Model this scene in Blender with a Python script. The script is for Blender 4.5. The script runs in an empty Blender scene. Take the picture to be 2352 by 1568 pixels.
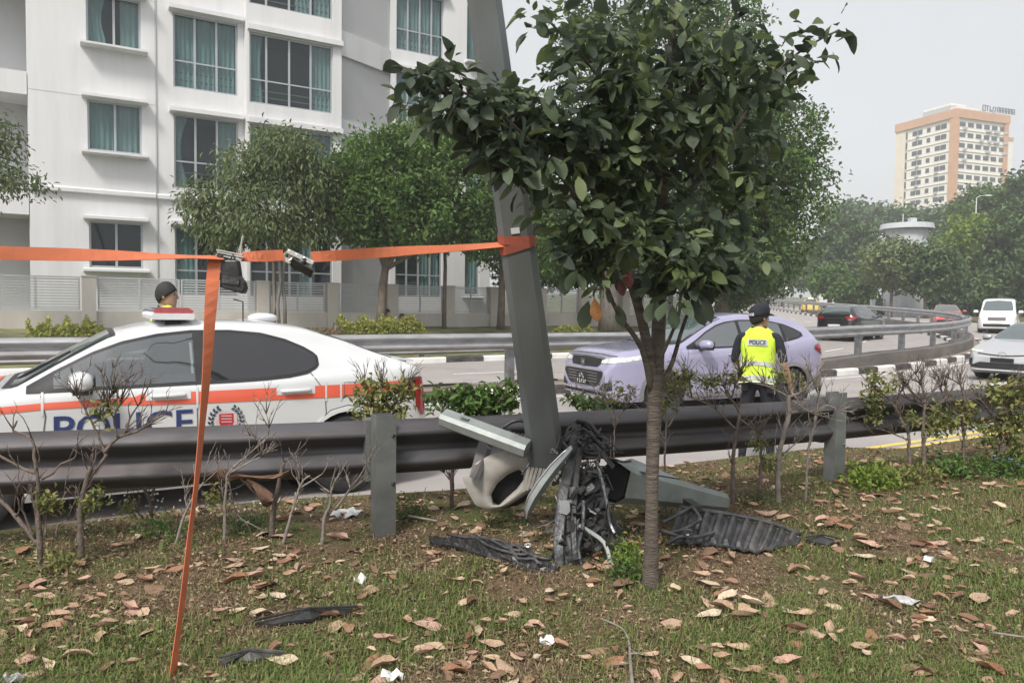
import bpy, math, random
import numpy as np
from mathutils import Vector, Matrix
from mathutils.bvhtree import BVHTree

# ------------------------------------------------------------------ camera, world, sun, exposure
SC = bpy.context.scene
COL = SC.collection
EYE = 1.65
FPX = 1700.0            # focal length in pixels of a 2352 px wide picture
PITCH = math.atan(79.0 / FPX)
ROLL = 0.012

cam_data = bpy.data.cameras.new('camera')
cam = bpy.data.objects.new('camera', cam_data)
COL.objects.link(cam)
cam_data.sensor_width = 36.0
cam_data.lens = 36.0 * FPX / 2352.0
cam_data.clip_start = 0.05
cam_data.clip_end = 3000.0
CAM_R = Matrix.Rotation(math.pi / 2 - PITCH, 3, 'X') @ Matrix.Rotation(ROLL, 3, 'Z')
cam.location = (0, 0, EYE)
cam.rotation_euler = CAM_R.to_euler()
SC.camera = cam

SUN_EL, SUN_AZ = math.radians(50), math.radians(-155)     # azimuth from +Y towards +X
world = bpy.data.worlds.new('World')
SC.world = world
world.use_nodes = True
wn = world.node_tree.nodes
wl = world.node_tree.links
wn.clear()
w_out = wn.new('ShaderNodeOutputWorld')
w_bg = wn.new('ShaderNodeBackground')
w_sky = wn.new('ShaderNodeTexSky')
w_sky.sky_type = 'NISHITA'
w_sky.sun_disc = False
w_sky.sun_elevation = SUN_EL
w_sky.sun_rotation = SUN_AZ
w_sky.air_density = 1.0
w_sky.dust_density = 6.0
w_sky.ozone_density = 1.0
w_hsv = wn.new('ShaderNodeHueSaturation')
w_hsv.inputs['Saturation'].default_value = 0.14
w_bg.inputs['Strength'].default_value = 0.096
# high thin cloud: the whole dome is pulled towards one pale grey
w_mix = wn.new('ShaderNodeMix')
w_mix.data_type = 'RGBA'
w_mix.inputs[0].default_value = 0.62
w_mix.inputs[7].default_value = (5.75, 5.9, 6.2, 1.0)
wl.new(w_sky.outputs['Color'], w_hsv.inputs['Color'])
wl.new(w_hsv.outputs['Color'], w_mix.inputs[6])
w_tc = wn.new('ShaderNodeTexCoord')
w_nz = wn.new('ShaderNodeTexNoise')
w_nz.inputs['Scale'].default_value = 2.6
w_nz.inputs['Detail'].default_value = 5
w_mr = wn.new('ShaderNodeMapRange')
w_mr.inputs['To Min'].default_value = 0.90
w_mr.inputs['To Max'].default_value = 1.10
w_sc = wn.new('ShaderNodeVectorMath')
w_sc.operation = 'SCALE'
wl.new(w_tc.outputs['Generated'], w_nz.inputs['Vector'])
wl.new(w_nz.outputs['Fac'], w_mr.inputs['Value'])
wl.new(w_mix.outputs[2], w_sc.inputs[0])
wl.new(w_mr.outputs['Result'], w_sc.inputs['Scale'])
wl.new(w_sc.outputs['Vector'], w_bg.inputs['Color'])
wl.new(w_bg.outputs['Background'], w_out.inputs['Surface'])

sun_data = bpy.data.lights.new('sun', 'SUN')
sun = bpy.data.objects.new('sun', sun_data)
COL.objects.link(sun)
sun_data.energy = 2.2
sun_data.angle = math.radians(12)
sun_data.color = (1.0, 0.95, 0.87)
sun_dir = Vector((math.sin(SUN_AZ) * math.cos(SUN_EL), math.cos(SUN_AZ) * math.cos(SUN_EL), math.sin(SUN_EL)))
sun.rotation_euler = sun_dir.to_track_quat('Z', 'Y').to_euler()

SC.view_settings.view_transform = 'Standard'
SC.view_settings.look = 'None'
SC.view_settings.gamma = 1.0
SC.view_settings.use_curve_mapping = False
SC.view_settings.exposure = 0.80
SC.cycles.max_bounces = 6
SC.cycles.transparent_max_bounces = 6

RNG = random.Random(7)
NR = np.random.default_rng(11)

# ------------------------------------------------------------------ pixel -> place helpers (pixels of the 2352x1568 view of the photograph)
def ray(px, py):
    return CAM_R @ Vector(((px - 1176) / FPX, -(py - 784) / FPX, -1.0))

def P(px, py, dep):
    r = ray(px, py)
    return Vector((0, 0, EYE)) + r * (dep / r.y)

def G(px, py, z=0.0):
    r = ray(px, py)
    return Vector((0, 0, EYE)) + r * ((z - EYE) / r.z)

# ------------------------------------------------------------------ materials
MATS = {}
def mat(name, color, rough=0.6, metal=0.0, var=0.12, scale=6.0, bump=0.0, bscale=None, spec=0.5,
        dirt=None, dirt_amt=0.0, dirt_scale=2.0, coat=0.0, stretch=None, detail=4.0):
    if name in MATS:
        return MATS[name]
    m = bpy.data.materials.new(name)
    m.use_nodes = True
    nt = m.node_tree
    n, l = nt.nodes, nt.links
    b = n['Principled BSDF']
    b.inputs['Roughness'].default_value = rough
    b.inputs['Metallic'].default_value = metal
    b.inputs['Specular IOR Level'].default_value = spec
    if coat:
        b.inputs['Coat Weight'].default_value = coat
        b.inputs['Coat Roughness'].default_value = 0.05
    tc = n.new('ShaderNodeTexCoord')
    src = tc.outputs['Object']
    if stretch:
        mp = n.new('ShaderNodeMapping')
        mp.inputs['Scale'].default_value = stretch
        l.new(src, mp.inputs['Vector'])
        src = mp.outputs['Vector']
    nz = n.new('ShaderNodeTexNoise')
    nz.inputs['Scale'].default_value = scale
    nz.inputs['Detail'].default_value = detail
    l.new(src, nz.inputs['Vector'])
    rp = n.new('ShaderNodeValToRGB')
    c = color
    lo = [max(0, v * (1 - var)) for v in c[:3]] + [1]
    hi = [min(1, v * (1 + var)) for v in c[:3]] + [1]
    rp.color_ramp.elements[0].position = 0.3
    rp.color_ramp.elements[1].position = 0.7
    rp.color_ramp.elements[0].color = lo
    rp.color_ramp.elements[1].color = hi
    l.new(nz.outputs['Fac'], rp.inputs['Fac'])
    colo = rp.outputs['Color']
    if dirt:
        dz = n.new('ShaderNodeTexNoise')
        dz.inputs['Scale'].default_value = dirt_scale
        dz.inputs['Detail'].default_value = 8
        dz.inputs['Roughness'].default_value = 0.7
        l.new(src, dz.inputs['Vector'])
        dr = n.new('ShaderNodeMapRange')
        dr.inputs['From Min'].default_value = 0.45
        dr.inputs['From Max'].default_value = 0.75
        dr.inputs['To Max'].default_value = dirt_amt
        l.new(dz.outputs['Fac'], dr.inputs['Value'])
        mx = n.new('ShaderNodeMix')
        mx.data_type = 'RGBA'
        l.new(dr.outputs['Result'], mx.inputs[0])
        l.new(colo, mx.inputs[6])
        mx.inputs[7].default_value = list(dirt[:3]) + [1]
        colo = mx.outputs[2]
    l.new(colo, b.inputs['Base Color'])
    if bump:
        bz = n.new('ShaderNodeTexNoise')
        bz.inputs['Scale'].default_value = bscale or scale * 4
        bz.inputs['Detail'].default_value = 5
        l.new(src, bz.inputs['Vector'])
        bp = n.new('ShaderNodeBump')
        bp.inputs['Strength'].default_value = bump
        bp.inputs['Distance'].default_value = 0.02
        l.new(bz.outputs['Fac'], bp.inputs['Height'])
        l.new(bp.outputs['Normal'], b.inputs['Normal'])
    MATS[name] = m
    return m

def leaf_mat(name, cols, rough=0.55, trans=0.3, spec=0.35):
    """colours along the per-leaf random attribute 'tone'"""
    if name in MATS:
        return MATS[name]
    m = bpy.data.materials.new(name)
    m.use_nodes = True
    nt = m.node_tree
    n, l = nt.nodes, nt.links
    b = n['Principled BSDF']
    out = n['Material Output']
    at = n.new('ShaderNodeAttribute')
    at.attribute_name = 'tone'
    rp = n.new('ShaderNodeValToRGB')
    els = rp.color_ramp.elements
    while len(els) < len(cols):
        els.new(0.5)
    for i, c in enumerate(cols):
        els[i].position = i / (len(cols) - 1)
        els[i].color = list(c) + [1]
    l.new(at.outputs['Fac'], rp.inputs['Fac'])
    l.new(rp.outputs['Color'], b.inputs['Base Color'])
    b.inputs['Roughness'].default_value = rough
    b.inputs['Specular IOR Level'].default_value = spec
    if trans > 0:
        t = n.new('ShaderNodeBsdfTranslucent')
        g = n.new('ShaderNodeGamma')
        g.inputs['Gamma'].default_value = 0.85
        l.new(rp.outputs['Color'], g.inputs['Color'])
        l.new(g.outputs['Color'], t.inputs['Color'])
        ms = n.new('ShaderNodeMixShader')
        ms.inputs[0].default_value = trans
        l.new(b.outputs[0], ms.inputs[1])
        l.new(t.outputs[0], ms.inputs[2])
        l.new(ms.outputs[0], out.inputs['Surface'])
    MATS[name] = m
    return m

def glass_mat(name, color, rough=0.04, trans=0.0, spec=0.8, metal=0.0):
    """window glass: dark reflecting pane, partly see-through when trans > 0"""
    if name in MATS:
        return MATS[name]
    m = bpy.data.materials.new(name)
    m.use_nodes = True
    nt = m.node_tree
    b = nt.nodes['Principled BSDF']
    b.inputs['Base Color'].default_value = list(color) + [1]
    b.inputs['Roughness'].default_value = rough
    b.inputs['Specular IOR Level'].default_value = spec
    b.inputs['Metallic'].default_value = metal
    nz = nt.nodes.new('ShaderNodeTexNoise')
    nz.inputs['Scale'].default_value = 0.7
    bp = nt.nodes.new('ShaderNodeBump')
    bp.inputs['Strength'].default_value = 0.04
    tc = nt.nodes.new('ShaderNodeTexCoord')
    nt.links.new(tc.outputs['Object'], nz.inputs['Vector'])
    nt.links.new(nz.outputs['Fac'], bp.inputs['Height'])
    nt.links.new(bp.outputs['Normal'], b.inputs['Normal'])
    if trans > 0:
        t = nt.nodes.new('ShaderNodeBsdfTransparent')
        t.inputs['Color'].default_value = (0.80, 0.88, 0.88, 1)
        ms = nt.nodes.new('ShaderNodeMixShader')
        ms.inputs[0].default_value = trans
        nt.links.new(b.outputs[0], ms.inputs[1])
        nt.links.new(t.outputs[0], ms.inputs[2])
        nt.links.new(ms.outputs[0], nt.nodes['Material Output'].inputs['Surface'])
    MATS[name] = m
    return m

# ------------------------------------------------------------------ mesh collecting
class MB:
    def __init__(self):
        self.v, self.f, self.mi = [], [], []
        self.cur = 0
    def add(self, vs, fs):
        o = len(self.v)
        self.v.extend([tuple(p) for p in vs])
        self.f.extend([tuple(i + o for i in q) for q in fs])
        self.mi.extend([self.cur] * len(fs))
        return self
    def box(self, c, s, R=None):
        hx, hy, hz = s[0] / 2, s[1] / 2, s[2] / 2
        vs = [Vector((x, y, z)) for x in (-hx, hx) for y in (-hy, hy) for z in (-hz, hz)]
        if R is not None:
            vs = [R @ p for p in vs]
        c = Vector(c)
        vs = [p + c for p in vs]
        return self.add(vs, [(0, 1, 3, 2), (4, 6, 7, 5), (0, 4, 5, 1), (2, 3, 7, 6), (0, 2, 6, 4), (1, 5, 7, 3)])
    def bar(self, a, b, w, h, up=(0, 0, 1)):
        a, b = Vector(a), Vector(b)
        d = (b - a)
        L = d.length
        x = d.normalized()
        y = Vector(up).cross(x)
        if y.length < 1e-5:
            y = Vector((1, 0, 0)).cross(x)
        y.normalize()
        z = x.cross(y)
        R = Matrix((x, y, z)).transposed()
        return self.box((a + b) / 2, (L, w, h), R)
    def tube(self, pts, rad, n=8, cap=True):
        pts = [Vector(p) for p in pts]
        if not hasattr(rad, '__len__'):
            rad = [rad] * len(pts)
        vs, fs = [], []
        prev = None
        for i, p in enumerate(pts):
            d = (pts[min(i + 1, len(pts) - 1)] - pts[max(i - 1, 0)]).normalized()
            if prev is None:
                a = Vector((0, 0, 1)) if abs(d.z) < 0.9 else Vector((1, 0, 0))
                u = a.cross(d).normalized()
            else:
                u = (prev - d * prev.dot(d))
                if u.length < 1e-6:
                    u = Vector((1, 0, 0)).cross(d)
                u.normalize()
            prev = u
            w = d.cross(u)
            for k in range(n):
                t = 2 * math.pi * k / n
                vs.append(p + (u * math.cos(t) + w * math.sin(t)) * rad[i])
        for i in range(len(pts) - 1):
            for k in range(n):
                a, b = i * n + k, i * n + (k + 1) % n
                fs.append((a, b, b + n, a + n))
        if cap:
            fs.append(tuple(range(n))[::-1])
            fs.append(tuple(range((len(pts) - 1) * n, len(pts) * n)))
        return self.add(vs, fs)
    def loft(self, rings, closed=True, cap=True):
        n = len(rings[0])
        vs = [p for r in rings for p in r]
        fs = []
        for i in range(len(rings) - 1):
            for k in range(n if closed else n - 1):
                a, b = i * n + k, i * n + (k + 1) % n
                fs.append((a, b, b + n, a + n))
        if cap and closed:
            fs.append(tuple(range(n))[::-1])
            fs.append(tuple(range((len(rings) - 1) * n, len(rings) * n)))
        return self.add(vs, fs)
    def prism(self, poly, T, depth):
        """poly: list of (a,b); T maps (a,b,c)->world; extruded c 0..depth"""
        n = len(poly)
        vs = [T(a, b, 0) for a, b in poly] + [T(a, b, depth) for a, b in poly]
        fs = [tuple(range(n))[::-1], tuple(range(n, 2 * n))]
        fs += [(i, (i + 1) % n, (i + 1) % n + n, i + n) for i in range(n)]
        return self.add(vs, fs)
    def quad(self, a, b, c, d):
        return self.add([a, b, c, d], [(0, 1, 2, 3)])
    def ball(self, c, r, nu=10, nv=6, R=None):
        c = Vector(c)
        if not hasattr(r, '__len__'):
            r = (r, r, r)
        rings = []
        for j in range(1, nv):
            th = math.pi * j / nv
            ring = []
            for k in range(nu):
                ph = 2 * math.pi * k / nu
                p = Vector((r[0] * math.sin(th) * math.cos(ph), r[1] * math.sin(th) * math.sin(ph), -r[2] * math.cos(th)))
                ring.append(c + (R @ p if R is not None else p))
            rings.append(ring)
        return self.loft(rings)
    def build(self, name, m, parent=None, smooth=False, angle=None):
        me = bpy.data.meshes.new(name)
        me.from_pydata(self.v, [], self.f)
        ms = m if isinstance(m, (list, tuple)) else [m]
        for q in ms:
            me.materials.append(q)
        if len(ms) > 1:
            me.polygons.foreach_set('material_index', self.mi)
        if smooth:
            me.polygons.foreach_set('use_smooth', [True] * len(me.polygons))
            if angle:
                me.set_sharp_from_angle(angle=math.radians(angle))
        me.update()
        o = bpy.data.objects.new(name, me)
        COL.objects.link(o)
        if parent is not None:
            o.parent = parent
        return o

def np_mesh(name, verts, faces, m, parent=None, tone=None, smooth=False):
    """verts (N,3), faces (M,k) numpy"""
    me = bpy.data.meshes.new(name)
    k = faces.shape[1]
    me.vertices.add(len(verts))
    me.vertices.foreach_set('co', verts.astype(np.float32).ravel())
    me.loops.add(faces.size)
    me.loops.foreach_set('vertex_index', faces.astype(np.int32).ravel())
    me.polygons.add(len(faces))
    me.polygons.foreach_set('loop_start', np.arange(0, faces.size, k, dtype=np.int32))
    if smooth:
        me.polygons.foreach_set('use_smooth', np.ones(len(faces), dtype=bool))
    me.materials.append(m)
    if tone is not None:
        a = me.attributes.new('tone', 'FLOAT', 'FACE')
        a.data.foreach_set('value', tone.astype(np.float32))
    me.update(calc_edges=True)
    me.validate()
    o = bpy.data.objects.new(name, me)
    COL.objects.link(o)
    if parent is not None:
        o.parent = parent
    return o

def tag(o, label=None, cat=None, group=None, kind=None):
    if label: o['label'] = label
    if cat: o['category'] = cat
    if group: o['group'] = group
    if kind: o['kind'] = kind
    return o

def thing(name, label, cat, loc=(0, 0, 0), rz=0.0, group=None):
    o = bpy.data.objects.new(name, None)
    COL.objects.link(o)
    o.location = loc
    o.rotation_euler = (0, 0, rz)
    o.empty_display_size = 0.2
    return tag(o, label, cat, group)

def kids(o):
    return [c for c in list(COL.objects) if c.parent == o]

def copy_tree(o, parent=None):
    c = o.copy()
    COL.objects.link(c)
    c.parent = parent
    for ch in kids(o):
        copy_tree(ch, c)
    return c

def smooth_path(pts, step=0.5):
    """catmull-rom through pts, resampled"""
    pts = [Vector(p) for p in pts]
    out = []
    for i in range(len(pts) - 1):
        p0 = pts[max(i - 1, 0)]; p1 = pts[i]; p2 = pts[i + 1]; p3 = pts[min(i + 2, len(pts) - 1)]
        n = max(2, int((p2 - p1).length / step))
        for k in range(n):
            t = k / n
            out.append(0.5 * ((2 * p1) + (p2 - p0) * t + (2 * p0 - 5 * p1 + 4 * p2 - p3) * t * t + (3 * p1 - p0 - 3 * p2 + p3) * t ** 3))
    out.append(pts[-1])
    return out

def offset_path(path, d):
    """path in plan moved to its left by d"""
    out = []
    for i, p in enumerate(path):
        t = (path[min(i + 1, len(path) - 1)] - path[max(i - 1, 0)])
        n = Vector((-t.y, t.x, 0)).normalized()
        out.append(p + n * d)
    return out

def resample(path, step):
    out = [path[0].copy()]
    acc = 0.0
    for a, b in zip(path[:-1], path[1:]):
        L = (b - a).length
        while acc + L >= step and L > 1e-9:
            t = (step - acc) / L
            a = a.lerp(b, t)
            out.append(a.copy())
            L = (b - a).length
            acc = 0.0
        acc += L
    return out
# ------------------------------------------------------------------ ground and roads
def zroad(y):
    t = max(0.0, y - 20.0)
    return 0.025 * t * min(1.0, t / 12.0) if t < 12 else 0.025 * t

def V3(x, y): return Vector((x, y, 0))
K0 = smooth_path([V3(-26, -8.6), V3(-12, -.86), V3(-6, 2.47), V3(-.71, 5.4), V3(4.75, 8.4), V3(10, 11.8), V3(16, 16.5), V3(22, 22.5), V3(28, 31), V3(32, 42), V3(34.5, 55), V3(37.5, 75), V3(43, 105), V3(50, 140), V3(66, 220)], 0.5)
K1 = smooth_path([V3(-26, -1.9), V3(-14, 5.3), V3(-8, 8.85), V3(-1.34, 12.8), V3(8.9, 19.2), V3(16.5, 26.3), V3(20.8, 33), V3(23.8, 42), V3(26.3, 55), V3(29.5, 75), V3(35, 105), V3(42, 140), V3(58, 220)], 0.5)
K2 = offset_path(K1, 1.25)
K3 = offset_path(K1, 7.9)

def lift(path, dz=0.0):
    return [Vector((p.x, p.y, zroad(p.y) + dz)) for p in path]

def resample_n(path, n):
    d = [0.0]
    for a, b in zip(path[:-1], path[1:]):
        d.append(d[-1] + (b - a).length)
    xs = np.array([p.x for p in path]); ys = np.array([p.y for p in path]); d = np.array(d)
    t = np.linspace(0, 1, n) ** 1.6 * d[-1]
    return [Vector((x, y, 0)) for x, y in zip(np.interp(t, d, xs), np.interp(t, d, ys))]

def strip(name, pa, pb, m, dz, cols=6, n=160, kind='structure'):
    a, b = resample_n(pa, n), resample_n(pb, n)
    mb = MB()
    rings = []
    for p, q in zip(a, b):
        ring = []
        for k in range(cols + 1):
            r = p.lerp(q, k / cols)
            ring.append(Vector((r.x, r.y, zroad(r.y) + dz)))
        rings.append(ring)
    mb.loft(rings, closed=False)
    return tag(mb.build(name, m, smooth=True), kind=kind)

asphalt = mat('asphalt', (0.33, 0.305, 0.295), rough=0.9, var=0.10, scale=1.3, bump=0.35, bscale=160, dirt=(0.25, 0.228, 0.22), dirt_amt=0.5, dirt_scale=0.35, detail=9)
white_paint = mat('road_paint', (0.78, 0.78, 0.75), rough=0.7, var=0.08, scale=9, dirt=(0.4, 0.38, 0.36), dirt_amt=0.7, dirt_scale=6)
yellow_paint = mat('yellow_road_paint', (0.72, 0.52, 0.10), rough=0.7, var=0.1, scale=9, dirt=(0.35, 0.3, 0.2), dirt_amt=0.7, dirt_scale=8)

strip('near_road', K0, K1, asphalt, 0.0)
strip('far_road', K2, K3, asphalt, 0.0)

# wide ground sheet to the horizon
def ground_sheet():
    xs = np.concatenate([np.linspace(-900, -80, 8), np.linspace(-60, 120, 46), np.linspace(160, 900, 8)])
    ys = np.concatenate([np.linspace(-60, 0, 4), np.linspace(8, 240, 59), np.linspace(300, 1500, 8)])
    vs, fs = [], []
    for y in ys:
        for x in xs:
            vs.append((x, y, min(zroad(y), 9.0) - 0.05))
    n = len(xs)
    for j in range(len(ys) - 1):
        for i in range(n - 1):
            a = j * n + i
            fs.append((a, a + 1, a + n + 1, a + n))
    mb = MB(); mb.add(vs, fs)
    return tag(mb.build('ground', mat('far_grass', (0.10, 0.12, 0.05), rough=0.95, var=0.3, scale=0.25, dirt=(0.16, 0.13, 0.08), dirt_amt=0.6, dirt_scale=0.1), smooth=True), kind='structure')
ground_sheet()

# near grass verge, falling to the kerb
K0n = np.array([(p.x, p.y) for p in K0])
def kerb_dist(x, y):
    """signed distance to the near kerb, positive on the verge side"""
    a, b = K0n[:-1], K0n[1:]
    d = b - a
    L2 = (d ** 2).sum(1)
    p = np.array([x, y])
    t = np.clip(((p - a) * d).sum(1) / L2, 0, 1)
    q = a + d * t[:, None] - p
    i = int((q ** 2).sum(1).argmin())
    s = d[i, 0] * (p[1] - a[i, 1]) - d[i, 1] * (p[0] - a[i, 0])
    dist = math.sqrt((q[i] ** 2).sum())
    return dist if s < 0 else -dist

def bumps(x, y):
    return 0.012 * math.sin(x * 3.1 + 1.7 * y) + 0.010 * math.sin(5.3 * y - 2.2 * x + 1) + 0.006 * math.sin(11 * x + 7 * y)

def edge_h(x):
    """the soil has washed up over the kerb except at both ends"""
    a = min(1, max(0, (x + 3.45) / .5)); b = min(1, max(0, (4.6 - x) / 1.6))
    c = min(1, max(0, (-.4 - x) / 1.2))
    return 0.13 + (0.13 + .08 * c) * a * a * (3 - 2 * a) * b * b * (3 - 2 * b)

def verge_z(x, y):
    t = kerb_dist(x, y)
    if t <= 0: return zroad(y)
    e = edge_h(x)
    h = e + (0.33 - e) * min(1.0, max(0.0, (t - 0.15) / 1.0))
    return zroad(y) + h + bumps(x, y) * min(1.0, t / 0.5)

def soil_mat():
    m = bpy.data.materials.new('verge_soil')
    m.use_nodes = True
    nt = m.node_tree; n, l = nt.nodes, nt.links
    b = n['Principled BSDF']; b.inputs['Roughness'].default_value = 0.95; b.inputs['Specular IOR Level'].default_value = 0.15
    tc = n.new('ShaderNodeTexCoord')
    def noise(s, d=6, r=0.6):
        z = n.new('ShaderNodeTexNoise'); z.inputs['Scale'].default_value = s; z.inputs['Detail'].default_value = d; z.inputs['Roughness'].default_value = r
        l.new(tc.outputs['Object'], z.inputs['Vector']); return z
    def ramp(f, stops):
        r = n.new('ShaderNodeValToRGB'); e = r.color_ramp.elements
        while len(e) < len(stops): e.new(0.5)
        for i, (p, c) in enumerate(stops): e[i].position = p; e[i].color = list(c) + [1]
        l.new(f, r.inputs['Fac']); return r
    z1, z2, z3 = noise(2.2), noise(60, 8, 0.75), noise(18, 6, 0.7)
    r1 = ramp(z2.outputs['Fac'], [(0.3, (0.055, 0.038, 0.024)), (0.55, (0.16, 0.11, 0.07)), (0.75, (0.30, 0.22, 0.14))])
    r2 = ramp(z2.outputs['Fac'], [(0.3, (0.035, 0.045, 0.015)), (0.6, (0.10, 0.12, 0.04)), (0.8, (0.20, 0.18, 0.09))])
    f = ramp(z1.outputs['Fac'], [(0.42, (0, 0, 0)), (0.58, (1, 1, 1))])
    mx = n.new('ShaderNodeMix'); mx.data_type = 'RGBA'
    l.new(f.outputs['Color'], mx.inputs[0]); l.new(r1.outputs['Color'], mx.inputs[6]); l.new(r2.outputs['Color'], mx.inputs[7])
    l.new(mx.outputs[2], b.inputs['Base Color'])
    bp = n.new('ShaderNodeBump'); bp.inputs['Strength'].default_value = 0.8; bp.inputs['Distance'].default_value = 0.03
    l.new(z3.outputs['Fac'], bp.inputs['Height']); l.new(bp.outputs['Normal'], b.inputs['Normal'])
    return m

def verge():
    path = resample([p for p in K0 if p.x > -14 and p.y < 60], 0.35)
    ts = [0.0, 0.08, 0.2, 0.35, 0.5, 0.7, 0.9, 1.1, 1.4, 1.7, 2.0, 2.4, 2.8, 3.3, 3.8, 4.5, 5.3, 6.5, 8.0, 10.5, 14.0]
    rings = []
    nn = len(path)
    for i, p in enumerate(path):
        t = path[min(i + 1, nn - 1)] - path[max(i - 1, 0)]
        nv = Vector((t.y, -t.x, 0)).normalized()
        ring = []
        for s in ts:
            q = p + nv * s
            e = edge_h(p.x)
            h = e + (0.33 - e) * min(1.0, max(0.0, (s - 0.15) / 1.0))
            ring.append(Vector((q.x, q.y, zroad(p.y) + h + bumps(q.x, q.y) * min(1.0, s / 0.5))))
        rings.append(ring)
    mb = MB(); mb.loft(rings, closed=False)
    # kerb face
    low = [[Vector((r[0].x, r[0].y, r[0].z - 0.2)), r[0]] for r in rings]
    mb.loft(low, closed=False)
    return tag(mb.build('grass_verge', soil_mat(), smooth=True, angle=40), kind='structure')
verge()

# ------------------------------------------------------------------ kerbs of black and white blocks
blk = mat('kerb_black', (0.035, 0.035, 0.038), rough=0.75, var=0.3, scale=8, dirt=(0.25, 0.22, 0.2), dirt_amt=0.4, dirt_scale=5)
wht = mat('kerb_white', (0.78, 0.77, 0.74), rough=0.7, var=0.06, scale=8, dirt=(0.35, 0.31, 0.28), dirt_amt=0.5, dirt_scale=4)
conc = mat('concrete', (0.34, 0.32, 0.29), rough=0.9, var=0.2, scale=3, bump=0.3, dirt=(0.10, 0.09, 0.085), dirt_amt=0.8, dirt_scale=1.2)
dirty_conc = mat('stained_concrete', (0.17, 0.155, 0.14), rough=0.9, var=0.3, scale=2, bump=0.4, dirt=(0.05, 0.048, 0.045), dirt_amt=0.85, dirt_scale=1.0, stretch=(1, 1, 2.5))

def kerb_line(name, path, side, L, n_single, h=0.16, w=0.16):
    """row of painted kerb stones; side +1 = body to the left of the path"""
    pts = resample(path, L)
    root = thing(name, None, None)
    root['kind'] = 'structure'
    rest = [MB(), MB()]
    shared = {}
    for i in range(len(pts) - 1):
        a, b = pts[i], pts[i + 1]
        d = (b - a); ln = d.length
        ang = math.atan2(d.y, d.x)
        nv = Vector((-d.y, d.x, 0)).normalized() * side
        c = (a + b) / 2 + nv * (w / 2)
        z = zroad(c.y)
        if i < n_single:
            k = i % 2
            if k not in shared:
                mb = MB()
                g = 0.006
                prof = [(-w / 2, -0.1), (w / 2, -0.1), (w / 2, h), (-w / 2 + 0.03, h), (-w / 2, h - 0.035)]
                if side < 0: prof = [(-x, y) for x, y in prof][::-1]
                mb.prism(prof, lambda u, v, t: Vector((-L / 2 + g / 2 + t, u, v)), L - g)
                o = mb.build('kerb_stone', (wht, blk)[k], root)
                shared[k] = o
            else:
                o = shared[k].copy(); COL.objects.link(o); o.parent = root
            o.location = (c.x, c.y, z); o.rotation_euler = (0, 0, ang)
        else:
            rest[i % 2].bar(Vector((a.x, a.y, z + h / 2 - .05)) + nv * w / 2, Vector((b.x, b.y, zroad(b.y) + h / 2 - .05)) + nv * w / 2, w, h + .1)
    for k in range(2):
        if rest[k].v:
            o = rest[k].build('kerb_run', (wht, blk)[k], root); o['kind'] = 'stuff'
    return root

KS = 1.05
kp = [p for p in K1 if p.x > -10]
kerb_line('median_kerb', kp, 1, KS, 44)
kp3 = [p for p in K3 if p.x > -12]
kerb_line('far_kerb', kp3, 1, 1.25, 36)
kerb_line('median_back_kerb', [p for p in K2 if p.x > -10], -1, KS, 40)

# median: soil strip on the left, low concrete wall on the right
m_in, m_out = offset_path(K1, 0.16), offset_path(K1, 1.09)
strip('median_strip', [p for p in m_in if p.x > -20], [p for p in m_out if p.x > -20], mat('median_soil', (0.26, 0.20, 0.165), rough=0.95, var=0.3, scale=3, bump=0.5, bscale=30, dirt=(0.12, 0.10, 0.06), dirt_amt=0.7, dirt_scale=3), 0.13, cols=3)

def parapet(path, i0, w, h0, h1, name):
    mb = MB()
    rings = []
    for i, p in enumerate(path):
        q = path[min(i + 1, len(path) - 1)] - path[max(i - 1, 0)]
        nv = Vector((-q.y, q.x, 0)).normalized()
        z = zroad(p.y)
        h = h0 + (h1 - h0) * min(1, i / 8)
        a, b = p, p + nv * w
        rings.append([Vector((a.x, a.y, z + 0.1)), Vector((b.x, b.y, z + 0.1)), Vector((b.x, b.y, z + h)), Vector((a.x, a.y, z + h))])
    mb.loft(rings)
    return tag(mb.build(name, dirty_conc), label='low stained concrete wall carrying the steel rail along the median', cat='low wall')
wp = [p for p in offset_path(K1, 0.42) if p.x > 4.0 and p.y < 70]
parapet(resample(wp, 1.0), 0, 0.5, 0.2, 0.47, 'low_wall')

# ------------------------------------------------------------------ road markings
def dash(path, off, L, gap, w, m, name, n=40, start=0.0, dz=0.004):
    pts = resample(offset_path(path, off), 0.25)
    acc = -start
    i = 0
    per = int((L + gap) / 0.25); ln = int(L / 0.25)
    i = int(start / 0.25)
    objs = 0
    while i + ln < len(pts) and objs < n:
        mb = MB(); rings = []
        for k in range(i, i + ln + 1):
            p = pts[k]; t = pts[min(k + 1, len(pts) - 1)] - pts[max(k - 1, 0)]
            nv = Vector((-t.y, t.x, 0)).normalized() * (w / 2)
            z = zroad(p.y) + dz
            rings.append([Vector((p.x - nv.x, p.y - nv.y, z)), Vector((p.x + nv.x, p.y + nv.y, z))])
        mb.loft(rings, closed=False)
        tag(mb.build(name, m), kind='structure')
        objs += 1
        i += per
near_mid = [p for p in K0 if p.x > -9]
dash(near_mid, 3.5, 2.0, 3.5, 0.11, white_paint, 'lane_marking', 14, start=2.3)
dash([p for p in K3 if p.x > -9], -3.4, 2.0, 3.5, 0.11, white_paint, 'lane_marking', 14, start=1.0)
for off in (0.42, 0.62):
    dash([p for p in K0 if p.x > -12 and p.y < 60], off, 70.0, 1.0, 0.10, yellow_paint, 'yellow_line', 1)
dash([p for p in K1 if p.x > -12 and p.y < 70], -0.35, 75.0, 1.0, 0.09, white_paint, 'edge_line', 1)
dash([p for p in K3 if p.x > -12 and p.y < 70], -0.4, 70.0, 1.0, 0.09, white_paint, 'edge_line', 1)

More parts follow.
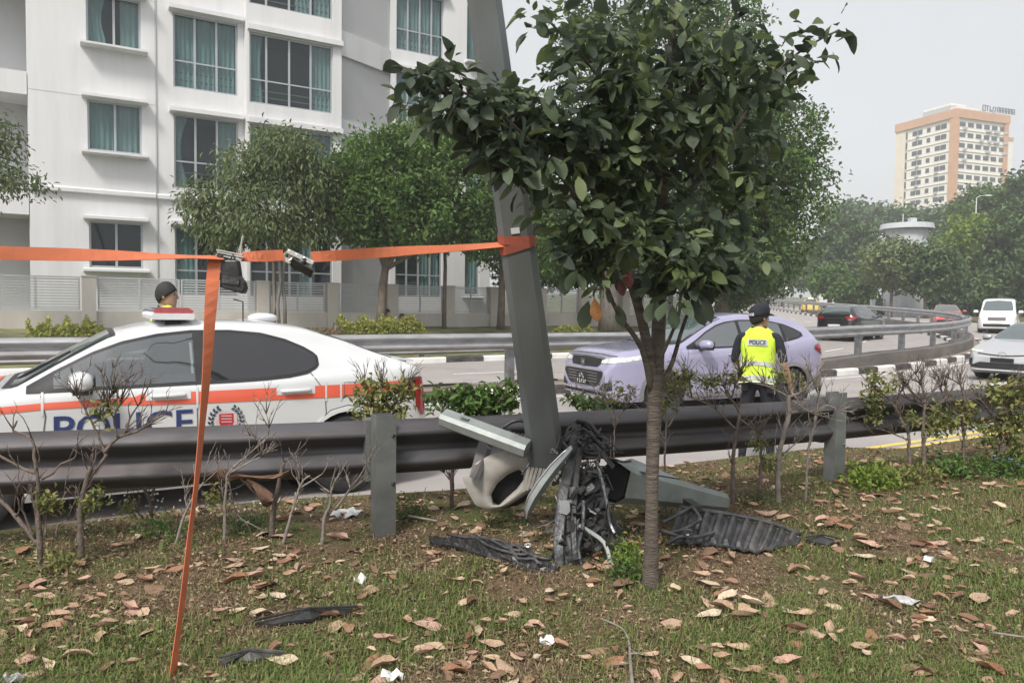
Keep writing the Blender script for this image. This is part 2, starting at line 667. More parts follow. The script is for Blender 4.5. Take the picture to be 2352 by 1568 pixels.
# ------------------------------------------------------------------ far verge, bank up to the boundary wall
AB = math.radians(30.2)
BU = Vector((math.cos(AB), math.sin(AB), 0)); BN = Vector((BU.y, -BU.x, 0)); B0 = Vector((-12.9, 24.0, 0))
def B(u, z, off=0.0):
    p = B0 + BU * u + BN * off
    return Vector((p.x, p.y, z))
def fence_z(u):
    return 0.95
def bank():
    pth = resample([p for p in offset_path(K3, 0.16) if p.x > -22 and p.y < 60], 0.8)
    rings = []
    for i, p in enumerate(pth):
        t = pth[min(i + 1, len(pth) - 1)] - pth[max(i - 1, 0)]
        nv = Vector((-t.y, t.x, 0)).normalized()
        ring = []
        for s in (0, 0.5, 1.0, 1.6, 2.4, 3.4, 5.0, 7.5, 11, 16):
            q = p + nv * s
            h = 0.13 + 0.82 * min(1.0, max(0.0, (s - 0.8) / 3.0)) ** 1.2
            ring.append(Vector((q.x, q.y, zroad(min(p.y, 40)) * 0.6 + h + 0.02 * math.sin(q.x * 2.1 + q.y))))
        rings.append(ring)
    mb = MB(); mb.loft(rings, closed=False)
    tag(mb.build('far_verge', mat('bank_grass', (0.16, 0.17, 0.075), rough=0.95, var=0.35, scale=2.5, bump=0.6, bscale=25, dirt=(0.24, 0.19, 0.13), dirt_amt=0.7, dirt_scale=0.8), smooth=True), kind='structure')
bank()

# ------------------------------------------------------------------ guard rails
galv = mat('galvanised_steel', (0.30, 0.31, 0.32), rough=0.48, metal=0.75, var=0.22, scale=5, dirt=(0.12, 0.11, 0.10), dirt_amt=0.6, dirt_scale=3, bump=0.05)
rail_dark = mat('weathered_steel', (0.085, 0.082, 0.088), rough=0.55, metal=0.6, var=0.3, scale=2.2, stretch=(.5, .5, 5), dirt=(0.060, 0.036, 0.026), dirt_amt=0.75, dirt_scale=2.5, bump=0.08, bscale=14)
rail_light = mat('rail_steel', (0.36, 0.36, 0.37), rough=0.5, metal=0.5, var=0.18, scale=2.2, stretch=(1, 1, 4), dirt=(0.16, 0.14, 0.13), dirt_amt=0.6, dirt_scale=2)
post_paint = mat('post_steel', (0.20, 0.21, 0.205), rough=0.55, metal=0.55, var=0.2, scale=6, dirt=(0.09, 0.08, 0.075), dirt_amt=0.6, dirt_scale=4)
bolt_m = mat('bolt_steel', (0.14, 0.13, 0.13), rough=0.5, metal=0.8)

# W section seen from the road side: (out, height) from the beam's middle
WPROF = [(0.0, 0.155), (0.012, 0.150), (0.035, 0.135), (0.078, 0.098), (0.083, 0.083), (0.078, 0.068), (0.012, 0.022), (0.004, 0.0),
         (0.012, -0.022), (0.078, -0.068), (0.083, -0.083), (0.078, -0.098), (0.035, -0.135), (0.012, -0.150), (0.0, -0.155)]

def rail_beams(path, zmid, side, m, root, sec=4.0, name='rail_beam', scale=1.0):
    """W beam in overlapping sections; side = +1 bulges to the left of the path"""
    pts = resample(path, sec / 8)
    i = 0
    while i + 1 < len(pts):
        seg = pts[i:i + 9]
        if len(seg) < 2: break
        if i + 9 < len(pts):
            seg = seg + [seg[-1] + (seg[-1] - seg[-2]).normalized() * 0.18]
        mb = MB(); rings = []
        rev = 0.004 * ((i // 8) % 2)
        for k, p in enumerate(seg):
            t = (seg[min(k + 1, len(seg) - 1)] - seg[max(k - 1, 0)])
            nv = Vector((-t.y, t.x, 0)).normalized() * side
            ring = [p + nv * (o * scale + rev) + Vector((0, 0, zmid(p) + h * scale)) for o, h in WPROF]
            ring += [p + nv * (o * scale + rev - 0.004) + Vector((0, 0, zmid(p) + h * scale)) for o, h in reversed(WPROF)]
            rings.append(ring)
        mb.loft(rings)
        mb.build(name, m, root, smooth=True, angle=50)
        i += 8

def c_post(loc, rz, h, m, root, w=0.11, d=0.15, name='rail_post'):
    """folded C-section steel post; open side along +x"""
    mb = MB(); t = 0.007
    prof = [(-w / 2, -d / 2), (w / 2, -d / 2), (w / 2, -d / 2 + 0.03), (w / 2 - t, -d / 2 + 0.03), (w / 2 - t, -d / 2 + t), (-w / 2 + t, -d / 2 + t),
            (-w / 2 + t, d / 2 - t), (w / 2 - t, d / 2 - t), (w / 2 - t, d / 2 - 0.03), (w / 2, d / 2 - 0.03), (w / 2, d / 2), (-w / 2, d / 2)]
    mb.prism(prof, lambda a, b, c: Vector((a, b, c - 0.15)), h + 0.15)
    o = mb.build(name, m, root)
    o.location = loc; o.rotation_euler = (0, 0, rz)
    return o

# near rail in front of the camera (its back is seen: the corrugation faces the road)
NEAR = smooth_path([V3(-7.5, 2.35), V3(-4.6, 3.22), V3(-2.63, 3.85), V3(-.9, 4.38), V3(.6, 4.95), V3(2.2, 5.62), V3(4.7, 6.95), V3(7.6, 8.85), V3(11, 11.6), V3(15, 15.3), V3(20, 20.8)], 0.25)
near_rail = thing('guard_rail', 'dark weathered W-beam guard rail along the grass verge in the foreground', 'guard rail', (0, 0, 0))
def near_z(p):
    d = p.y
    return 0.80
rail_beams(NEAR, near_z, -1, rail_dark, near_rail, sec=4.0, scale=1.06)
for px, py, dep in ((880, 1225, 4.27), (1915, 1092, 5.72), (-420, 1330, 3.30), (2760, 1050, 8.4)):
    p = P(px, py, dep)
    t = Vector((0.9, 0.4, 0))
    o = c_post((p.x, p.y, 0.33), math.radians(28), 0.69, post_paint, near_rail, w=0.12, d=0.10)
    mb = MB()
    mb.box((0.0, 0, 0), (0.16, 0.12, 0.36))
    b = mb.build('spacer_block', post_paint, near_rail); b.location = (p.x - 0.035 - 0.02, p.y + 0.105, 0.80); b.rotation_euler = (0, 0, math.radians(22))
    for zz in (0.90, 0.62):
        mb = MB(); mb.tube([(0.062, 0.012, zz - 0.33), (0.073, 0.012, zz - 0.33)], 0.012, 8)
        b = mb.build('bolt', bolt_m, near_rail); b.location = (p.x, p.y, 0.33); b.rotation_euler = (0, 0, math.radians(28 - 62))

# median rail
med_path = [p for p in offset_path(K1, 0.68) if p.x > -9 and p.y < 104]
med_path = resample(med_path, 0.5)
median_rail = thing('guard_rail', 'pale steel guard rail with square posts along the road median', 'guard rail', (0, 0, 0))
def med_base(p):
    return zroad(p.y) + (0.13 if p.x < 4 else 0.13 + min(1, (p.x - 4) / 4) * 0.34)
def med_mid(p):
    return zroad(p.y) + 0.13 + 0.86 + (0.0 if p.x < 4 else min(1, (p.x - 4) / 6) * 0.12)
rail_beams(offset_path(med_path, 0.09), med_mid, 1, rail_light, median_rail, sec=4.0)
rail_beams(offset_path(med_path, -0.09), med_mid, -1, rail_light, median_rail, sec=4.0)
mp = resample(med_path, 0.1)
first = None
# posts: one beside the leaning lamp post, then every 2.9 m
ref = min(range(len(mp)), key=lambda i: (mp[i] - P(1150, 860, 14.6).xy.to_3d()).length)
sh = [c_post((0, 0, 0), 0, 1.02, galv, None, w=0.14, d=0.15) for _ in range(1)][0]
sh.parent = median_rail
used_first = False
for k in range(-3, 36):
    i = ref + k * 29
    if not (0 <= i < len(mp)): continue
    p = mp[i]
    o = sh if not used_first else sh.copy()
    if used_first:
        COL.objects.link(o); o.parent = median_rail
    used_first = True
    q = mp[min(i + 1, len(mp) - 1)] - mp[max(i - 1, 0)]
    zb = med_base(p)
    o.location = (p.x, p.y, zb); o.rotation_euler = (0, 0, math.atan2(q.y, q.x))
    o.scale = (1, 1, (med_mid(p) + 0.15 - zb) / 1.02)

# rail on the far side of the far road
far_path = resample([p for p in offset_path(K3, 0.55) if -16 < p.x < 14], 0.5)
far_rail = thing('guard_rail', 'grey guard rail behind the far kerb in front of the hedges', 'guard rail', (0, 0, 0))
rail_beams(far_path, lambda p: zroad(p.y) + 0.36, -1, rail_light, far_rail, sec=4.0, scale=1.0)
fp = resample(far_path, 3.0)
first = c_post((0, 0, 0), 0, 0.72, galv, far_rail, w=0.12, d=0.12)
for i, p in enumerate(fp):
    o = first if i == 0 else first.copy()
    if i: COL.objects.link(o); o.parent = far_rail
    o.location = (p.x, p.y + .11, zroad(p.y) + 0.1); o.rotation_euler = (0, 0, AB)
# ------------------------------------------------------------------ white apartment block
wall_white = mat('white_render', (0.66, 0.66, 0.67), rough=0.85, var=0.03, scale=0.8, bump=0.05, bscale=30, dirt=(0.46, 0.455, 0.45), dirt_amt=0.42, dirt_scale=1.1, stretch=(1.6, 1.6, 0.16))
wall_grey = mat('grey_render', (0.50, 0.50, 0.51), rough=0.85, var=0.04, scale=0.8, dirt=(0.40, 0.40, 0.41), dirt_amt=0.4, dirt_scale=0.8, stretch=(1, 1, 0.35))
frame_m = mat('aluminium_frame', (0.42, 0.44, 0.46), rough=0.45, metal=0.4, var=0.05)
pane_m = glass_mat('window_glass', (0.030, 0.040, 0.045), rough=0.03, trans=0.74, spec=0.75)
pane_m.node_tree.nodes['Principled BSDF'].inputs['IOR'].default_value = 1.8
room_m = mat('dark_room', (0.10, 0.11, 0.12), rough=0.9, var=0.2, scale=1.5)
curt_m = mat('curtain_cloth', (0.62, 0.76, 0.75), rough=0.85, var=0.14, scale=1.6, stretch=(6, 6, 0.6))
curt_pale = mat('pale_curtain_cloth', (0.76, 0.84, 0.83), rough=0.85, var=0.12, scale=1.6, stretch=(6, 6, 0.6))

bld = thing('apartment_building', 'white rendered apartment block with grey framed windows behind the boundary wall', 'building', B(0, 0, 0))
bld.rotation_euler = (0, 0, AB)
# local frame: x along the front, y = inwards (-off), z up
def wall_holes(name, u0, u1, z0, z1, off, thick, holes, m):
    """front wall as blocks left around the openings"""
    us = sorted({u0, u1, *[h[0] for h in holes], *[h[1] for h in holes]})
    mb = MB()
    zs = sorted({z0, z1, *[h[2] for h in holes], *[h[3] for h in holes]})
    # one clean mesh: a grid of cells with the openings left out
    idx = {}
    def vid(i, j, k):
        key = (i, j, k)
        if key not in idx:
            idx[key] = len(mb.v)
            mb.v.append((us[i], -off + (thick if k else 0), zs[j]))
        return idx[key]
    nu, nz = len(us) - 1, len(zs) - 1
    solid = [[not any(h[0] <= (us[i] + us[i + 1]) / 2 <= h[1] and h[2] <= (zs[j] + zs[j + 1]) / 2 <= h[3] for h in holes) for j in range(nz)] for i in range(nu)]
    def s(i, j): return 0 <= i < nu and 0 <= j < nz and solid[i][j]
    for i in range(nu):
        for j in range(nz):
            if not solid[i][j]: continue
            mb.f.append((vid(i, j, 0), vid(i + 1, j, 0), vid(i + 1, j + 1, 0), vid(i, j + 1, 0)))
            mb.f.append((vid(i, j, 1), vid(i, j + 1, 1), vid(i + 1, j + 1, 1), vid(i + 1, j, 1)))
            if not s(i - 1, j): mb.f.append((vid(i, j, 0), vid(i, j + 1, 0), vid(i, j + 1, 1), vid(i, j, 1)))
            if not s(i + 1, j): mb.f.append((vid(i + 1, j, 0), vid(i + 1, j, 1), vid(i + 1, j + 1, 1), vid(i + 1, j + 1, 0)))
            if not s(i, j - 1): mb.f.append((vid(i, j, 0), vid(i, j, 1), vid(i + 1, j, 1), vid(i + 1, j, 0)))
            if not s(i, j + 1): mb.f.append((vid(i, j + 1, 0), vid(i + 1, j + 1, 0), vid(i + 1, j + 1, 1), vid(i, j + 1, 1)))
    mb.mi = [0] * len(mb.f)
    return mb.build(name, m, bld)

def curtain(u0, u1, z0, z1, y, m, amp=0.035, wave=0.16, pinch=0.0, ph=0.0):
    mb = MB()
    n = max(8, int((u1 - u0) / 0.03))
    rows = 6
    rings = []
    for j in range(rows + 1):
        t = j / rows
        ring = []
        for i in range(n + 1):
            s = i / n
            k = 1 - pinch * math.sin(math.pi * min(1, t * 1.1)) if pinch else 1
            u = u0 + (u1 - u0) * s * k
            ring.append(Vector((u, y + amp * math.sin(2 * math.pi * (u0 + (u1 - u0) * s) / wave + ph), z1 + (z0 - z1) * t)))
        rings.append(ring)
    mb.loft(rings, closed=False)
    return mb

WN = [0]
def window(u0, u1, z0, z1, off, cols, transom=None, curts=(), fw=0.06):
    """frame > panes; curtains: list of (from, to, pinch, pale) as fractions of the width"""
    WN[0] += 1
    mb = MB()
    d = 0.07
    y = -off + 0.12
    w, h = u1 - u0, z1 - z0
    mb.box((u0 + fw / 2, y, (z0 + z1) / 2), (fw, d, h)); mb.box((u1 - fw / 2, y, (z0 + z1) / 2), (fw, d, h))
    mb.box(((u0 + u1) / 2, y, z0 + fw / 2), (w - 2 * fw, d, fw)); mb.box(((u0 + u1) / 2, y, z1 - fw / 2), (w - 2 * fw, d, fw))
    for c in cols:
        mb.box((u0 + w * c, y + 0.002, (z0 + z1) / 2), (fw * 1.15, d - 0.006, h - 2 * fw))
    if transom:
        zt = z0 + h * transom
        prev = u0 + fw
        for c in list(cols) + [None]:
            nx = (u0 + w * c - fw * .575) if c else u1 - fw
            mb.box(((prev + nx) / 2, y + 0.003, zt), (nx - prev, d - 0.01, fw * 0.8))
            prev = nx + fw * 1.15
    fr = mb.build('window', frame_m, bld)
    edges = [0] + list(cols) + [1]
    rows = [(z0, z1)] if not transom else [(z0, z0 + h * transom), (z0 + h * transom, z1)]
    for a, b in zip(edges[:-1], edges[1:]):
        for r0, r1 in rows:
            mb = MB()
            mb.box((u0 + w * (a + b) / 2, y + 0.012, (r0 + r1) / 2), (w * (b - a) - fw, 0.008, r1 - r0 - fw * 0.7))
            mb.build('pane', pane_m, fr)
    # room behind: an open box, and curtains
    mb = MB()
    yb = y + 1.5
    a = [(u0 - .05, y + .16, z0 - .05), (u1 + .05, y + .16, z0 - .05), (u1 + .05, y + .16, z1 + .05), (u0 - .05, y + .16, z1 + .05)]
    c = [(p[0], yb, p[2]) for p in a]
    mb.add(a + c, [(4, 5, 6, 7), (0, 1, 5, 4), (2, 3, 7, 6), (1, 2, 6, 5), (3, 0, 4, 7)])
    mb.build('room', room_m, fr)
    if transom and transom < 0.45:       # safety rail behind the lower panes
        mb = MB()
        for k in (0.35, 0.62):
            mb.box(((u0 + u1) / 2, y + 0.11, z0 + h * transom * k), (w - 0.1, 0.03, 0.035))
        mb.build('safety_rail', frame_m, fr)
    for q in curts:
        f, t, pin, pale = q
        curtain(u0 + w * f, u0 + w * t, z0 + 0.02, z1 - 0.03, y + 0.10, curt_pale if pale else curt_m, pinch=pin, ph=WN[0]).build('curtain', curt_pale if pale else curt_m, fr, smooth=True)
    return fr

def ledge(u0, u1, z, off, h=0.14, proud=0.30, slope=0.05):
    """overhanging sill or hood"""
    mb = MB()
    prof = [(-off + 0.002, z), (-off - proud, z + 0.015), (-off - proud, z + h - slope), (-off + 0.002, z + h)]
    mb.prism([(a, b) for a, b in prof], lambda a, b, c: Vector((u0 + c, a, b)), u1 - u0)
    return mb.build('window_ledge', wall_white, bld)

ZT, ZB = 19.2, 0.9
F = [2.76, 6.46, 9.80, 13.14, 16.48]       # sill heights of the small windows
# left bay
holes = [(-0.68, 0.86, 2.76, 4.24)] + [(-0.68, 0.86, z, z + 1.58) for z in F[1:]]
wall_holes('wall', -2.25, 1.26, ZB, ZT, 0.0, 0.22, holes, wall_white)
cset = [[(0.56, 1.0, 0, 0)], [(0.05, 0.47, 0, 0), (0.5, 0.97, 0, 1)], [(0.0, 0.36, 0.25, 0), (0.62, 1.0, 0.0, 1)], [(0.0, 0.9, 0, 0)], [(0.0, 0.4, 0, 0)]]
for i, z in enumerate(F):
    h = holes[i]
    window(h[0], h[1], h[2], h[3], 0.0, (0.5,), None, cset[i] if i else [])
    ledge(h[0] - 0.17, h[1] + 0.17, h[2] - 0.15, 0.0, 0.13, 0.42)
    ledge(h[0] - 0.15, h[1] + 0.15, h[3] + 0.02, 0.0, 0.15, 0.36)
# second bay
z2 = [(1.9, 4.22), (5.5, 7.95), (8.82, 11.27), (12.16, 14.6), (15.5, 17.9)]
wall_holes('wall', 1.30, 4.06, ZB, ZT, -0.04, 0.22, [(1.82, 3.86, a, b) for a, b in z2], wall_white)
c2 = [[(0.04, 0.33, 0, 0)], [(0.0, 0.22, 0.5, 1), (0.68, 0.99, 0, 1)], [(0.02, 0.98, 0, 0)], [(0.02, 0.6, 0, 0)], [(0.3, 0.98, 0, 0)]]
for i, (a, b) in enumerate(z2):
    window(1.82, 3.86, a, b, -0.04, (0.33, 0.667), 0.37, c2[i])
    ledge(1.68, 4.0, b + 0.02, -0.04, 0.20, 0.30)
mb = MB(); mb.box((1.28, -0.02 + 0.11, (ZB + ZT) / 2), (0.036, 0.18, ZT - ZB)); mb.build('joint', wall_grey, bld)
# string course and grey joints of the left part
mb = MB(); mb.prism([(-0.001, 5.06), (-0.12, 5.09), (-0.12, 5.20), (-0.001, 5.26)], lambda a, b, c: Vector((-2.25 + c, a, b)), 3.5); mb.build('string_course', wall_white, bld)
mb = MB(); mb.prism([(0.039, 5.06), (-0.07, 5.09), (-0.07, 5.20), (0.039, 5.26)], lambda a, b, c: Vector((1.30 + c, a, b)), 2.75); mb.build('string_course', wall_white, bld)
for z in (8.12, 11.46):
    mb = MB(); mb.box((-0.49, 0.006, z), (3.5, 0.02, 0.03)); mb.build('joint', wall_grey, bld)
# third bay, proud of the others
z3 = [(1.9, 4.45), (5.25, 7.82), (8.56, 10.95), (11.90, 14.3), (15.2, 17.6)]
wall_holes('wall', 4.10, 7.38, ZB, ZT, 0.40, 0.22, [(4.16, 7.06, a, b) for a, b in z3], wall_white)
c3 = [[(0.6, 0.8, 0, 0)], [(0.0, 0.2, 0, 0), (0.75, 0.99, 0, 0)], [(0.0, 0.17, 0.15, 0), (0.73, 0.99, 0, 1)], [(0.55, 0.75, 0.4, 1), (0.78, 0.99, 0, 1)], [(0.0, 0.9, 0, 0)]]
for i, (a, b) in enumerate(z3):
    window(4.16, 7.06, a, b, 0.40, (0.20, 0.47, 0.73), 0.345, c3[i])
    ledge(4.10, 7.40, b + 0.03, 0.40, 0.22, 0.16, 0.03)
mb = MB(); mb.box((4.08, -0.09, (ZB + ZT) / 2), (0.034, 0.56, ZT - ZB)); mb.build('return_wall', wall_white, bld)
mb = MB(); mb.box((7.36, 0.11, (ZB + ZT) / 2), (0.04, 0.58, ZT - ZB)); mb.build('return_wall', wall_white, bld)
# angled return to the right wing: grey panels between white bands
ra, rb = Vector((7.385, -0.33, 0)), Vector((9.78, 0.82, 0))
for z0, z1, m, o in [(ZB, 4.3, wall_grey, .12), (4.3, 5.1, wall_white, 0), (5.1, 7.75, wall_grey, .12), (7.75, 8.45, wall_white, 0), (8.45, 10.75, wall_grey, .12), (10.75, 11.65, wall_white, 0),
                     (11.65, 14.1, wall_grey, .12), (14.1, 14.9, wall_white, 0), (14.9, 17.4, wall_grey, .12), (17.4, ZT, wall_white, 0)]:
    mb = MB()
    d = (rb - ra).normalized(); nn = Vector((-d.y, d.x, 0))
    mb.bar(ra + nn * (.1 + o) + Vector((0, 0, (z0 + z1) / 2)), rb + nn * (.1 + o) + Vector((0, 0, (z0 + z1) / 2)), 0.2, z1 - z0)
    mb.build('return_panel', m, bld)
# right wing
zw = [(2.0, 4.5), (5.4, 7.8), (8.95, 10.98), (11.75, 14.1), (15.1, 17.5)]
off = -0.8
hw = [(9.95, 12.0, a, b) for a, b in zw] + [(13.05, 13.75, a + .15, b) for a, b in zw]
wall_holes('wall', 9.72, 14.25, ZB, ZT, off, 0.22, hw, wall_white)
for i, (a, b) in enumerate(zw):
    window(9.95, 12.0, a, b, off, (0.25, 0.5, 0.75), 0.36, [(0.03, 0.97, 0, i % 2)] if i > 1 else [(0.5, 0.97, 0, 0)])
    window(13.05, 13.75, a + .15, b, off, (), None, [(0.03, 0.97, 0, 1)])
    ledge(9.80, 12.2, b + 0.02, off, 0.18, 0.2)
    ledge(12.95, 13.85, a - 0.02, off, 0.12, 0.3)
# left recess with balconies
wall_holes('wall', -7.5, -2.27, ZB, ZT, -1.5, 0.2, [(-5.6, -3.4, z, z + 2.4) for z in (1.9, 5.4, 8.8, 12.1, 15.4)], wall_grey)
for z in (1.9, 5.4, 8.8, 12.1, 15.4):
    window(-5.6, -3.4, z, z + 2.4, -1.5, (0.5,), None, [(0.02, 0.4, 0, 0)])
for z0, z1 in ((4.3, 5.05), (7.93, 8.62), (11.3, 12.0), (14.6, 15.3), (17.9, 18.6)):
    mb = MB(); mb.box((-4.9, 0.75, (z0 + z1) / 2), (5.26, 1.5, z1 - z0)); mb.build('balcony', wall_white, bld)
mb = MB(); mb.box((-2.26, 0.85, (ZB + ZT) / 2), (0.03, 1.3, ZT - ZB)); mb.build('return_wall', wall_white, bld)
wall_holes('wall', -13, -7.52, ZB, ZT, 0.0, 0.2, [], wall_white)
# body behind, roof, flank
mb = MB()
mb.box((0.6, 8.0, (ZB + ZT) / 2), (27.2, 12.0, ZT - ZB - 0.4))
mb.build('core', wall_white, bld)
mb = MB(); mb.box((0.6, 7.4, ZT + 0.12), (27.8, 15.0, 0.24)); mb.build('roof', wall_white, bld)

# ------------------------------------------------------------------ boundary wall with slatted railings
plinth_m = mat('beige_render', (0.52, 0.485, 0.445), rough=0.9, var=0.06, scale=1.2, dirt=(0.36, 0.32, 0.28), dirt_amt=0.5, dirt_scale=1.0, stretch=(1, 1, 0.5))
slat_m = mat('grey_slat_paint', (0.44, 0.45, 0.46), rough=0.5, metal=0.2, var=0.06)
fen = thing('boundary_wall', 'beige boundary wall with pillars and grey slatted railing panels before the apartment block', 'wall', B(0, 0, 3.0))
fen.rotation_euler = (0, 0, AB)
pil = [-12.2, -7.3, -5.5, -0.73, 4.05, 6.28, 8.38, 10.55, 12.4, 14.5, 16.5, 18.6, 20.7, 22.8]
mb = MB(); mb.box((5.0, 0.12, 0.70), (36.0, 0.16, 1.4)); mb.build('plinth', plinth_m, fen)
ps = None
for i, u in enumerate(pil):
    if ps is None:
        mb = MB(); mb.box((0, 0.1, 1.18), (0.36, 0.34, 2.36)); mb.box((0, 0.1, 2.375), (0.40, 0.38, 0.03))
        ps = mb.build('pillar', plinth_m, fen); o = ps
    else:
        o = ps.copy(); COL.objects.link(o); o.parent = fen
    o.location = (u, 0, 0)
for a, b in zip(pil[:-1], pil[1:]):
    a, b = a + 0.2, b - 0.2
    n = 2 if b - a > 2.6 else 1
    for k in range(n):
        p0 = a + (b - a) * k / n + 0.04; p1 = a + (b - a) * (k + 1) / n - 0.04
        mb = MB()
        for u in (p0, p1, (p0 + p1) / 2):
            mb.box((u, 0.12, 1.89), (0.05, 0.05, 0.94))
        for z in (1.44, 2.345):
            mb.box(((p0 + p1) / 2, 0.12, z), (p1 - p0 - .05, 0.046, 0.04))
        fr = mb.build('railing_panel', slat_m, fen)
        mb = MB()
        z = 1.50
        while z < 2.31:
            mb.box(((p0 + p1) / 2, 0.125, z), (p1 - p0 - .05, 0.018, 0.042)); z += 0.078
        s = mb.build('slats', slat_m, fr); s['kind'] = 'stuff'

# ------------------------------------------------------------------ far tower block
tw_white = mat('tower_paint', (0.74, 0.72, 0.67), rough=0.85, var=0.04, scale=0.3, dirt=(0.55, 0.5, 0.44), dirt_amt=0.4, dirt_scale=0.15)
tw_orange = mat('tower_orange_paint', (0.52, 0.31, 0.20), rough=0.85, var=0.08, scale=0.3)
tw_cream = mat('tower_cream_paint', (0.68, 0.60, 0.50), rough=0.85, var=0.05, scale=0.3)
tw_glass = glass_mat('tower_glass', (0.06, 0.065, 0.075), rough=0.15)
tw_grey = mat('tower_grey', (0.42, 0.43, 0.44), rough=0.8)
TD = 200.0
tc_ = P(2196, 250, TD)                       # the near top corner
tow = thing('tower_block', 'distant white tower block with orange roof band and corner stripe above the trees', 'building', (tc_.x, tc_.y, 0), 0)
ztop = tc_.z
# two faces leave the corner: left face runs to x=2068, right one to x=2300
la = math.radians(110); ra_ = math.radians(20)
LD = Vector((math.cos(la), math.sin(la), 0)); RD = Vector((math.cos(ra_), math.sin(ra_), 0))
LW, RW = 19.0, 19.6
FH = 2.78
def face_pt(D, Nn, u, o, z): return D * u + Nn * o + Vector((0, 0, z))
LN = Vector((LD.y, -LD.x, 0)); LN = LN if LN.y < 0 else -LN
RN = Vector((RD.y, -RD.x, 0)); RN = RN if RN.x * 0.6 - RN.y * 0.8 > 0 else -RN
def tbox(D, Nn, u0, u1, z0, z1, o0, o1):
    mb = MB()
    vs = [face_pt(D, Nn, u, o, z) for u in (u0, u1) for o in (o0, o1) for z in (z0, z1)]
    return mb.add(vs, [(0, 1, 3, 2), (4, 6, 7, 5), (0, 4, 5, 1), (2, 3, 7, 6), (0, 2, 6, 4), (1, 5, 7, 3)])
mb = MB()
c4 = [Vector((0, 0, 0)), LD * LW, LD * LW + RD * RW, RD * RW]
mb.prism([(p.x, p.y) for p in c4], lambda a, b, c: Vector((a, b, c)), ztop - 1.6)
mb.build('wall', tw_white, tow)
for D, Nn, W in ((LD, LN, LW), (RD, RN, RW)):
    tbox(D, Nn, -0.15, W + .15, ztop - 2.3, ztop, 0.05, 0.6).build('roof_band', tw_orange, tow)
    nf = int((ztop - 4) / FH)
    for k in range(nf):
        zf = ztop - 2.9 - k * FH
        tbox(D, Nn, 1.3, W - 0.4, zf - FH + 0.28, zf - FH + 0.40, 0.01, 0.18).build('floor_ledge', tw_cream, tow)
tbox(LD, LN, -0.1, 1.25, 0, ztop - 2.3, 0.02, 0.5).build('corner_stripe', tw_orange, tow)
tbox(RD, RN, -0.1, 1.0, 0, ztop - 2.3, 0.02, 0.5).build('corner_stripe', tw_orange, tow)
tbox(RD, RN, RW - 1.6, RW - .2, 0, ztop - 2.3, 0.02, 0.5).build('corner_stripe', tw_orange, tow)
tbox(LD, LN, LW - 3.3, LW - .05, ztop - 18 * FH, ztop - 2.3, 0.02, 0.25).build('side_panel', tw_cream, tow)
nf = 13
wl_, wr_ = {}, {}
def pane_copy(key, D, Nn, u0, u1, z0, z1):
    tbox(D, Nn, u0, u1, z0, z1, 0.01, 0.10).build('window', tw_glass, tow)
RT = random.Random(3)
for k in range(nf):
    zf = ztop - 2.9 - k * FH
    for u0, u1, hh in ((2.6, 4.3, 1.25), (4.5, 6.0, 1.25), (7.6, 8.7, 1.2), (10.2, 11.6, 1.25), (11.8, 13.4, 1.25)):
        pane_copy('l', LD, LN, u0, u1, zf - 0.35 - hh, zf - 0.35)
    tbox(LD, LN, LW - 3.9, LW - 3.35, zf - 2.2, zf - 0.2, 0.01, 0.08).build('window', tw_glass, tow)
    for u0 in (1.6, 4.6, 7.6, 10.6, 13.5, 16.6):
        pane_copy('r', RD, RN, u0, u0 + 2.0, zf - 1.5, zf - 0.35)
        if RT.random() < 0.55:
            tbox(RD, RN, u0 + 0.5 + RT.random(), u0 + 1.9 + RT.random() * .6, zf - 2.35, zf - 1.75, 0.05, 0.7).build('air_conditioner', tw_grey, tow)
    for u0 in (4.7, 11.0):
        if RT.random() < 0.5:
            tbox(LD, LN, u0, u0 + 0.9, zf - 2.3, zf - 1.8, 0.05, 0.6).build('air_conditioner', tw_grey, tow)
# roof plant and lettering
mb = MB(); q = LD * 8.5 + RD * 6 + Vector((0, 0, ztop))
mb.box((q.x, q.y, q.z + 0.2), (9, 6, 4.2), Matrix.Rotation(la, 3, 'Z')); mb.build('roof_plant', tw_grey, tow)
mb = MB()
for k in range(10):
    mb.box((q.x + (k - 4.5) * 0.9 * math.cos(la), q.y + (k - 4.5) * 0.9 * math.sin(la), q.z + 2.6), (0.14, 6.1, 0.7), Matrix.Rotation(la, 3, 'Z'))
mb.build('roof_louvre', tw_white, tow)
tbox(RD, RN, 1.6, 9.0, ztop + .0, ztop + 1.0, -3.2, -0.4).build('roof_parapet', tw_white, tow)
sign_m = mat('sign_dark', (0.16, 0.16, 0.18), rough=0.6)
# the lettering is too far to be read in the photograph: strokes of the same rhythm
strokes = [(0, 0, 0, 1), (0, 1, .8, 1), (0, 0, .8, 0), (.8, 0, .8, 1), (1.1, .95, 2.0, .95), (1.55, 0, 1.55, 1), (2.4, 0, 2.4, 1), (2.4, .5, 2.9, 0), (3.3, 0, 4.1, 0), (3.4, .9, 4.3, .9), (3.3, .1, 3.5, .8), (4.1, 0, 4.3, .8)]
x = 4.9
for k in range(6):
    strokes += [(x, 0, x, 1), (x, .95, x + .62, .95), (x + .62, 0, x + .62, 1), (x, .45, x + .6, .45)]
    x += 1.05
mb = MB()
for a, b, c, d in strokes:
    sx = 1.12
    p = face_pt(RD, RN, 9.4 + a * sx, 0.35, ztop + 0.35 + b * 1.5); qq = face_pt(RD, RN, 9.4 + c * sx, 0.35, ztop + 0.35 + d * 1.5)
    if (qq - p).length < 0.1: continue
    mb.bar(p, qq, 0.30, 0.12)
mb.build('roof_sign', sign_m, tow)
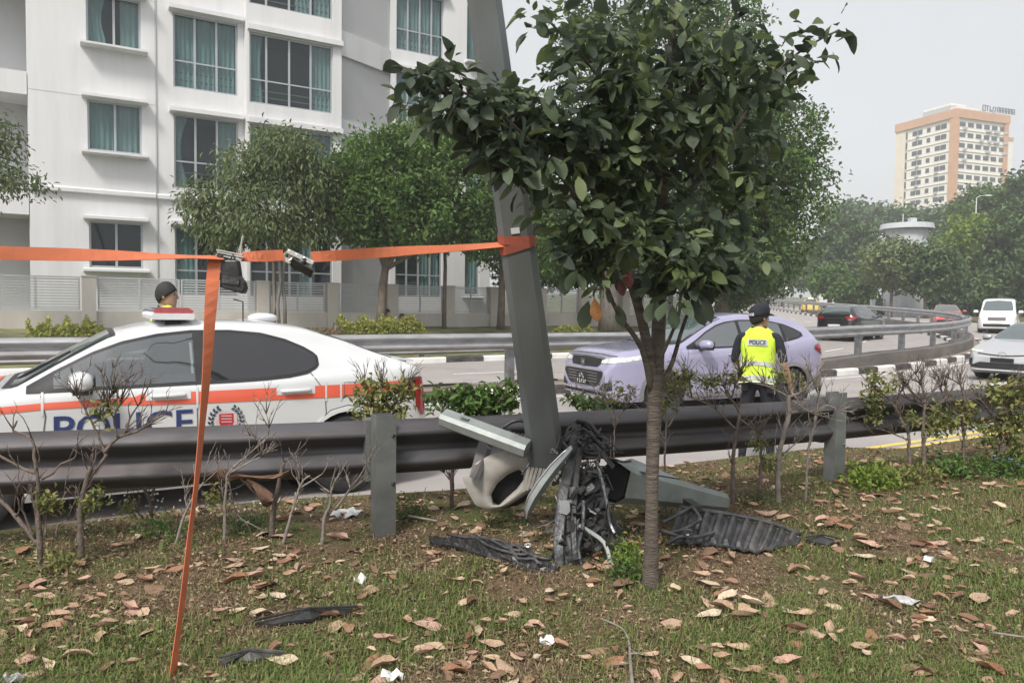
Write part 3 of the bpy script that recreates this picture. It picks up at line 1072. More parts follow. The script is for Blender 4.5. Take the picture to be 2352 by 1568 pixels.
# lower stair tower at the right
tbox(RD, RN, RW, RW + 3.6, 0, ztop - 5.6, -8, -1.0).build('stair_tower', tw_white, tow)
tbox(RD, RN, RW, RW + 3.7, ztop - 6.4, ztop - 5.4, -8, -0.9).build('roof_band', tw_orange, tow)

# round white building among the trees
rp = P(2083, 520, 72)
rb_ = thing('round_building', 'low round white building with flat roof disc among the far trees', 'building', (rp.x, rp.y, 0))
rw_ = mat('pale_roof', (0.46, 0.48, 0.50), rough=0.7, var=0.05)
mb = MB(); mb.tube([(0, 0, 0), (0, 0, rp.z - 0.3)], 1.85, 20); mb.build('wall', rw_, rb_)
mb = MB(); mb.tube([(0, 0, rp.z - 0.3), (0, 0, rp.z + 0.2)], [2.4, 2.3], 24); mb.build('roof', rw_, rb_)
mb = MB(); mb.box((0.5, 0, rp.z + 0.5), (0.6, 0.6, 0.6)); mb.tube([(-0.4, 0, rp.z + .2), (-0.4, 0, rp.z + 1.2)], 0.05, 6); mb.build('roof_vent', rw_, rb_)
# ------------------------------------------------------------------ vehicles
tyre_m = mat('tyre_rubber', (0.022, 0.022, 0.023), rough=0.85, var=0.2, scale=10)
rim_m = mat('alloy_rim', (0.30, 0.30, 0.31), rough=0.35, metal=0.8)
rim_dark = mat('dark_alloy_rim', (0.07, 0.07, 0.075), rough=0.4, metal=0.7)
trim_m = mat('black_trim', (0.018, 0.018, 0.020), rough=0.45, var=0.2)
seam_m = mat('panel_gap', (0.10, 0.10, 0.11), rough=0.8)
under_m = mat('underbody', (0.012, 0.012, 0.013), rough=0.95)
chrome_m = mat('chrome', (0.62, 0.62, 0.63), rough=0.18, metal=0.95, var=0.03)
car_glass = glass_mat('car_glass', (0.028, 0.036, 0.040), rough=0.03, spec=1.0)
car_glass.node_tree.nodes['Principled BSDF'].inputs['IOR'].default_value = 2.1
car_glass_clear = glass_mat('windscreen_glass', (0.06, 0.085, 0.085), rough=0.03, spec=1.0)
car_glass_clear.node_tree.nodes['Principled BSDF'].inputs['IOR'].default_value = 1.9
tint_glass = glass_mat('tinted_car_glass', (0.016, 0.016, 0.018), rough=0.04, spec=1.0)
lamp_red = mat('tail_lamp_red', (0.30, 0.015, 0.018), rough=0.15, var=0.2, scale=20, coat=0.6)
lamp_dark = mat('tail_lamp_dark', (0.09, 0.008, 0.012), rough=0.12, coat=0.6)
lamp_clear = mat('headlamp_clear', (0.60, 0.62, 0.60), rough=0.12, var=0.35, scale=18, coat=0.8)
plate_b = mat('plate_black', (0.012, 0.012, 0.013), rough=0.4)
plate_w = mat('plate_white', (0.72, 0.72, 0.72), rough=0.4)

def prof(pts):
    xs = np.array([p[0] for p in pts][::-1], float); ys = np.array([p[1] for p in pts][::-1], float)
    if xs[0] > xs[-1]: xs, ys = xs[::-1], ys[::-1]
    g = np.linspace(xs[0], xs[-1], 600)
    y = np.interp(g, xs, ys)
    k = 13
    pad = np.pad(y, k // 2, mode='edge')
    y2 = np.convolve(pad, np.ones(k) / k, mode='valid')
    return lambda x: float(np.interp(x, g, y2))

def text_mesh(txt, size, bold=0.0, shear=0.0):
    cu = bpy.data.curves.new('lettering', 'FONT')
    cu.body = txt; cu.size = size; cu.align_x = 'CENTER'; cu.align_y = 'CENTER'
    cu.offset = bold; cu.shear = shear; cu.resolution_u = 3
    o = bpy.data.objects.new('lettering', cu)
    COL.objects.link(o)
    dg = bpy.context.evaluated_depsgraph_get()
    me = bpy.data.meshes.new_from_object(o.evaluated_get(dg))
    bpy.data.objects.remove(o); bpy.data.curves.remove(cu)
    vs = [v.co.copy() for v in me.vertices]; fs = [tuple(p.vertices) for p in me.polygons]
    bpy.data.meshes.remove(me)
    return vs, fs

class Car:
    def __init__(s, S, paint, root):
        s.S, s.root, s.paint = S, root, paint
        s.top, s.belt, s.bot, s.hw, s.rw = (prof(S[k]) for k in ('top', 'belt', 'bot', 'hw', 'rw'))
        s.x0, s.x1 = S['top'][0][0], S['top'][-1][0]      # front (positive), rear
        s.shell()
    def section(s, x):
        W, zb, zl, zt, r = s.hw(x), s.bot(x), s.belt(x), s.top(x), s.rw(x)
        h = zl - zb
        zt = max(zt, zl + 0.012)
        cab = zt - zl
        we = W * r
        dr = 0.10 * min(1.0, cab / 0.4) + 0.004
        p = [(0.0, zb + .01), (0.5 * W, zb + .004), (0.86 * W, zb), (0.945 * W, zb + 0.015), (0.975 * W, zb + 0.06), (0.985 * W, zb + 0.13)]
        for t, k in ((0.28, .99), (.36, .995), (.44, 1.0), (.52, 1.0), (.60, .998), (.68, .994), (.76, .99), (.84, .988), (.90, .984), (.955, .972)):
            p.append((k * W, zb + t * h))
        p.append((.955 * W, zl)); p.append((.938 * W, zl + 0.012 * min(1, cab / .05)))
        y0, z0 = .938 * W, zl + 0.012
        y1, z1 = we, zt - dr
        if z1 < z0: z1 = z0 + 0.3 * (zt - z0)
        for t in (0.2, .4, .6, .8, 1.0):
            b = 0.018 * math.sin(math.pi * t) * min(1, cab / .3)
            p.append((y0 + (y1 - y0) * t + b, z0 + (z1 - z0) * t))
        p += [(we * .965, z1 + (zt - z1) * .42), (we * .90, z1 + (zt - z1) * .68), (we * .72, z1 + (zt - z1) * .88), (we * .40, z1 + (zt - z1) * .975), (0, zt)]
        return p
    def shell(s):
        xs = set(np.linspace(s.x0, s.x1, 64).round(4))
        for xa in (s.S['xf'], s.S['xr']):
            xs |= set(np.arange(xa - .5, xa + .5, 0.035).round(4))
        for k in (0.01, 0.03, 0.06, 0.1):
            xs |= {round(s.x0 - k, 4), round(s.x1 + k, 4)}
        xs = sorted(x for x in xs if s.x1 <= x <= s.x0)
        rings = []
        for x in xs:
            sec = s.section(x)
            ring = [Vector((x, y, z)) for y, z in sec] + [Vector((x, -y, z)) for y, z in reversed(sec[1:-1])]
            rings.append(ring)
        mb = MB(); mb.loft(rings)
        s.bvh = BVHTree.FromPolygons(mb.v, mb.f)
        # wheel openings
        ra = s.S['R'] * s.S.get('arch', 1.15)
        V = [Vector(v) for v in mb.v]
        zc = s.S['R']
        keep = []
        for f in mb.f:
            c = sum((V[i] for i in f), Vector()) / len(f)
            W = s.hw(c.x)
            cut = False
            if abs(c.y) > .55 * W:
                for xa in (s.S['xf'], s.S['xr']):
                    if (c.x - xa) ** 2 + (c.z - zc) ** 2 < ra * ra: cut = True
                for q in s.S.get('cut', ()):
                    xs_, lo_, hi_ = zip(*sorted(q))
                    if xs_[0] < c.x < xs_[-1] and np.interp(c.x, xs_, lo_) < c.z < np.interp(c.x, xs_, hi_): cut = True
            if not cut: keep.append(f)
        used = {i for f in keep for i in f}
        from collections import Counter
        ec = Counter()
        for f in keep:
            for a, b in zip(f, f[1:] + f[:1]): ec[tuple(sorted((a, b)))] += 1
        bd = {i for e, n in ec.items() if n == 1 for i in e}
        for i in bd:
            v = V[i]
            if abs(v.y) < .55 * s.hw(v.x): continue
            for xa in (s.S['xf'], s.S['xr']):
                d = Vector((v.x - xa, 0, v.z - zc))
                if 0.2 < d.length < ra * 1.35 and v.z > s.bot(v.x) + .03:
                    d = d.normalized() * ra
                    V[i] = Vector((xa + d.x, v.y, zc + d.z))
        m2 = MB(); m2.v = [tuple(v) for v in V]; m2.f = keep; m2.mi = [0] * len(keep)
        s.body = m2.build('body', s.paint, s.root, smooth=True, angle=38)
        if s.S.get('cut'):
            mc = MB(); mc.v = [tuple(v + (Vector((v.x * .9, 0, .9)) - v).normalized() * .03) for v in V]
            mc.f = [f for f in keep if all(V[i].z > .86 and -1.5 < V[i].x < 1.05 for i in f)]; mc.mi = [0] * len(mc.f)
            mc.build('cabin_lining', trim_m, s.root, smooth=True)
            mc = MB(); mc.box((-.2, 0, .80), (2.5, 1.6, .06)); mc.build('cabin_floor', under_m, s.root)
            for x in (.25, -.75):
                for y in (-.38, .38):
                    mc = MB(); mc.loft([[Vector((x - .22 * t + u, y + v, .80 + .42 * t)) for u, v in ((-.07, -.22 + .05 * t), (.07, -.22 + .05 * t), (.07, .22 - .05 * t), (-.07, .22 - .05 * t))] for t in (0, .5, 1)])
                    mc.box((x - .25, y, 1.29), (.09, .24, .16)); mc.build('seat', seat_m, s.root)
            mc = MB(); mc.tube([(.62 + .10 * math.sin(t), -.38 + .18 * math.cos(t), 1.0 + .17 * math.sin(t)) for t in np.linspace(0, 6.28, 20)], .014, 6); mc.build('steering_wheel', trim_m, s.root)
            mc = MB(); mc.box((.85, 0, .93), (.35, 1.45, .16)); mc.build('dashboard', trim_m, s.root)
        # dark wells and arch lips
        for xa in (s.S['xf'], s.S['xr']):
            mb = MB()
            for sg in (1, -1):
                W = s.hw(xa) * sg
                rings = []
                for yy in (W * .97, W * .45):
                    rings.append([Vector((xa + ra * 1.0 * math.cos(t), yy, zc + ra * math.sin(t))) for t in np.linspace(-.5, math.pi + .5, 18)])
                mb.loft(rings, closed=False)
            mb.box((xa, 0, zc), (ra * 1.9, s.hw(xa) * 0.88, ra * 1.7))
            mb.build('wheel_well', under_m, s.root)
            for sg in (1, -1):
                mb = MB(); W = s.hw(xa) * sg
                rings = []
                lw = s.S.get('lip', 0.018)
                for t in np.linspace(-.25, math.pi + .25, 22):
                    c, q = math.cos(t), math.sin(t)
                    def pt(r, o):
                        x, z = xa + r * c, zc + r * q
                        h = s.cast_side(x, max(z, s.bot(x) + .05), sg)
                        y = (h[0].y if h else W) + sg * o
                        return Vector((x, y, z))
                    rings.append([pt(ra - .012, -.02), pt(ra - .012, .012), pt(ra + lw, .010), pt(ra + lw, -.01)])
                mb.loft(rings)
                mb.build('wheel_arch', s.S.get('lip_m') or s.paint, s.root, smooth=True, angle=40)
    def cast_side(s, x, z, sg):
        h = s.bvh.ray_cast(Vector((x, 3 * sg, z)), Vector((0, -sg, 0)))
        return (h[0], h[1]) if h[0] is not None else None
    def cast(s, view, a, b, sg=1):
        if view == 'side': o, d = Vector((a, 3 * sg, b)), Vector((0, -sg, 0))
        elif view == 'front': o, d = Vector((s.x0 + 2, a, b)), Vector((-1, 0, 0))
        elif view == 'rear': o, d = Vector((s.x1 - 2, a, b)), Vector((1, 0, 0))
        else: o, d = Vector((a, b, 4)), Vector((0, 0, -1))
        h = s.bvh.ray_cast(o, d)
        return h[0], h[1]
    def patch(s, name, m, view, cols, n=24, rows=8, off=0.005, sg=1, parent=None, thick=0.0):
        """cols: (a, lo, hi) along the patch; projected onto the shell"""
        A = np.array(cols, float)
        order = np.argsort(A[:, 0]); A = A[order]
        a = np.linspace(A[0, 0], A[-1, 0], n)
        lo, hi = np.interp(a, A[:, 0], A[:, 1]), np.interp(a, A[:, 0], A[:, 2])
        mb = MB(); grid = []
        for i in range(n):
            line = []
            for j in range(rows + 1):
                b = lo[i] + (hi[i] - lo[i]) * j / rows
                h, nn = s.cast(view, a[i], b, sg)
                line.append((h + nn * off) if h is not None else None)
            grid.append(line)
        vs, fs, idx = [], [], {}
        for i in range(n):
            for j in range(rows + 1):
                if grid[i][j] is not None:
                    idx[i, j] = len(vs); vs.append(grid[i][j])
        for i in range(n - 1):
            for j in range(rows):
                q = [(i, j), (i + 1, j), (i + 1, j + 1), (i, j + 1)]
                if all(k in idx for k in q):
                    pts = [vs[idx[k]] for k in q]
                    if max((pts[0] - p).length for p in pts) > 0.6: continue
                    fs.append(tuple(idx[k] for k in q))
        mb.add(vs, fs)
        return mb.build(name, m, parent or s.root, smooth=True)
    def line(s, name, m, view, pts, w=0.008, off=0.003, sg=1):
        """thin gap along a polyline in the view plane"""
        mb = MB(); rings = []
        dense = []
        for p, q in zip(pts[:-1], pts[1:]):
            k = max(2, int(math.hypot(q[0] - p[0], q[1] - p[1]) / .03))
            dense += [(p[0] + (q[0] - p[0]) * i / k, p[1] + (q[1] - p[1]) * i / k) for i in range(k)]
        dense.append(pts[-1])
        for i, p in enumerate(dense):
            q, r = dense[max(i - 1, 0)], dense[min(i + 1, len(dense) - 1)]
            d = Vector((r[0] - q[0], r[1] - q[1])); d.normalize()
            ring = []
            for k in (-1, 1):
                h, nn = s.cast(view, p[0] - d.y * k * w / 2, p[1] + d.x * k * w / 2, sg)
                if h is None: break
                ring.append(h + nn * off)
            if len(ring) == 2: rings.append(ring)
        if len(rings) > 1:
            mb.loft(rings, closed=False)
            return mb.build(name, m, s.root)
    def text(s, name, txt, m, view, a, b, size, sg=1, bold=0.0, off=0.006, sx=1.0, parent=None, tilt=0.0):
        vs, fs = text_mesh(txt, size, bold)
        mb = MB(); out = []
        for v in vs:
            x, y = v.x * sx, v.y + v.x * tilt
            if view == 'side': p = (a - sg * x, b + y)       # reads from outside
            elif view == 'front': p = (a + x, b + y)
            else: p = (a - x, b + y)
            if view == 'front': p = (a + x, b + y)
            h, nn = s.cast(view, p[0], p[1], sg)
            out.append(h + nn * off if h is not None else Vector((p[0], sg * s.hw(p[0]), p[1])))
        mb.add(out, fs)
        return mb.build(name, m, parent or s.root)
    def wheels(s, rim=None, spokes=5, only=None):
        R = s.S['R']; wd = s.S.get('tw', 0.215)
        rim = rim or rim_m
        proto = None
        for xa in (s.S['xf'], s.S['xr']):
            for sg in (1, -1):
                y = sg * (s.hw(xa) - 0.012)
                if proto is None:
                    w = bpy.data.objects.new('wheel', None); COL.objects.link(w); w.parent = s.root
                    mb = MB(); rings = []
                    pr = [(R * .66, 0.0), (R * .72, .012), (R * .86, .014), (R * .95, .002), (R * .99, -.025), (R, -.05), (R, -wd + .05), (R * .98, -wd + .02), (R * .9, -wd), (R * .66, -wd)]
                    for t in np.linspace(0, 2 * math.pi, 33)[:-1]:
                        rings.append([Vector((r * math.cos(t), yy, r * math.sin(t))) for r, yy in pr])
                    rings.append(rings[0])
                    mb.loft(rings, closed=True, cap=False); mb.build('tyre', tyre_m, w, smooth=True, angle=40)
                    mb = MB()
                    for k in range(spokes):
                        for dd in (-.13, .13):
                            t = 2 * math.pi * k / spokes + dd
                            mb.bar((R * .10 * math.cos(t), -.015, R * .10 * math.sin(t)), (R * .64 * math.cos(t + dd * .4), -.012, R * .64 * math.sin(t + dd * .4)), .03, R * .10, up=(0, 1, 0))
                    rr = [[Vector((r * math.cos(t), yy, r * math.sin(t))) for r, yy in ((R * .60, -.03), (R * .61, .002), (R * .67, .004), (R * .67, -.05))] for t in np.linspace(0, 2 * math.pi, 29)]
                    mb.loft(rr, closed=True, cap=False)
                    mb.tube([(0, -.03, 0), (0, .002, 0)], R * .14, 12)
                    mb.build('rim', rim, w, smooth=True, angle=30)
                    mb = MB(); mb.tube([(0, -.12, 0), (0, -.07, 0)], R * .62, 20); mb.build('brake_disc', under_m, w)
                    proto = w
                else:
                    w = copy_tree(proto, s.root)
                w.location = (xa, y, R)
                w.rotation_euler = (0, 0, 0) if sg > 0 else (0, 0, math.pi)
    def mirror(s, x, z, sg, m, size=(0.13, 0.22, 0.14), reach=0.17):
        h = s.cast_side(x, z, sg)
        y = h[0].y if h else sg * s.hw(x)
        mb = MB()
        c = Vector((x, y + sg * reach, z + .05))
        rings = []
        for t, k in ((-1, .45), (-.8, .8), (-.4, 1), (.3, 1), (.75, .85), (1, .5)):
            rings.append([c + Vector((size[0] * (.5 * k * math.cos(a)) + (.02 if t < 0 else 0), sg * size[1] / 2 * t, size[2] * .5 * k * math.sin(a) * (1.0 if math.sin(a) > 0 else .8))) for a in np.linspace(0, 2 * math.pi, 13)[:-1]])
        mb.loft(rings)
        r = mb.build('wing_mirror', m, s.root, smooth=True, angle=50)
        mb = MB()
        mb.tube([(x + .01, y - sg * .02, z - .03), (x, y + sg * reach * .7, z - .01)], [.035, .028], 8)
        mb.box((c.x, c.y, c.z - size[2] * .40), (size[0] * .8, size[1] * .8, .03))
        mb.build('mirror_base', trim_m, r)
        mb = MB(); mb.box((c.x - size[0] * .47, c.y, c.z), (.012, size[1] * .78, size[2] * .62)); mb.build('mirror_glass', car_glass, r)
    def handle(s, x, z, sg, m, L=0.2):
        h = s.cast_side(x, z, sg)
        y = h[0].y
        mb = MB()
        mb.loft([[Vector((x + u, y + sg * (o + .02 * math.cos(a)), z + .016 * math.sin(a))) for a in np.linspace(0, 2 * math.pi, 9)[:-1]] for u, o in ((-L / 2, -.012), (-L / 2 + .02, .018), (0, .026), (L / 2 - .02, .018), (L / 2, -.012))])
        mb.build('door_handle', m, s.root, smooth=True)

def place_car(root, x, y, heading_deg, z=None):
    root.location = (x, y, zroad(y) if z is None else z)
    root.rotation_euler = (0, 0, math.radians(heading_deg))

def smoothcols(pts, n=40, which=None):
    return pts

# ------------------------------------------------------------------ police liftback beside the near rail
seat_m = mat('seat_cloth', (.045, .045, .05), rough=.9)
see_glass = glass_mat('see_through_car_glass', (0.03, 0.04, 0.045), rough=0.03, trans=0.5, spec=1.0)
see_glass.node_tree.nodes['Principled BSDF'].inputs['IOR'].default_value = 2.5
pol_white = mat('police_white_paint', (0.60, 0.61, 0.62), rough=0.28, var=0.015, scale=2, coat=0.7, dirt=(0.6, 0.6, 0.6), dirt_amt=0.12, dirt_scale=1.5)
pol_red = mat('police_red_film', (0.72, 0.125, 0.07), rough=0.35, var=0.04, coat=0.3)
pol_blue = mat('police_blue_film', (0.030, 0.046, 0.15), rough=0.4, var=0.08)
pol = thing('police_car', 'white police liftback with red side stripe and blue POLICE lettering behind the near guard rail', 'police car')
SP = dict(xf=1.40, xr=-1.335, R=0.338, arch=1.13,
          top=[(2.33, .62), (2.28, .72), (2.1, .82), (1.6, .92), (1.25, .97), (1.10, 1.0), (.8, 1.19), (.48, 1.37), (.2, 1.44), (-.2, 1.47), (-.7, 1.462), (-1.05, 1.415), (-1.4, 1.305), (-1.7, 1.185), (-1.95, 1.10), (-2.05, 1.07), (-2.10, .98), (-2.13, .80), (-2.14, .62)],
          belt=[(2.33, .58), (2.28, .68), (2.1, .77), (1.6, .86), (1.05, .935), (0, .965), (-.8, .99), (-1.1, 1.01), (-1.5, 1.03), (-1.9, 1.05), (-2.04, 1.055), (-2.10, .95), (-2.13, .76), (-2.14, .58)],
          bot=[(2.33, .28), (2.2, .20), (1.8, .18), (0, .17), (-1.8, .20), (-2.05, .27), (-2.14, .36)],
          hw=[(2.33, .58), (2.27, .70), (2.15, .80), (1.9, .88), (1.4, .92), (.5, .925), (-.6, .925), (-1.4, .925), (-1.8, .895), (-2.02, .84), (-2.11, .78), (-2.14, .72)],
          rw=[(2.33, .84), (1.15, .86), (.8, .80), (.45, .735), (.1, .705), (-.5, .695), (-1.2, .70), (-1.6, .73), (-1.95, .84), (-2.14, .88)])
SP['cut'] = [[(.88, 1.0, 1.04), (.6, 1.005, 1.185), (.4, 1.01, 1.255), (.15, 1.015, 1.31), (-.06, 1.02, 1.335)]]
pc = Car(SP, pol_white, pol)
pc.wheels(rim_dark)
for sg in (1, -1):
    # side glass with dark surround, drawn as one daylight opening and split by the pillar
    dl = [(1.02, .965, .985), (.85, .968, 1.085), (.6, .972, 1.215), (.4, .975, 1.29), (.15, .98, 1.345), (-.1, .985, 1.372), (-.4, .99, 1.372), (-.65, .998, 1.348), (-.85, 1.012, 1.295), (-1.0, 1.04, 1.23), (-1.08, 1.08, 1.18), (-1.105, 1.11, 1.15)]
    pc.patch('window_surround', trim_m, 'side', [(a, b - .012, c + .016) for a, b, c in dl if a < -.01] , n=60, rows=10, off=.004, sg=sg)
    fd = [q for q in dl if q[0] > -.15]
    pc.patch('window_seal', trim_m, 'side', [(a, b - .012, min(b + .075, c + .016)) for a, b, c in fd], n=40, rows=4, off=.004, sg=sg)
    pc.patch('window_seal', trim_m, 'side', [(a, max(c - .075, b - .012), c + .016) for a, b, c in fd], n=40, rows=4, off=.004, sg=sg)
    pc.patch('window_seal', trim_m, 'side', [q for q in dl if q[0] > .84], n=12, rows=6, off=.004, sg=sg)
    fr = [(a, b + .012, c - .012) for a, b, c in dl if -.05 < a < .86] + [(-.11, .998, 1.36)]
    rr = [(-.18, 1.0, 1.362)] + [(a, b + .012, c - .012) for a, b, c in dl if -1.09 < a < -.2]
    pc.patch('front_side_window', see_glass, 'side', fr, n=40, rows=8, off=.008, sg=sg)
    pc.patch('rear_side_window', tint_glass, 'side', rr, n=50, rows=8, off=.008, sg=sg)
    # red stripe, broken by white lines
    pc.patch('red_stripe', pol_red, 'side', [(2.1, .71, .775), (1.6, .80, .85), (.93, .845, .89), (.31, .85, .905), (.30, .842, .912), (.27, .842, .935), (-.12, .835, .925), (-1.15, .83, .932), (-1.93, .835, .945)], n=110, rows=3, off=.0045, sg=sg)
    for xx in (.92, -.115, -1.14, -1.27, -1.62):
        pc.patch('stripe_break', pol_white, 'side', [(xx - .008, .80, .96), (xx + .008, .80, .96)], n=3, rows=5, off=.006, sg=sg)
    pc.line('door_gap', seam_m, 'side', [(.93, .94), (.90, .80), (.93, .55), (.92, .30)], .008, sg=sg)
    pc.line('door_gap', seam_m, 'side', [(-.115, .975), (-.115, .60), (-.13, .28)], .008, sg=sg)
    pc.line('door_gap', seam_m, 'side', [(-1.02, 1.04), (-1.13, .88), (-1.14, .70), (-1.0, .45)], .008, sg=sg)
    pc.line('crease_shade', seam_m, 'side', [(-.98, .45), (-1.06, .62), (-1.18, .725), (-1.335, .76), (-1.49, .725), (-1.62, .66)], .005, sg=sg)  # dark line painted for the shade of a crease; the shell is smooth
    pc.line('fuel_flap', seam_m, 'side', [(-1.30, .84), (-1.30, .95), (-1.48, .95), (-1.48, .84), (-1.30, .84)], .005, off=.0065, sg=sg)
    pc.handle(.09, .905, sg, pol_white, .26); pc.handle(-.886, .90, sg, pol_white, .26)
    for xx, zz in ((.09, .905), (-.886, .90)):
        pc.patch('handle_recess', pol_white, 'side', [(xx - .16, zz - .03, zz + .035), (xx + .16, zz - .03, zz + .035)], n=8, rows=3, off=.0065, sg=sg)
    pc.mirror(.665, .985, sg, pol_white, (0.16, 0.25, 0.16), 0.17)
    pc.text('police_lettering', 'POLICE', pol_blue, 'side', .39, .690, .265, sg=sg, bold=.003, sx=1.10, off=.0055)
    # crest: laurel wreath round a red shield
    cx, cz = -.33, .685
    def decal(shape, m, name, parent=None, off=.006):
        mb = MB(); out = []
        for poly in shape:
            pts = []
            for a, b in poly:
                h, nn = pc.cast('side', cx - sg * a * -1 * (1 if sg > 0 else 1), cz + b, sg)
                pts.append(h + nn * off)
            mb.add(pts, [tuple(range(len(pts)))])
        return mb.build(name, m, pol)
    leaves = []
    for side in (-1, 1):
        for k in range(9):
            t = math.radians(-70 + k * 15.5)
            r = .118
            px_, pz_ = side * r * math.cos(t), r * math.sin(t)
            for io in (-1, 1):
                dx, dz = -side * math.sin(t), math.cos(t)
                nx, nz = side * math.cos(t) * io, math.sin(t) * io
                L, w = .036, .011
                ex, ez = dx * .75 + nx * .65, dz * .75 + nz * .65
                leaves.append([(px_, pz_), (px_ + ex * L * .5 + ez * w, pz_ + ez * L * .5 - ex * w), (px_ + ex * L, pz_ + ez * L), (px_ + ex * L * .5 - ez * w, pz_ + ez * L * .5 + ex * w)])
    wr = decal(leaves, mat('crest_green_black', (0.03, 0.045, 0.06), rough=.5), 'laurel_wreath'); wr['kind'] = 'stuff'
    ring_ = [[(.082 * math.cos(t), .082 * math.sin(t)) for t in np.linspace(0, 2 * math.pi, 25)[:-1]]]
    decal(ring_, mat('crest_pink', (0.55, 0.42, 0.43), rough=.5), 'crest_field', off=.0065)
    decal([[(-.055, .06), (-.055, -.01), (-.035, -.05), (0, -.072), (.035, -.05), (.055, -.01), (.055, .06)]], mat('crest_red', (0.42, 0.03, 0.045), rough=.45), 'crest_shield', off=.0075)
    bars = [[(-.04, z), (-.04, z - .008), (.04, z - .008 + .004), (.04, z + .004)] for z in (.045, .022, -.001)] + [[(-.03, -.028), (-.01, -.05), (.03, -.03), (.01, -.03)]]
    decal(bars, mat('crest_pink', (0.55, 0.42, 0.43)), 'crest_bars', off=.0085)
    # tail lamp wrapping round the corner
    pc.patch('tail_lamp', lamp_dark, 'side', [(-1.84, .88, .95), (-1.93, .82, .965), (-2.03, .76, .97), (-2.09, .74, .95)], n=16, rows=6, off=.008, sg=sg)
    pc.patch('tail_lamp_glow', lamp_red, 'side', [(-1.99, .72, .965), (-2.05, .62, .965), (-2.105, .62, .95)], n=8, rows=6, off=.011, sg=sg)
    pc.patch('headlamp', lamp_clear, 'side', [(1.95, .70, .78), (2.1, .66, .765), (2.25, .62, .70)], n=10, rows=5, off=.006, sg=sg)
    pc.patch('lower_sill', trim_m, 'side', [(1.0, .18, .27), (-.95, .18, .27)], n=20, rows=3, off=.004, sg=sg)
pc.patch('windscreen', car_glass_clear, 'top', [(.48, -.57, .57), (.7, -.62, .62), (.9, -.67, .67), (1.06, -.71, .71), (1.13, -.62, .62)], n=24, rows=20, off=.006)
pc.patch('windscreen_edge', trim_m, 'top', [(.44, -.60, .60), (.7, -.66, .66), (.9, -.71, .71), (1.1, -.76, .76), (1.18, -.66, .66)], n=24, rows=20, off=.004)
pc.patch('rear_window', tint_glass, 'top', [(-1.2, -.52, .52), (-1.6, -.55, .55), (-1.9, -.58, .58)], n=16, rows=12, off=.005)
pc.patch('bonnet_badge', pol_red, 'top', [(1.9, -.5, .5), (1.25, -.62, .62)], n=16, rows=14, off=.005)
pc.patch('rear_lamp_bar', lamp_dark, 'rear', [(-.70, .86, .94), (.70, .86, .94)], n=24, rows=3, off=.01)
pc.patch('rear_bumper', trim_m, 'rear', [(-.68, .37, .50), (.68, .37, .50)], n=24, rows=3, off=.01)
pc.patch('number_plate', plate_w, 'rear', [(-.26, .66, .77), (.26, .66, .77)], n=6, rows=3, off=.014)
mb = MB()
mb.loft([[Vector((-1.86 - .20 * t, y, 1.118 - .03 * t + dz)) for y, dz in ((-.62, 0), (.62, 0), (.62, .02), (-.62, .02))] for t in (0, 1)])
mb.build('boot_spoiler', pol_white, pol)
# wiper
mb = MB(); mb.tube([(1.14, .1, .99), (.95, .28, 1.11), (.75, .45, 1.225)], .008, 6); mb.build('wiper', trim_m, pol)
# light bar across the roof: white base, blue and red lens blocks
lb = bpy.data.objects.new('light_bar', None); COL.objects.link(lb); lb.parent = pol; lb.location = (.02, 0, 1.47)
mb = MB(); mb.loft([[Vector((x, y, z)) for x, z in ((-.15, .0), (.15, .0), (.16, .03), (.15, .05), (-.15, .05), (-.16, .03))] for y in (-.62, .62)]); mb.build('bar_base', mat('bar_white', (.72, .73, .75), rough=.3), lb, smooth=True, angle=30)
lens = lambda n, c: mat(n, c, rough=.08, coat=.9, var=.15, scale=25)
for y0, y1, m in ((-.61, -.30, lens('lens_blue', (.10, .20, .60))), (-.29, .50, lens('lens_clear', (.66, .68, .72))), (.51, .61, lens('lens_red', (.40, .06, .07)))):
    mb = MB(); mb.loft([[Vector((x, y, z)) for x, z in ((-.14, .05), (.14, .05), (.15, .07), (.11, .095), (-.11, .095), (-.15, .07))] for y in (y0, y1)]); mb.build('light_lens', m, lb, smooth=True, angle=30)
for y in (-.5, .5):
    mb = MB(); mb.box((0, y, -.02), (.12, .05, .05)); mb.build('bar_bracket', trim_m, lb)
mb = MB(); mb.ball((-.80, .0, 1.475), (.14, .10, .05), 14, 8); mb.build('roof_antenna', pol_white, pol, smooth=True)
mb = MB(); mb.tube([(-.55, .42, 1.45), (-.55, .42, 1.62)], .006, 6); mb.tube([(-.55, .42, 1.62), (-.47, .42, 1.64)], .006, 6); mb.build('whip_antenna', trim_m, pol)
# rear axle lands at about (-1.42, 6.4) on the side nearest the rail
hd = 210.0
h_ = math.radians(hd); fx = Vector((math.cos(h_), math.sin(h_), 0)); lx = Vector((-math.sin(h_), math.cos(h_), 0))
c_ = Vector((-1.42, 6.42, 0)) - fx * SP['xr'] - lx * .92
place_car(pol, c_.x, c_.y, hd, 0.0)
pol.scale = (1, 1, 1.03)

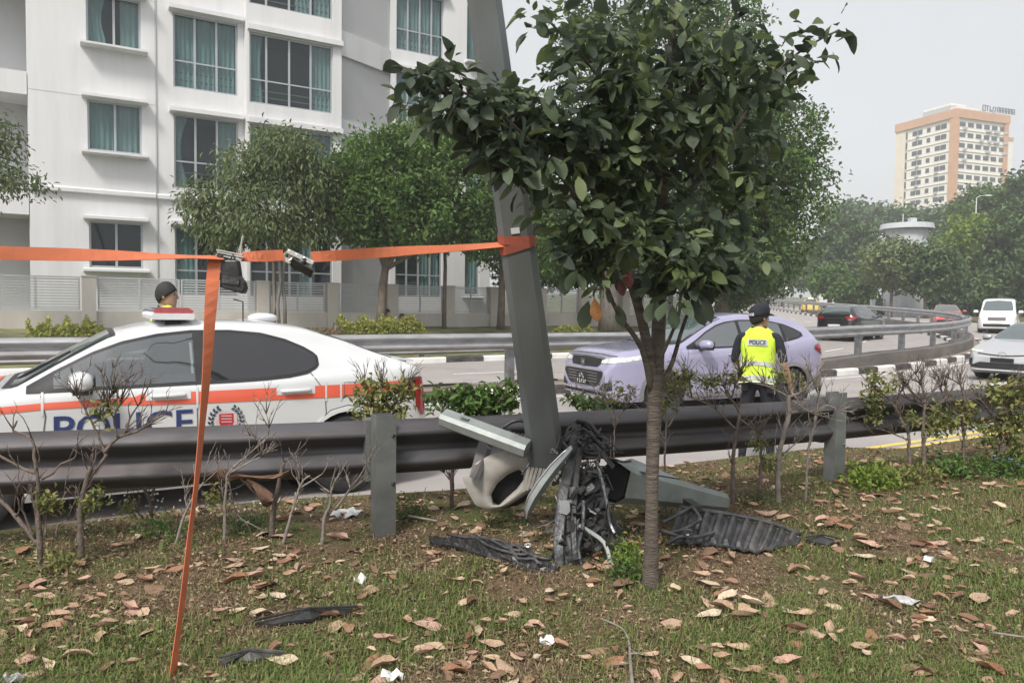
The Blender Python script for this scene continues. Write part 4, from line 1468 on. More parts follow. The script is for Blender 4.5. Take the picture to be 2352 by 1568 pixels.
# ------------------------------------------------------------------ lilac crossover on the second lane
lil = mat('lilac_paint', (0.37, 0.355, 0.50), rough=0.26, metal=0.25, var=0.02, scale=2, coat=0.9)
clad = mat('grey_cladding', (0.20, 0.195, 0.21), rough=0.6, var=0.1)
suv = thing('crossover_car', 'pale lilac crossover car stopped behind the officer and the thin tree', 'car')
SS = dict(xf=1.315, xr=-1.295, R=0.335, arch=1.17, lip=.055, lip_m=clad,
          top=[(2.27, .62), (2.24, .76), (2.15, .93), (1.97, 1.0), (1.5, 1.055), (1.05, 1.10), (.95, 1.12), (.6, 1.33), (.25, 1.50), (0, 1.56), (-.4, 1.60), (-.9, 1.595), (-1.35, 1.56), (-1.65, 1.48), (-1.88, 1.34), (-2.02, 1.17), (-2.09, 1.02), (-2.13, .8), (-2.15, .6)],
          belt=[(2.27, .58), (2.24, .72), (2.15, .86), (1.97, .92), (1.5, .965), (1.0, .99), (0, 1.02), (-1.0, 1.075), (-1.5, 1.14), (-1.85, 1.17), (-2.0, 1.09), (-2.08, .97), (-2.13, .74), (-2.15, .55)],
          bot=[(2.27, .28), (2.0, .20), (1.7, .20), (0, .20), (-1.7, .22), (-2.0, .28), (-2.15, .38)],
          hw=[(2.27, .62), (2.23, .72), (2.08, .81), (1.86, .865), (1.3, .885), (0, .885), (-1.0, .887), (-1.4, .885), (-1.8, .855), (-2.0, .80), (-2.1, .73), (-2.15, .66)],
          rw=[(2.27, .86), (1.0, .88), (.6, .82), (.2, .75), (-.2, .715), (-.9, .70), (-1.4, .70), (-1.8, .74), (-2.1, .85), (-2.15, .88)])
sc_ = Car(SS, lil, suv)
sc_.wheels(rim_dark)
for sg in (1, -1):
    dl = [(.88, 1.03, 1.045), (.7, 1.03, 1.13), (.45, 1.035, 1.27), (.2, 1.04, 1.385), (0, 1.045, 1.435), (-.3, 1.06, 1.468), (-.7, 1.085, 1.47), (-1.0, 1.11, 1.445), (-1.25, 1.145, 1.40), (-1.45, 1.185, 1.33), (-1.58, 1.225, 1.26)]
    sc_.patch('window_surround', trim_m, 'side', [(a, b - .012, c + .014) for a, b, c in dl], n=60, rows=10, off=.004, sg=sg)
    sc_.patch('front_side_window', car_glass, 'side', [(a, b + .012, c - .012) for a, b, c in dl if -.25 < a < .72] + [(-.2, 1.065, 1.45)], n=36, rows=8, off=.008, sg=sg)
    sc_.patch('rear_side_window', car_glass, 'side', [(-.27, 1.07, 1.452)] + [(a, b + .012, c - .012) for a, b, c in dl if -1.2 < a < -.28] + [(-1.12, 1.14, 1.41)], n=30, rows=8, off=.008, sg=sg)
    sc_.patch('quarter_window', tint_glass, 'side', [(-1.18, 1.15, 1.40), (-1.35, 1.18, 1.34), (-1.52, 1.222, 1.268)], n=12, rows=6, off=.008, sg=sg)
    sc_.patch('side_cladding', clad, 'side', [(.92, .21, .34), (-.90, .21, .34)], n=24, rows=4, off=.006, sg=sg)
    sc_.line('door_gap', seam_m, 'side', [(.86, 1.02), (.90, .8), (.86, .34)], .009, sg=sg)
    sc_.line('door_gap', seam_m, 'side', [(-.23, 1.05), (-.24, .7), (-.22, .34)], .009, sg=sg)
    sc_.line('door_gap', seam_m, 'side', [(-1.15, 1.12), (-1.12, .9), (-.95, .68), (-.84, .4)], .009, sg=sg)
    sc_.line('crease_shade', seam_m, 'side', [(.75, .52), (0, .60), (-.7, .70)], .006, sg=sg)  # crease shade drawn as a thin dark line on the door
    sc_.handle(.0, .93, sg, lil, .2)
    sc_.mirror(.62, 1.04, sg, lil, (0.16, 0.24, 0.16), 0.17)
    sc_.patch('headlamp', lamp_clear, 'side', [(1.48, .925, .94), (1.68, .88, .935), (1.9, .845, .915), (2.10, .82, .87)], n=16, rows=5, off=.007, sg=sg)
    sc_.patch('headlamp_inner', lamp_clear, 'front', [(sg * .47, .80, .845), (sg * .60, .795, .87), (sg * .74, .81, .89), (sg * .80, .83, .89)], n=12, rows=5, off=.010)
    sc_.patch('fog_lamp_pod', trim_m, 'front', [(sg * .52, .38, .42), (sg * .62, .37, .50), (sg * .74, .40, .52)], n=8, rows=4, off=.010)
    sc_.patch('tail_lamp', lamp_red, 'side', [(-1.80, 1.0, 1.05), (-1.95, .93, 1.09), (-2.07, .88, 1.0), (-2.12, .82, .9)], n=14, rows=5, off=.010, sg=sg)
    sc_.patch('bumper_corner', clad, 'side', [(-1.72, .3, .52), (-1.9, .32, .55), (-2.1, .4, .55)], n=10, rows=4, off=.006, sg=sg)
sc_.patch('windscreen', car_glass_clear, 'top', [(.10, -.58, .58), (.35, -.62, .62), (.65, -.67, .67), (.9, -.70, .70), (1.0, -.62, .62)], n=20, rows=18, off=.007)
sc_.patch('windscreen_edge', trim_m, 'top', [(.06, -.61, .61), (.35, -.66, .66), (.65, -.71, .71), (.95, -.75, .75), (1.06, -.66, .66)], n=20, rows=18, off=.004)
sc_.patch('bonnet_gap', seam_m, 'front', [(-.72, .905, .918), (-.4, .918, .932), (0, .922, .936), (.4, .918, .932), (.72, .905, .918)], n=30, rows=2, off=.008)
sc_.patch('upper_grille', trim_m, 'front', [(-.48, .81, .85), (-.40, .735, .87), (0, .725, .875), (.40, .735, .87), (.48, .81, .85)], n=30, rows=6, off=.010)
sc_.patch('grille_bar', chrome_m, 'front', [(-.52, .855, .885), (0, .872, .892), (.52, .855, .885)], n=24, rows=2, off=.020)
sc_.patch('lower_grille', trim_m, 'front', [(-.60, .62, .665), (-.48, .47, .672), (-.38, .43, .675), (.38, .43, .675), (.48, .47, .672), (.60, .62, .665)], n=34, rows=6, off=.012)
for z in (.50, .545, .59, .635):
    sc_.patch('grille_slat', clad, 'front', [(-.46, z, z + .010), (.46, z, z + .010)], n=20, rows=1, off=.022)
sc_.patch('grille_strip', clad, 'front', [(-.56, .672, .70), (.56, .672, .70)], n=24, rows=1, off=.02)
sc_.patch('bumper_lip', chrome_m, 'front', [(-.66, .372, .392), (-.4, .355, .38), (.4, .355, .38), (.66, .372, .392)], n=24, rows=2, off=.016)
sc_.patch('lower_intake', under_m, 'front', [(-.66, .27, .35), (.66, .27, .35)], n=24, rows=2, off=.010)
npl = sc_.patch('number_plate', plate_b, 'front', [(-.17, .44, .64), (.17, .44, .64)], n=6, rows=4, off=.030)
# the characters on it cannot be read in the photograph: two rows of pale strokes
for i, (a, z) in enumerate(((-.06, .575), (.0, .585), (.055, .57), (-.12, .485), (-.05, .49), (.01, .485), (.07, .49), (.125, .485))):
    sc_.patch('plate_mark', plate_w, 'front', [(a - .018, z - .028, z + .028), (a - .008, z - .03, z + .03)], n=2, rows=1, off=.034)
    sc_.patch('plate_mark', plate_w, 'front', [(a - .018, z + (.012 if i % 2 else -.028), z + (.024 if i % 2 else -.016)), (a + .016, z + (.012 if i % 2 else -.028), z + (.024 if i % 2 else -.016))], n=2, rows=1, off=.035)
# badge: an upright H-like emblem in chrome
vs, fs = text_mesh('H', .13, .006)
mb = MB(); mb.add([Vector((sc_.x0 + .012, v.x, .79 + v.y)) for v in vs], fs); mb.build('badge', chrome_m, suv)
hd = 180 + 24.0
h_ = math.radians(hd); fx = Vector((math.cos(h_), math.sin(h_), 0)); lx = Vector((-math.sin(h_), math.cos(h_), 0))
c_ = Vector((4.77, 12.5, 0)) - fx * SS['xr'] - lx * .885
place_car(suv, c_.x, c_.y, hd, 0.0)

# ------------------------------------------------------------------ silver saloon coming round the bend
sil = mat('silver_paint', (0.48, 0.49, 0.51), rough=0.25, metal=0.35, var=0.02, coat=0.8)
slv = thing('saloon_car', 'silver saloon car approaching at the right edge of the photo', 'car')
SV = dict(xf=1.40, xr=-1.30, R=0.32, arch=1.13,
          top=[(2.32, .55), (2.28, .66), (2.1, .80), (1.6, .93), (1.2, .985), (1.05, 1.01), (.7, 1.19), (.3, 1.36), (0, 1.43), (-.5, 1.445), (-1.0, 1.39), (-1.5, 1.22), (-1.85, 1.08), (-2.15, 1.04), (-2.25, .95), (-2.28, .6)],
          belt=[(2.32, .52), (2.28, .62), (2.1, .74), (1.6, .85), (1.0, .91), (0, .95), (-1.2, .99), (-1.9, 1.0), (-2.2, .98), (-2.25, .9), (-2.28, .55)],
          bot=[(2.32, .26), (2.1, .18), (0, .17), (-1.9, .2), (-2.28, .33)],
          hw=[(2.32, .62), (2.26, .72), (2.1, .81), (1.8, .87), (1.3, .89), (0, .89), (-1.3, .89), (-1.9, .85), (-2.2, .76), (-2.28, .68)],
          rw=[(2.32, .84), (1.1, .86), (.6, .78), (.2, .71), (-.5, .69), (-1.2, .70), (-1.7, .78), (-2.28, .88)])
vc = Car(SV, sil, slv); vc.wheels()
for sg in (1, -1):
    dl = [(.9, .96, .975), (.7, .96, 1.07), (.4, .965, 1.22), (.1, .97, 1.31), (-.3, .98, 1.34), (-.8, .99, 1.325), (-1.1, 1.0, 1.26), (-1.35, 1.03, 1.15), (-1.45, 1.06, 1.10)]
    vc.patch('side_window', tint_glass, 'side', dl, n=40, rows=8, off=.006, sg=sg)
    vc.mirror(.66, .97, sg, sil, (0.14, 0.22, 0.14), 0.16)
    vc.patch('headlamp', lamp_clear, 'front', [(sg * .46, .70, .725), (sg * .6, .70, .745), (sg * .76, .72, .77)], n=12, rows=4, off=.009)
    vc.patch('headlamp_trim', trim_m, 'side', [(1.75, .79, .80), (1.95, .74, .785), (2.12, .70, .73)], n=10, rows=3, off=.006, sg=sg)
    vc.patch('bumper_vent', trim_m, 'front', [(sg * .66, .36, .56), (sg * .80, .40, .50)], n=6, rows=4, off=.010)
    vc.line('door_gap', seam_m, 'side', [(.95, .9), (.92, .35)], .008, sg=sg)
    vc.line('door_gap', seam_m, 'side', [(-.2, .95), (-.2, .3)], .008, sg=sg)
vc.patch('windscreen', car_glass_clear, 'top', [(.10, -.54, .54), (.4, -.60, .60), (.8, -.67, .67), (1.02, -.70, .70), (1.08, -.6, .6)], n=20, rows=18, off=.006)
vc.patch('upper_grille', trim_m, 'front', [(-.56, .655, .675), (-.2, .62, .645), (0, .61, .635), (.2, .62, .645), (.56, .655, .675)], n=26, rows=3, off=.012)
vc.patch('lower_grille', trim_m, 'front', [(-.70, .33, .36), (-.5, .31, .46), (.5, .31, .46), (.70, .33, .36)], n=26, rows=4, off=.012)
vc.patch('bumper_lip', mat('pale_trim', (.66, .67, .68), rough=.3), 'front', [(-.66, .275, .295), (.66, .275, .295)], n=20, rows=2, off=.014)
vc.patch('number_plate', plate_b, 'front', [(-.25, .47, .575), (.25, .47, .575)], n=6, rows=3, off=.022)
mb = MB(); rr = [[Vector((vc.x0 + .022, .085 * math.cos(t) * k, .665 + .058 * math.sin(t) * k)) for k in (1, .82)] for t in np.linspace(0, 2 * math.pi, 21)]
mb.loft(rr, closed=False)
rr = [[Vector((vc.x0 + .024, .036 * math.cos(t) * k, .665 + .052 * math.sin(t) * k)) for k in (1, .8)] for t in np.linspace(0, 2 * math.pi, 21)]
mb.loft(rr, closed=False); mb.build('badge', chrome_m, slv)
place_car(slv, 13.55, 18.95, 180 + 36, 0.0)

# ------------------------------------------------------------------ dark crossover leaving on the far road (rear seen)
blkp = mat('black_car_paint', (0.02, 0.021, 0.024), rough=0.2, metal=0.2, var=0.05, coat=0.9)
bsu = thing('crossover_car', 'black crossover car driving away beyond the median rail, red tail lamps showing', 'car')
bc = Car(SS | dict(lip=.02, lip_m=trim_m), blkp, bsu); bc.wheels(rim_m)
for sg in (1, -1):
    dl = [(.88, 1.03, 1.045), (.45, 1.035, 1.27), (0, 1.045, 1.435), (-.7, 1.085, 1.47), (-1.25, 1.145, 1.40), (-1.58, 1.225, 1.26)]
    bc.patch('side_window', car_glass, 'side', dl, n=30, rows=6, off=.006, sg=sg)
    bc.patch('tail_lamp', lamp_red, 'rear', [(sg * .46, .97, 1.05), (sg * .62, .95, 1.07), (sg * .76, .97, 1.06)], n=10, rows=4, off=.02)
    bc.patch('tail_lamp_side', lamp_red, 'side', [(-1.85, .98, 1.05), (-2.0, .93, 1.08), (-2.1, .9, 1.0)], n=8, rows=4, off=.012, sg=sg)
    bc.mirror(.62, 1.04, sg, blkp)
bc.patch('rear_window', car_glass_clear, 'rear', [(-.60, 1.18, 1.22), (-.50, 1.16, 1.47), (0, 1.15, 1.50), (.50, 1.16, 1.47), (.60, 1.18, 1.22)], n=24, rows=8, off=.012)
bc.patch('boot_trim', chrome_m, 'rear', [(-.44, .96, .985), (.44, .96, .985)], n=12, rows=1, off=.02)
bc.patch('number_plate', plate_w, 'rear', [(-.26, .60, .71), (.26, .60, .71)], n=6, rows=2, off=.02)
for sg in (-1, 1):
    bc.patch('rear_reflector', plate_w, 'rear', [(sg * .48, .43, .50), (sg * .62, .43, .50)], n=4, rows=2, off=.02)
place_car(bsu, 15.6, 34.0, 46)

# ------------------------------------------------------------------ white people carrier and red saloon following, both facing us
vanw = mat('white_car_paint', (0.74, 0.75, 0.75), rough=0.28, coat=0.7, var=0.01)
van = thing('van', 'white van with a broad windscreen approaching behind the silver saloon', 'van')
SW = dict(xf=1.45, xr=-1.35, R=0.33, arch=1.12,
          top=[(2.3, .62), (2.26, .82), (2.1, 1.0), (1.75, 1.12), (1.55, 1.18), (1.2, 1.5), (.85, 1.78), (.6, 1.87), (-.2, 1.93), (-1.4, 1.91), (-2.1, 1.84), (-2.3, 1.5), (-2.38, 1.0), (-2.4, .6)],
          belt=[(2.3, .58), (2.26, .78), (2.1, .92), (1.5, 1.05), (0, 1.08), (-1.4, 1.10), (-2.2, 1.1), (-2.36, .9), (-2.4, .55)],
          bot=[(2.3, .28), (2.0, .2), (0, .2), (-2.0, .22), (-2.4, .34)],
          hw=[(2.3, .66), (2.22, .78), (2.0, .86), (1.5, .90), (0, .905), (-1.9, .90), (-2.3, .84), (-2.4, .8)],
          rw=[(2.3, .88), (1.5, .88), (1.0, .84), (.4, .82), (-1.8, .82), (-2.4, .86)])
wc = Car(SW, vanw, van); wc.wheels()
for sg in (1, -1):
    wc.patch('side_window', tint_glass, 'side', [(1.3, 1.10, 1.16), (.9, 1.12, 1.55), (.5, 1.12, 1.70), (-1.9, 1.15, 1.68), (-2.1, 1.2, 1.5)], n=36, rows=6, off=.006, sg=sg)
    wc.mirror(1.15, 1.10, sg, vanw, (.14, .24, .2), .2)
    wc.patch('headlamp', lamp_clear, 'front', [(sg * .46, .78, .86), (sg * .62, .78, .93), (sg * .74, .80, .95)], n=10, rows=4, off=.01)
wc.patch('windscreen', car_glass_clear, 'front', [(-.70, 1.24, 1.34), (-.62, 1.22, 1.74), (0, 1.21, 1.78), (.62, 1.22, 1.74), (.70, 1.24, 1.34)], n=24, rows=10, off=.01)
wc.patch('grille', trim_m, 'front', [(-.42, .68, .86), (.42, .68, .86)], n=14, rows=4, off=.012)
wc.patch('lower_grille', trim_m, 'front', [(-.62, .34, .50), (.62, .34, .50)], n=14, rows=4, off=.012)
wc.patch('number_plate', plate_w, 'front', [(-.25, .54, .64), (.25, .54, .64)], n=4, rows=2, off=.02)
place_car(van, 27.6, 42.0, 180 + 54)

redp = mat('red_car_paint', (0.55, 0.10, 0.09), rough=0.3, coat=0.8, var=0.03)
red = thing('saloon_car', 'red saloon car beyond the far stretch of median rail', 'car')
rc = Car(SV, redp, red); rc.wheels()
for sg in (1, -1):
    rc.patch('side_window', tint_glass, 'side', dl, n=24, rows=5, off=.006, sg=sg) if False else rc.patch('side_window', tint_glass, 'side', [(.9, .96, .975), (.4, .965, 1.22), (-.3, .98, 1.34), (-1.1, 1.0, 1.26), (-1.45, 1.06, 1.10)], n=24, rows=5, off=.006, sg=sg)
    rc.mirror(.66, .97, sg, redp)
    rc.patch('headlamp', lamp_clear, 'front', [(sg * .46, .68, .74), (sg * .76, .70, .79)], n=8, rows=3, off=.009)
rc.patch('windscreen', car_glass_clear, 'top', [(.10, -.54, .54), (.4, -.60, .60), (.8, -.67, .67), (1.02, -.70, .70)], n=14, rows=12, off=.006)
rc.patch('lower_grille', trim_m, 'front', [(-.60, .33, .46), (.60, .33, .46)], n=14, rows=3, off=.012)
place_car(red, 28.4, 48.5, 180 + 62)

# yellow taxi and white lorry far along the far road
yel = mat('yellow_taxi_paint', (0.72, 0.50, 0.10), rough=0.35, coat=0.6, var=0.03)
taxi = thing('taxi', 'yellow taxi far along the road beyond the median', 'taxi')
tc2 = Car(SV, yel, taxi); tc2.wheels()
for sg in (1, -1):
    tc2.patch('side_window', tint_glass, 'side', [(.9, .96, .975), (.4, .965, 1.22), (-.3, .98, 1.34), (-1.1, 1.0, 1.26), (-1.45, 1.06, 1.10)], n=20, rows=4, off=.006, sg=sg)
    tc2.patch('tail_lamp', lamp_red, 'rear', [(sg * .45, .80, .92), (sg * .66, .80, .92)], n=5, rows=2, off=.015)
tc2.patch('rear_window', tint_glass, 'top', [(-1.0, -.5, .5), (-1.75, -.55, .55)], n=8, rows=6, off=.006)
mb = MB(); mb.box((-.1, 0, 1.53), (.18, .5, .14)); mb.build('roof_sign', plate_w, taxi)
place_car(taxi, P(1862, 700, 76).x, 76, 68)
lor = thing('lorry', 'small white lorry with pale box body far along the road', 'lorry')
pz = P(1935, 700, 95)
mb = MB(); mb.loft([[Vector((x, y, z)) for x, z in ((0.0, .5), (1.9, .5), (1.9, 1.2), (1.55, 2.1), (0.0, 2.15))] for y in (-.95, .95)]); mb.build('cab', vanw, lor)
mb = MB(); mb.prism([(1.895, 1.25), (1.575, 2.02), (1.60, 2.05), (1.93, 1.26)], lambda a, b, c: Vector((a, -.8 + c, b)), 1.6); mb.build('windscreen', car_glass, lor)
for sy in (-1, 1):
    mb = MB(); mb.prism([(.4, 1.3), (1.6, 1.3), (1.4, 2.0), (.4, 2.0)], lambda a, b, c: Vector((a, sy * .945 + c, b)), .02); mb.build('side_window', car_glass, lor)
mb = MB(); mb.box((-2.0, 0, 1.65), (3.6, 2.0, 2.0)); mb.build('box_body', mat('lorry_box', (.60, .62, .62), rough=.5), lor)
mb = MB(); mb.box((-1.2, 0, .55), (5.4, .8, .2)); mb.build('chassis', under_m, lor)
for x in (1.1, -2.6):
    for y in (-.85, .85):
        mb = MB(); mb.tube([(x, y - .12, .4), (x, y + .12, .4)], .4, 16); mb.build('wheel', tyre_m, lor, smooth=True, angle=40)
lor.scale = (.8, .8, .8); lor.location = (pz.x, 95, zroad(95) - .1); lor.rotation_euler = (0, 0, math.radians(-62))
# ------------------------------------------------------------------ foliage
bark = mat('bark', (0.15, 0.12, 0.095), rough=0.9, var=0.3, scale=9, bump=0.6, bscale=40, stretch=(1, 1, 0.35))
bark_grey = mat('grey_bark', (0.20, 0.18, 0.16), rough=0.9, var=0.25, scale=7, bump=0.5, bscale=30, stretch=(1, 1, 0.4))
leaf_dark = leaf_mat('leaf_dark', [(0.037, 0.066, 0.024), (0.062, 0.113, 0.032), (0.106, 0.174, 0.045)], trans=0.22)
leaf_mid = leaf_mat('leaf_mid', [(0.044, 0.083, 0.019), (0.081, 0.154, 0.032), (0.150, 0.240, 0.053)], trans=0.3)
leaf_pale = leaf_mat('leaf_pale', [(0.094, 0.127, 0.053), (0.144, 0.187, 0.075), (0.224, 0.267, 0.107)], trans=0.3)
leaf_far = leaf_mat('leaf_far', [(0.050, 0.086, 0.036), (0.081, 0.133, 0.050), (0.125, 0.187, 0.059)], trans=0.25)
leaf_lime = leaf_mat('leaf_lime', [(0.12, 0.18, 0.03), (0.19, 0.27, 0.045), (0.28, 0.36, 0.06)], trans=0.35)
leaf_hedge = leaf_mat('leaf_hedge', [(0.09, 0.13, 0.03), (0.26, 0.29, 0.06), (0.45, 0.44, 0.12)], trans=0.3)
leaf_shrub = leaf_mat('leaf_shrub', [(0.07, 0.10, 0.035), (0.14, 0.17, 0.05), (0.26, 0.26, 0.085), (0.25, 0.17, 0.07)], trans=0.3)

def leaf_tris(c, d, n, L, W, fold=0.25):
    """c centres, d directions, n normals (N,3); L, W (N,) -> verts (4N,3), tris (2N,3)"""
    s = np.cross(d, n)
    s /= np.linalg.norm(s, axis=1, keepdims=True) + 1e-9
    n2 = np.cross(s, d)
    L = L[:, None]; W = W[:, None]
    base = c - d * L * .5
    tip = c + d * L * .5 - n2 * L * 0.10
    mid = c + d * L * .04
    l = mid + s * W * .5 + n2 * W * fold
    r = mid - s * W * .5 + n2 * W * fold
    v = np.stack([base, l, tip, r], 1).reshape(-1, 3)
    i = np.arange(len(c))[:, None] * 4
    f = np.concatenate([i + np.array([[0, 2, 1]]), i + np.array([[0, 3, 2]])], 1).reshape(-1, 3)
    return v, f

def rand_dirs(n, rng):
    v = rng.normal(size=(n, 3))
    return v / np.linalg.norm(v, axis=1, keepdims=True)

def crown(name, clumps, n_twigs, per, size, m, parent, seed=1, spread=0.30, droop=0.25, aspect=0.5, hollow=0.55, origin=None, tone_bias=0.0):
    """clumps: (centre, (rx,ry,rz), weight)"""
    rng = np.random.default_rng(seed)
    w = np.array([c[2] for c in clumps], float); w /= w.sum()
    which = rng.choice(len(clumps), n_twigs, p=w)
    C = np.array([list(c[0]) for c in clumps])[which]
    R = np.array([c[1] for c in clumps])[which]
    u = rand_dirs(n_twigs, rng)
    rad = hollow + (1.06 - hollow) * rng.random(n_twigs) ** 0.6
    rad *= 1 + 0.10 * np.sin(u[:, 0] * 7 + which) * np.cos(u[:, 2] * 6 + which * 2)
    T = C + u * R * rad[:, None]
    tw_tone = rng.random(n_twigs)
    c = np.repeat(T, per, 0) + rng.normal(size=(n_twigs * per, 3)) * spread
    out = np.repeat(u, per, 0)
    d = rand_dirs(len(c), rng) * 0.9 + out * 0.7
    d[:, 2] -= droop
    d /= np.linalg.norm(d, axis=1, keepdims=True)
    n = rand_dirs(len(c), rng) * 0.7 + np.array([0, 0, 1.0]) + out * .3
    L = size * (0.7 + 0.6 * rng.random(len(c)))
    v, f = leaf_tris(c, d, n, L, L * aspect)
    tone = np.clip(0.55 * np.repeat(tw_tone, per) + 0.45 * rng.random(len(c)) + tone_bias, 0, 1)
    if origin is not None: v = v - np.array(origin)
    return np_mesh(name, v, f, m, parent, np.repeat(tone, 2))

def tree(name, label, base, h_fork, clumps, n_twigs, per, size, m, bk, r0, group=None, seed=1, spread=0.3, limbs=True, lean=(0, 0), stems=1, cat='tree', **kw):
    root = thing(name, label, cat, base, 0, group)
    rng = random.Random(seed)
    base = Vector(base)
    mb = MB()
    fork = Vector((lean[0], lean[1], h_fork))
    for s in range(stems):
        o = Vector((0, 0, 0)) if stems == 1 else Vector((rng.uniform(-.3, .3), rng.uniform(-.2, .2), 0))
        pts = [o + Vector((0, 0, -.1)), o * .9 + fork * .35 + Vector((rng.uniform(-.05, .05), 0, 0)), o * .8 + fork * .7 + Vector((rng.uniform(-.06, .06), 0, 0)), o * .9 + fork]
        mb.tube(pts, [r0 * 1.25, r0, r0 * .9, r0 * .8], 10)
    mb.build('trunk', bk, root, smooth=True)
    if limbs:
        for c, r, w in clumps:
            c = Vector(c) - base
            mid = fork.lerp(c, .5) + Vector((rng.uniform(-.2, .2), rng.uniform(-.2, .2), rng.uniform(0, .3)))
            mb = MB(); mb.tube([fork * .96, mid, c], [r0 * .55, r0 * .36, r0 * .12], 7)
            for k in range(4):
                e = c + Vector((rng.uniform(-1, 1) * r[0], rng.uniform(-1, 1) * r[1], rng.uniform(-.6, .9) * r[2])) * .8
                mb.tube([mid.lerp(c, .4 + .15 * k), (mid.lerp(c, .7) + e) / 2, e], [r0 * .22, r0 * .14, r0 * .05], 5)
            mb.build('limb', bk, root, smooth=True)
    crown('crown', clumps, n_twigs, per, size, m, root, seed, spread, origin=base, **kw)
    return root

def cl(px, py, dep, rx, ry, w=1.0, rd=None):
    """clump from pixel centre and pixel radii at a depth"""
    k = dep / FPX
    return (P(px, py, dep), (rx * k, (rd or rx) * k, ry * k), w * rx * ry)

def bank_at(px, off, z=0.9):
    """place on the far bank, in front of the boundary wall, in the pixel column px"""
    r = ray(px, 720)
    b = B0 + BN * off
    k = (b.x * BN.x + b.y * BN.y) / (r.x * BN.x + r.y * BN.y)
    return Vector((r.x * k, r.y * k, z))

# wispy tree
b = bank_at(640, 3.9)
tree('street_tree', 'wispy pale olive tree before the apartment block, left of the round dense tree', b, 2.1,
     [cl(470, 480, b.y, 62, 60), cl(560, 400, b.y, 70, 62), cl(655, 350, b.y - .3, 75, 55), cl(720, 430, b.y, 60, 85), cl(610, 490, b.y - .4, 90, 65), cl(530, 540, b.y, 70, 40), cl(690, 530, b.y, 70, 45)],
     720, 16, 0.19, leaf_pale, bark_grey, 0.05, seed=3, spread=0.17, aspect=0.32, droop=0.9, hollow=0.2, stems=4, tone_bias=-.08)
# round dense tree
b = bank_at(875, 4.2)
tree('street_tree', 'round dense dark green tree in front of the apartment block', b, 2.0,
     [cl(870, 430, b.y, 130, 120, 1.3), cl(800, 470, b.y, 75, 85), cl(960, 400, b.y - .3, 110, 100), cl(1050, 450, b.y, 100, 100), cl(930, 490, b.y - .5, 140, 80), cl(1100, 520, b.y, 60, 60)],
     1050, 22, 0.19, leaf_mid, bark, 0.15, seed=4, spread=0.17, hollow=0.72, lean=(.15, 0))
b = bank_at(1020, 3.8)
tree('street_tree', 'pale tree whose top rises behind the round dense tree', b, 3.0,
     [cl(985, 310, b.y + .3, 85, 50), cl(1050, 350, b.y + .3, 70, 55), cl(930, 340, b.y + .3, 50, 45)],
     240, 18, 0.15, leaf_pale, bark, 0.07, seed=5, spread=0.15, hollow=0.4)
b = bank_at(1150, 3.9)
tree('street_tree', 'dark trunked street tree directly behind the leaning lamp post', b, 2.6,
     [cl(1170, 470, b.y, 90, 80), cl(1220, 560, b.y, 90, 70), cl(1140, 560, b.y, 60, 50)],
     330, 18, 0.16, leaf_mid, bark, 0.13, seed=6, spread=0.17, hollow=0.5, tone_bias=-.05)
b = bank_at(1400, 4.4)
tree('street_tree', 'large grey trunked tree behind the crown of the thin foreground tree', b, 3.2,
     [cl(1360, 480, b.y, 150, 130), cl(1480, 330, b.y, 190, 170), cl(1380, 180, b.y, 130, 150), cl(1560, 150, b.y, 150, 170), cl(1450, 0, b.y, 150, 130), cl(1540, 540, b.y, 150, 100)],
     900, 22, 0.22, leaf_dark, bark_grey, 0.36, seed=7, spread=0.24, hollow=0.6)
b = bank_at(1662, 4.6)
tree('street_tree', 'tall spreading tree over the crossover car, its crown against the sky', b, 3.6,
     [cl(1790, 320, b.y, 95, 90), cl(1810, 440, b.y, 95, 100), cl(1700, 380, b.y, 140, 140), cl(1640, 520, b.y, 150, 100), cl(1750, 560, b.y, 115, 80), cl(1700, 200, b.y, 105, 110), cl(1660, 60, b.y, 90, 90), cl(1640, 610, b.y, 110, 50)],
     1250, 24, 0.22, leaf_mid, bark, 0.33, seed=8, spread=0.26, hollow=0.66, tone_bias=-.05)
b = bank_at(1760, 5.6)
tree('street_tree', 'low dark bushy tree at the foot of the tall spreading tree', b, 1.0,
     [cl(1640, 660, b.y, 60, 30), cl(1700, 640, b.y, 60, 40), cl(1690, 690, b.y, 40, 20)], 160, 18, 0.18, leaf_dark, bark, 0.1, seed=9, spread=0.2)
# trees in the garden behind the boundary wall
for px, top, off, rx, lab, sd in ((1240, 560, -2.0, 120, 'dark garden tree behind the boundary wall left of the leaning lamp post', 61), (1390, 560, -1.0, 130, 'dark garden tree behind the boundary wall above the grey trunk', 62), (1540, 570, -1.5, 130, 'dark garden tree behind the boundary wall above the crossover', 63), (1690, 600, -1.0, 110, 'dark garden tree behind the far end of the boundary wall', 64)):
    b = bank_at(px, off)
    tree('garden_tree', lab, b, 1.4, [cl(px - 40, top + 20, b.y, rx * .7, 70), cl(px + 50, top - 10, b.y, rx * .7, 90), cl(px, top + 60, b.y, rx, 45), cl(px, top - 60, b.y, rx * .6, 60)], 380, 20, 0.24, leaf_dark, bark, 0.16, seed=sd, spread=0.25, hollow=0.4, group='garden trees behind the boundary wall')
# tree whose branch enters at the left edge
b = bank_at(-170, 5.2)
tree('street_tree', 'tree whose drooping branch enters at the left edge of the photo', b, 3.0,
     [cl(-60, 330, b.y, 95, 70), cl(-30, 410, b.y, 70, 50), cl(45, 425, b.y, 52, 30, .8), cl(-150, 300, b.y, 110, 110), cl(-5, 300, b.y, 30, 35)],
     300, 14, 0.15, leaf_pale, bark, 0.15, seed=10, spread=0.14, hollow=0.3, aspect=.35, droop=.8, tone_bias=-.3)

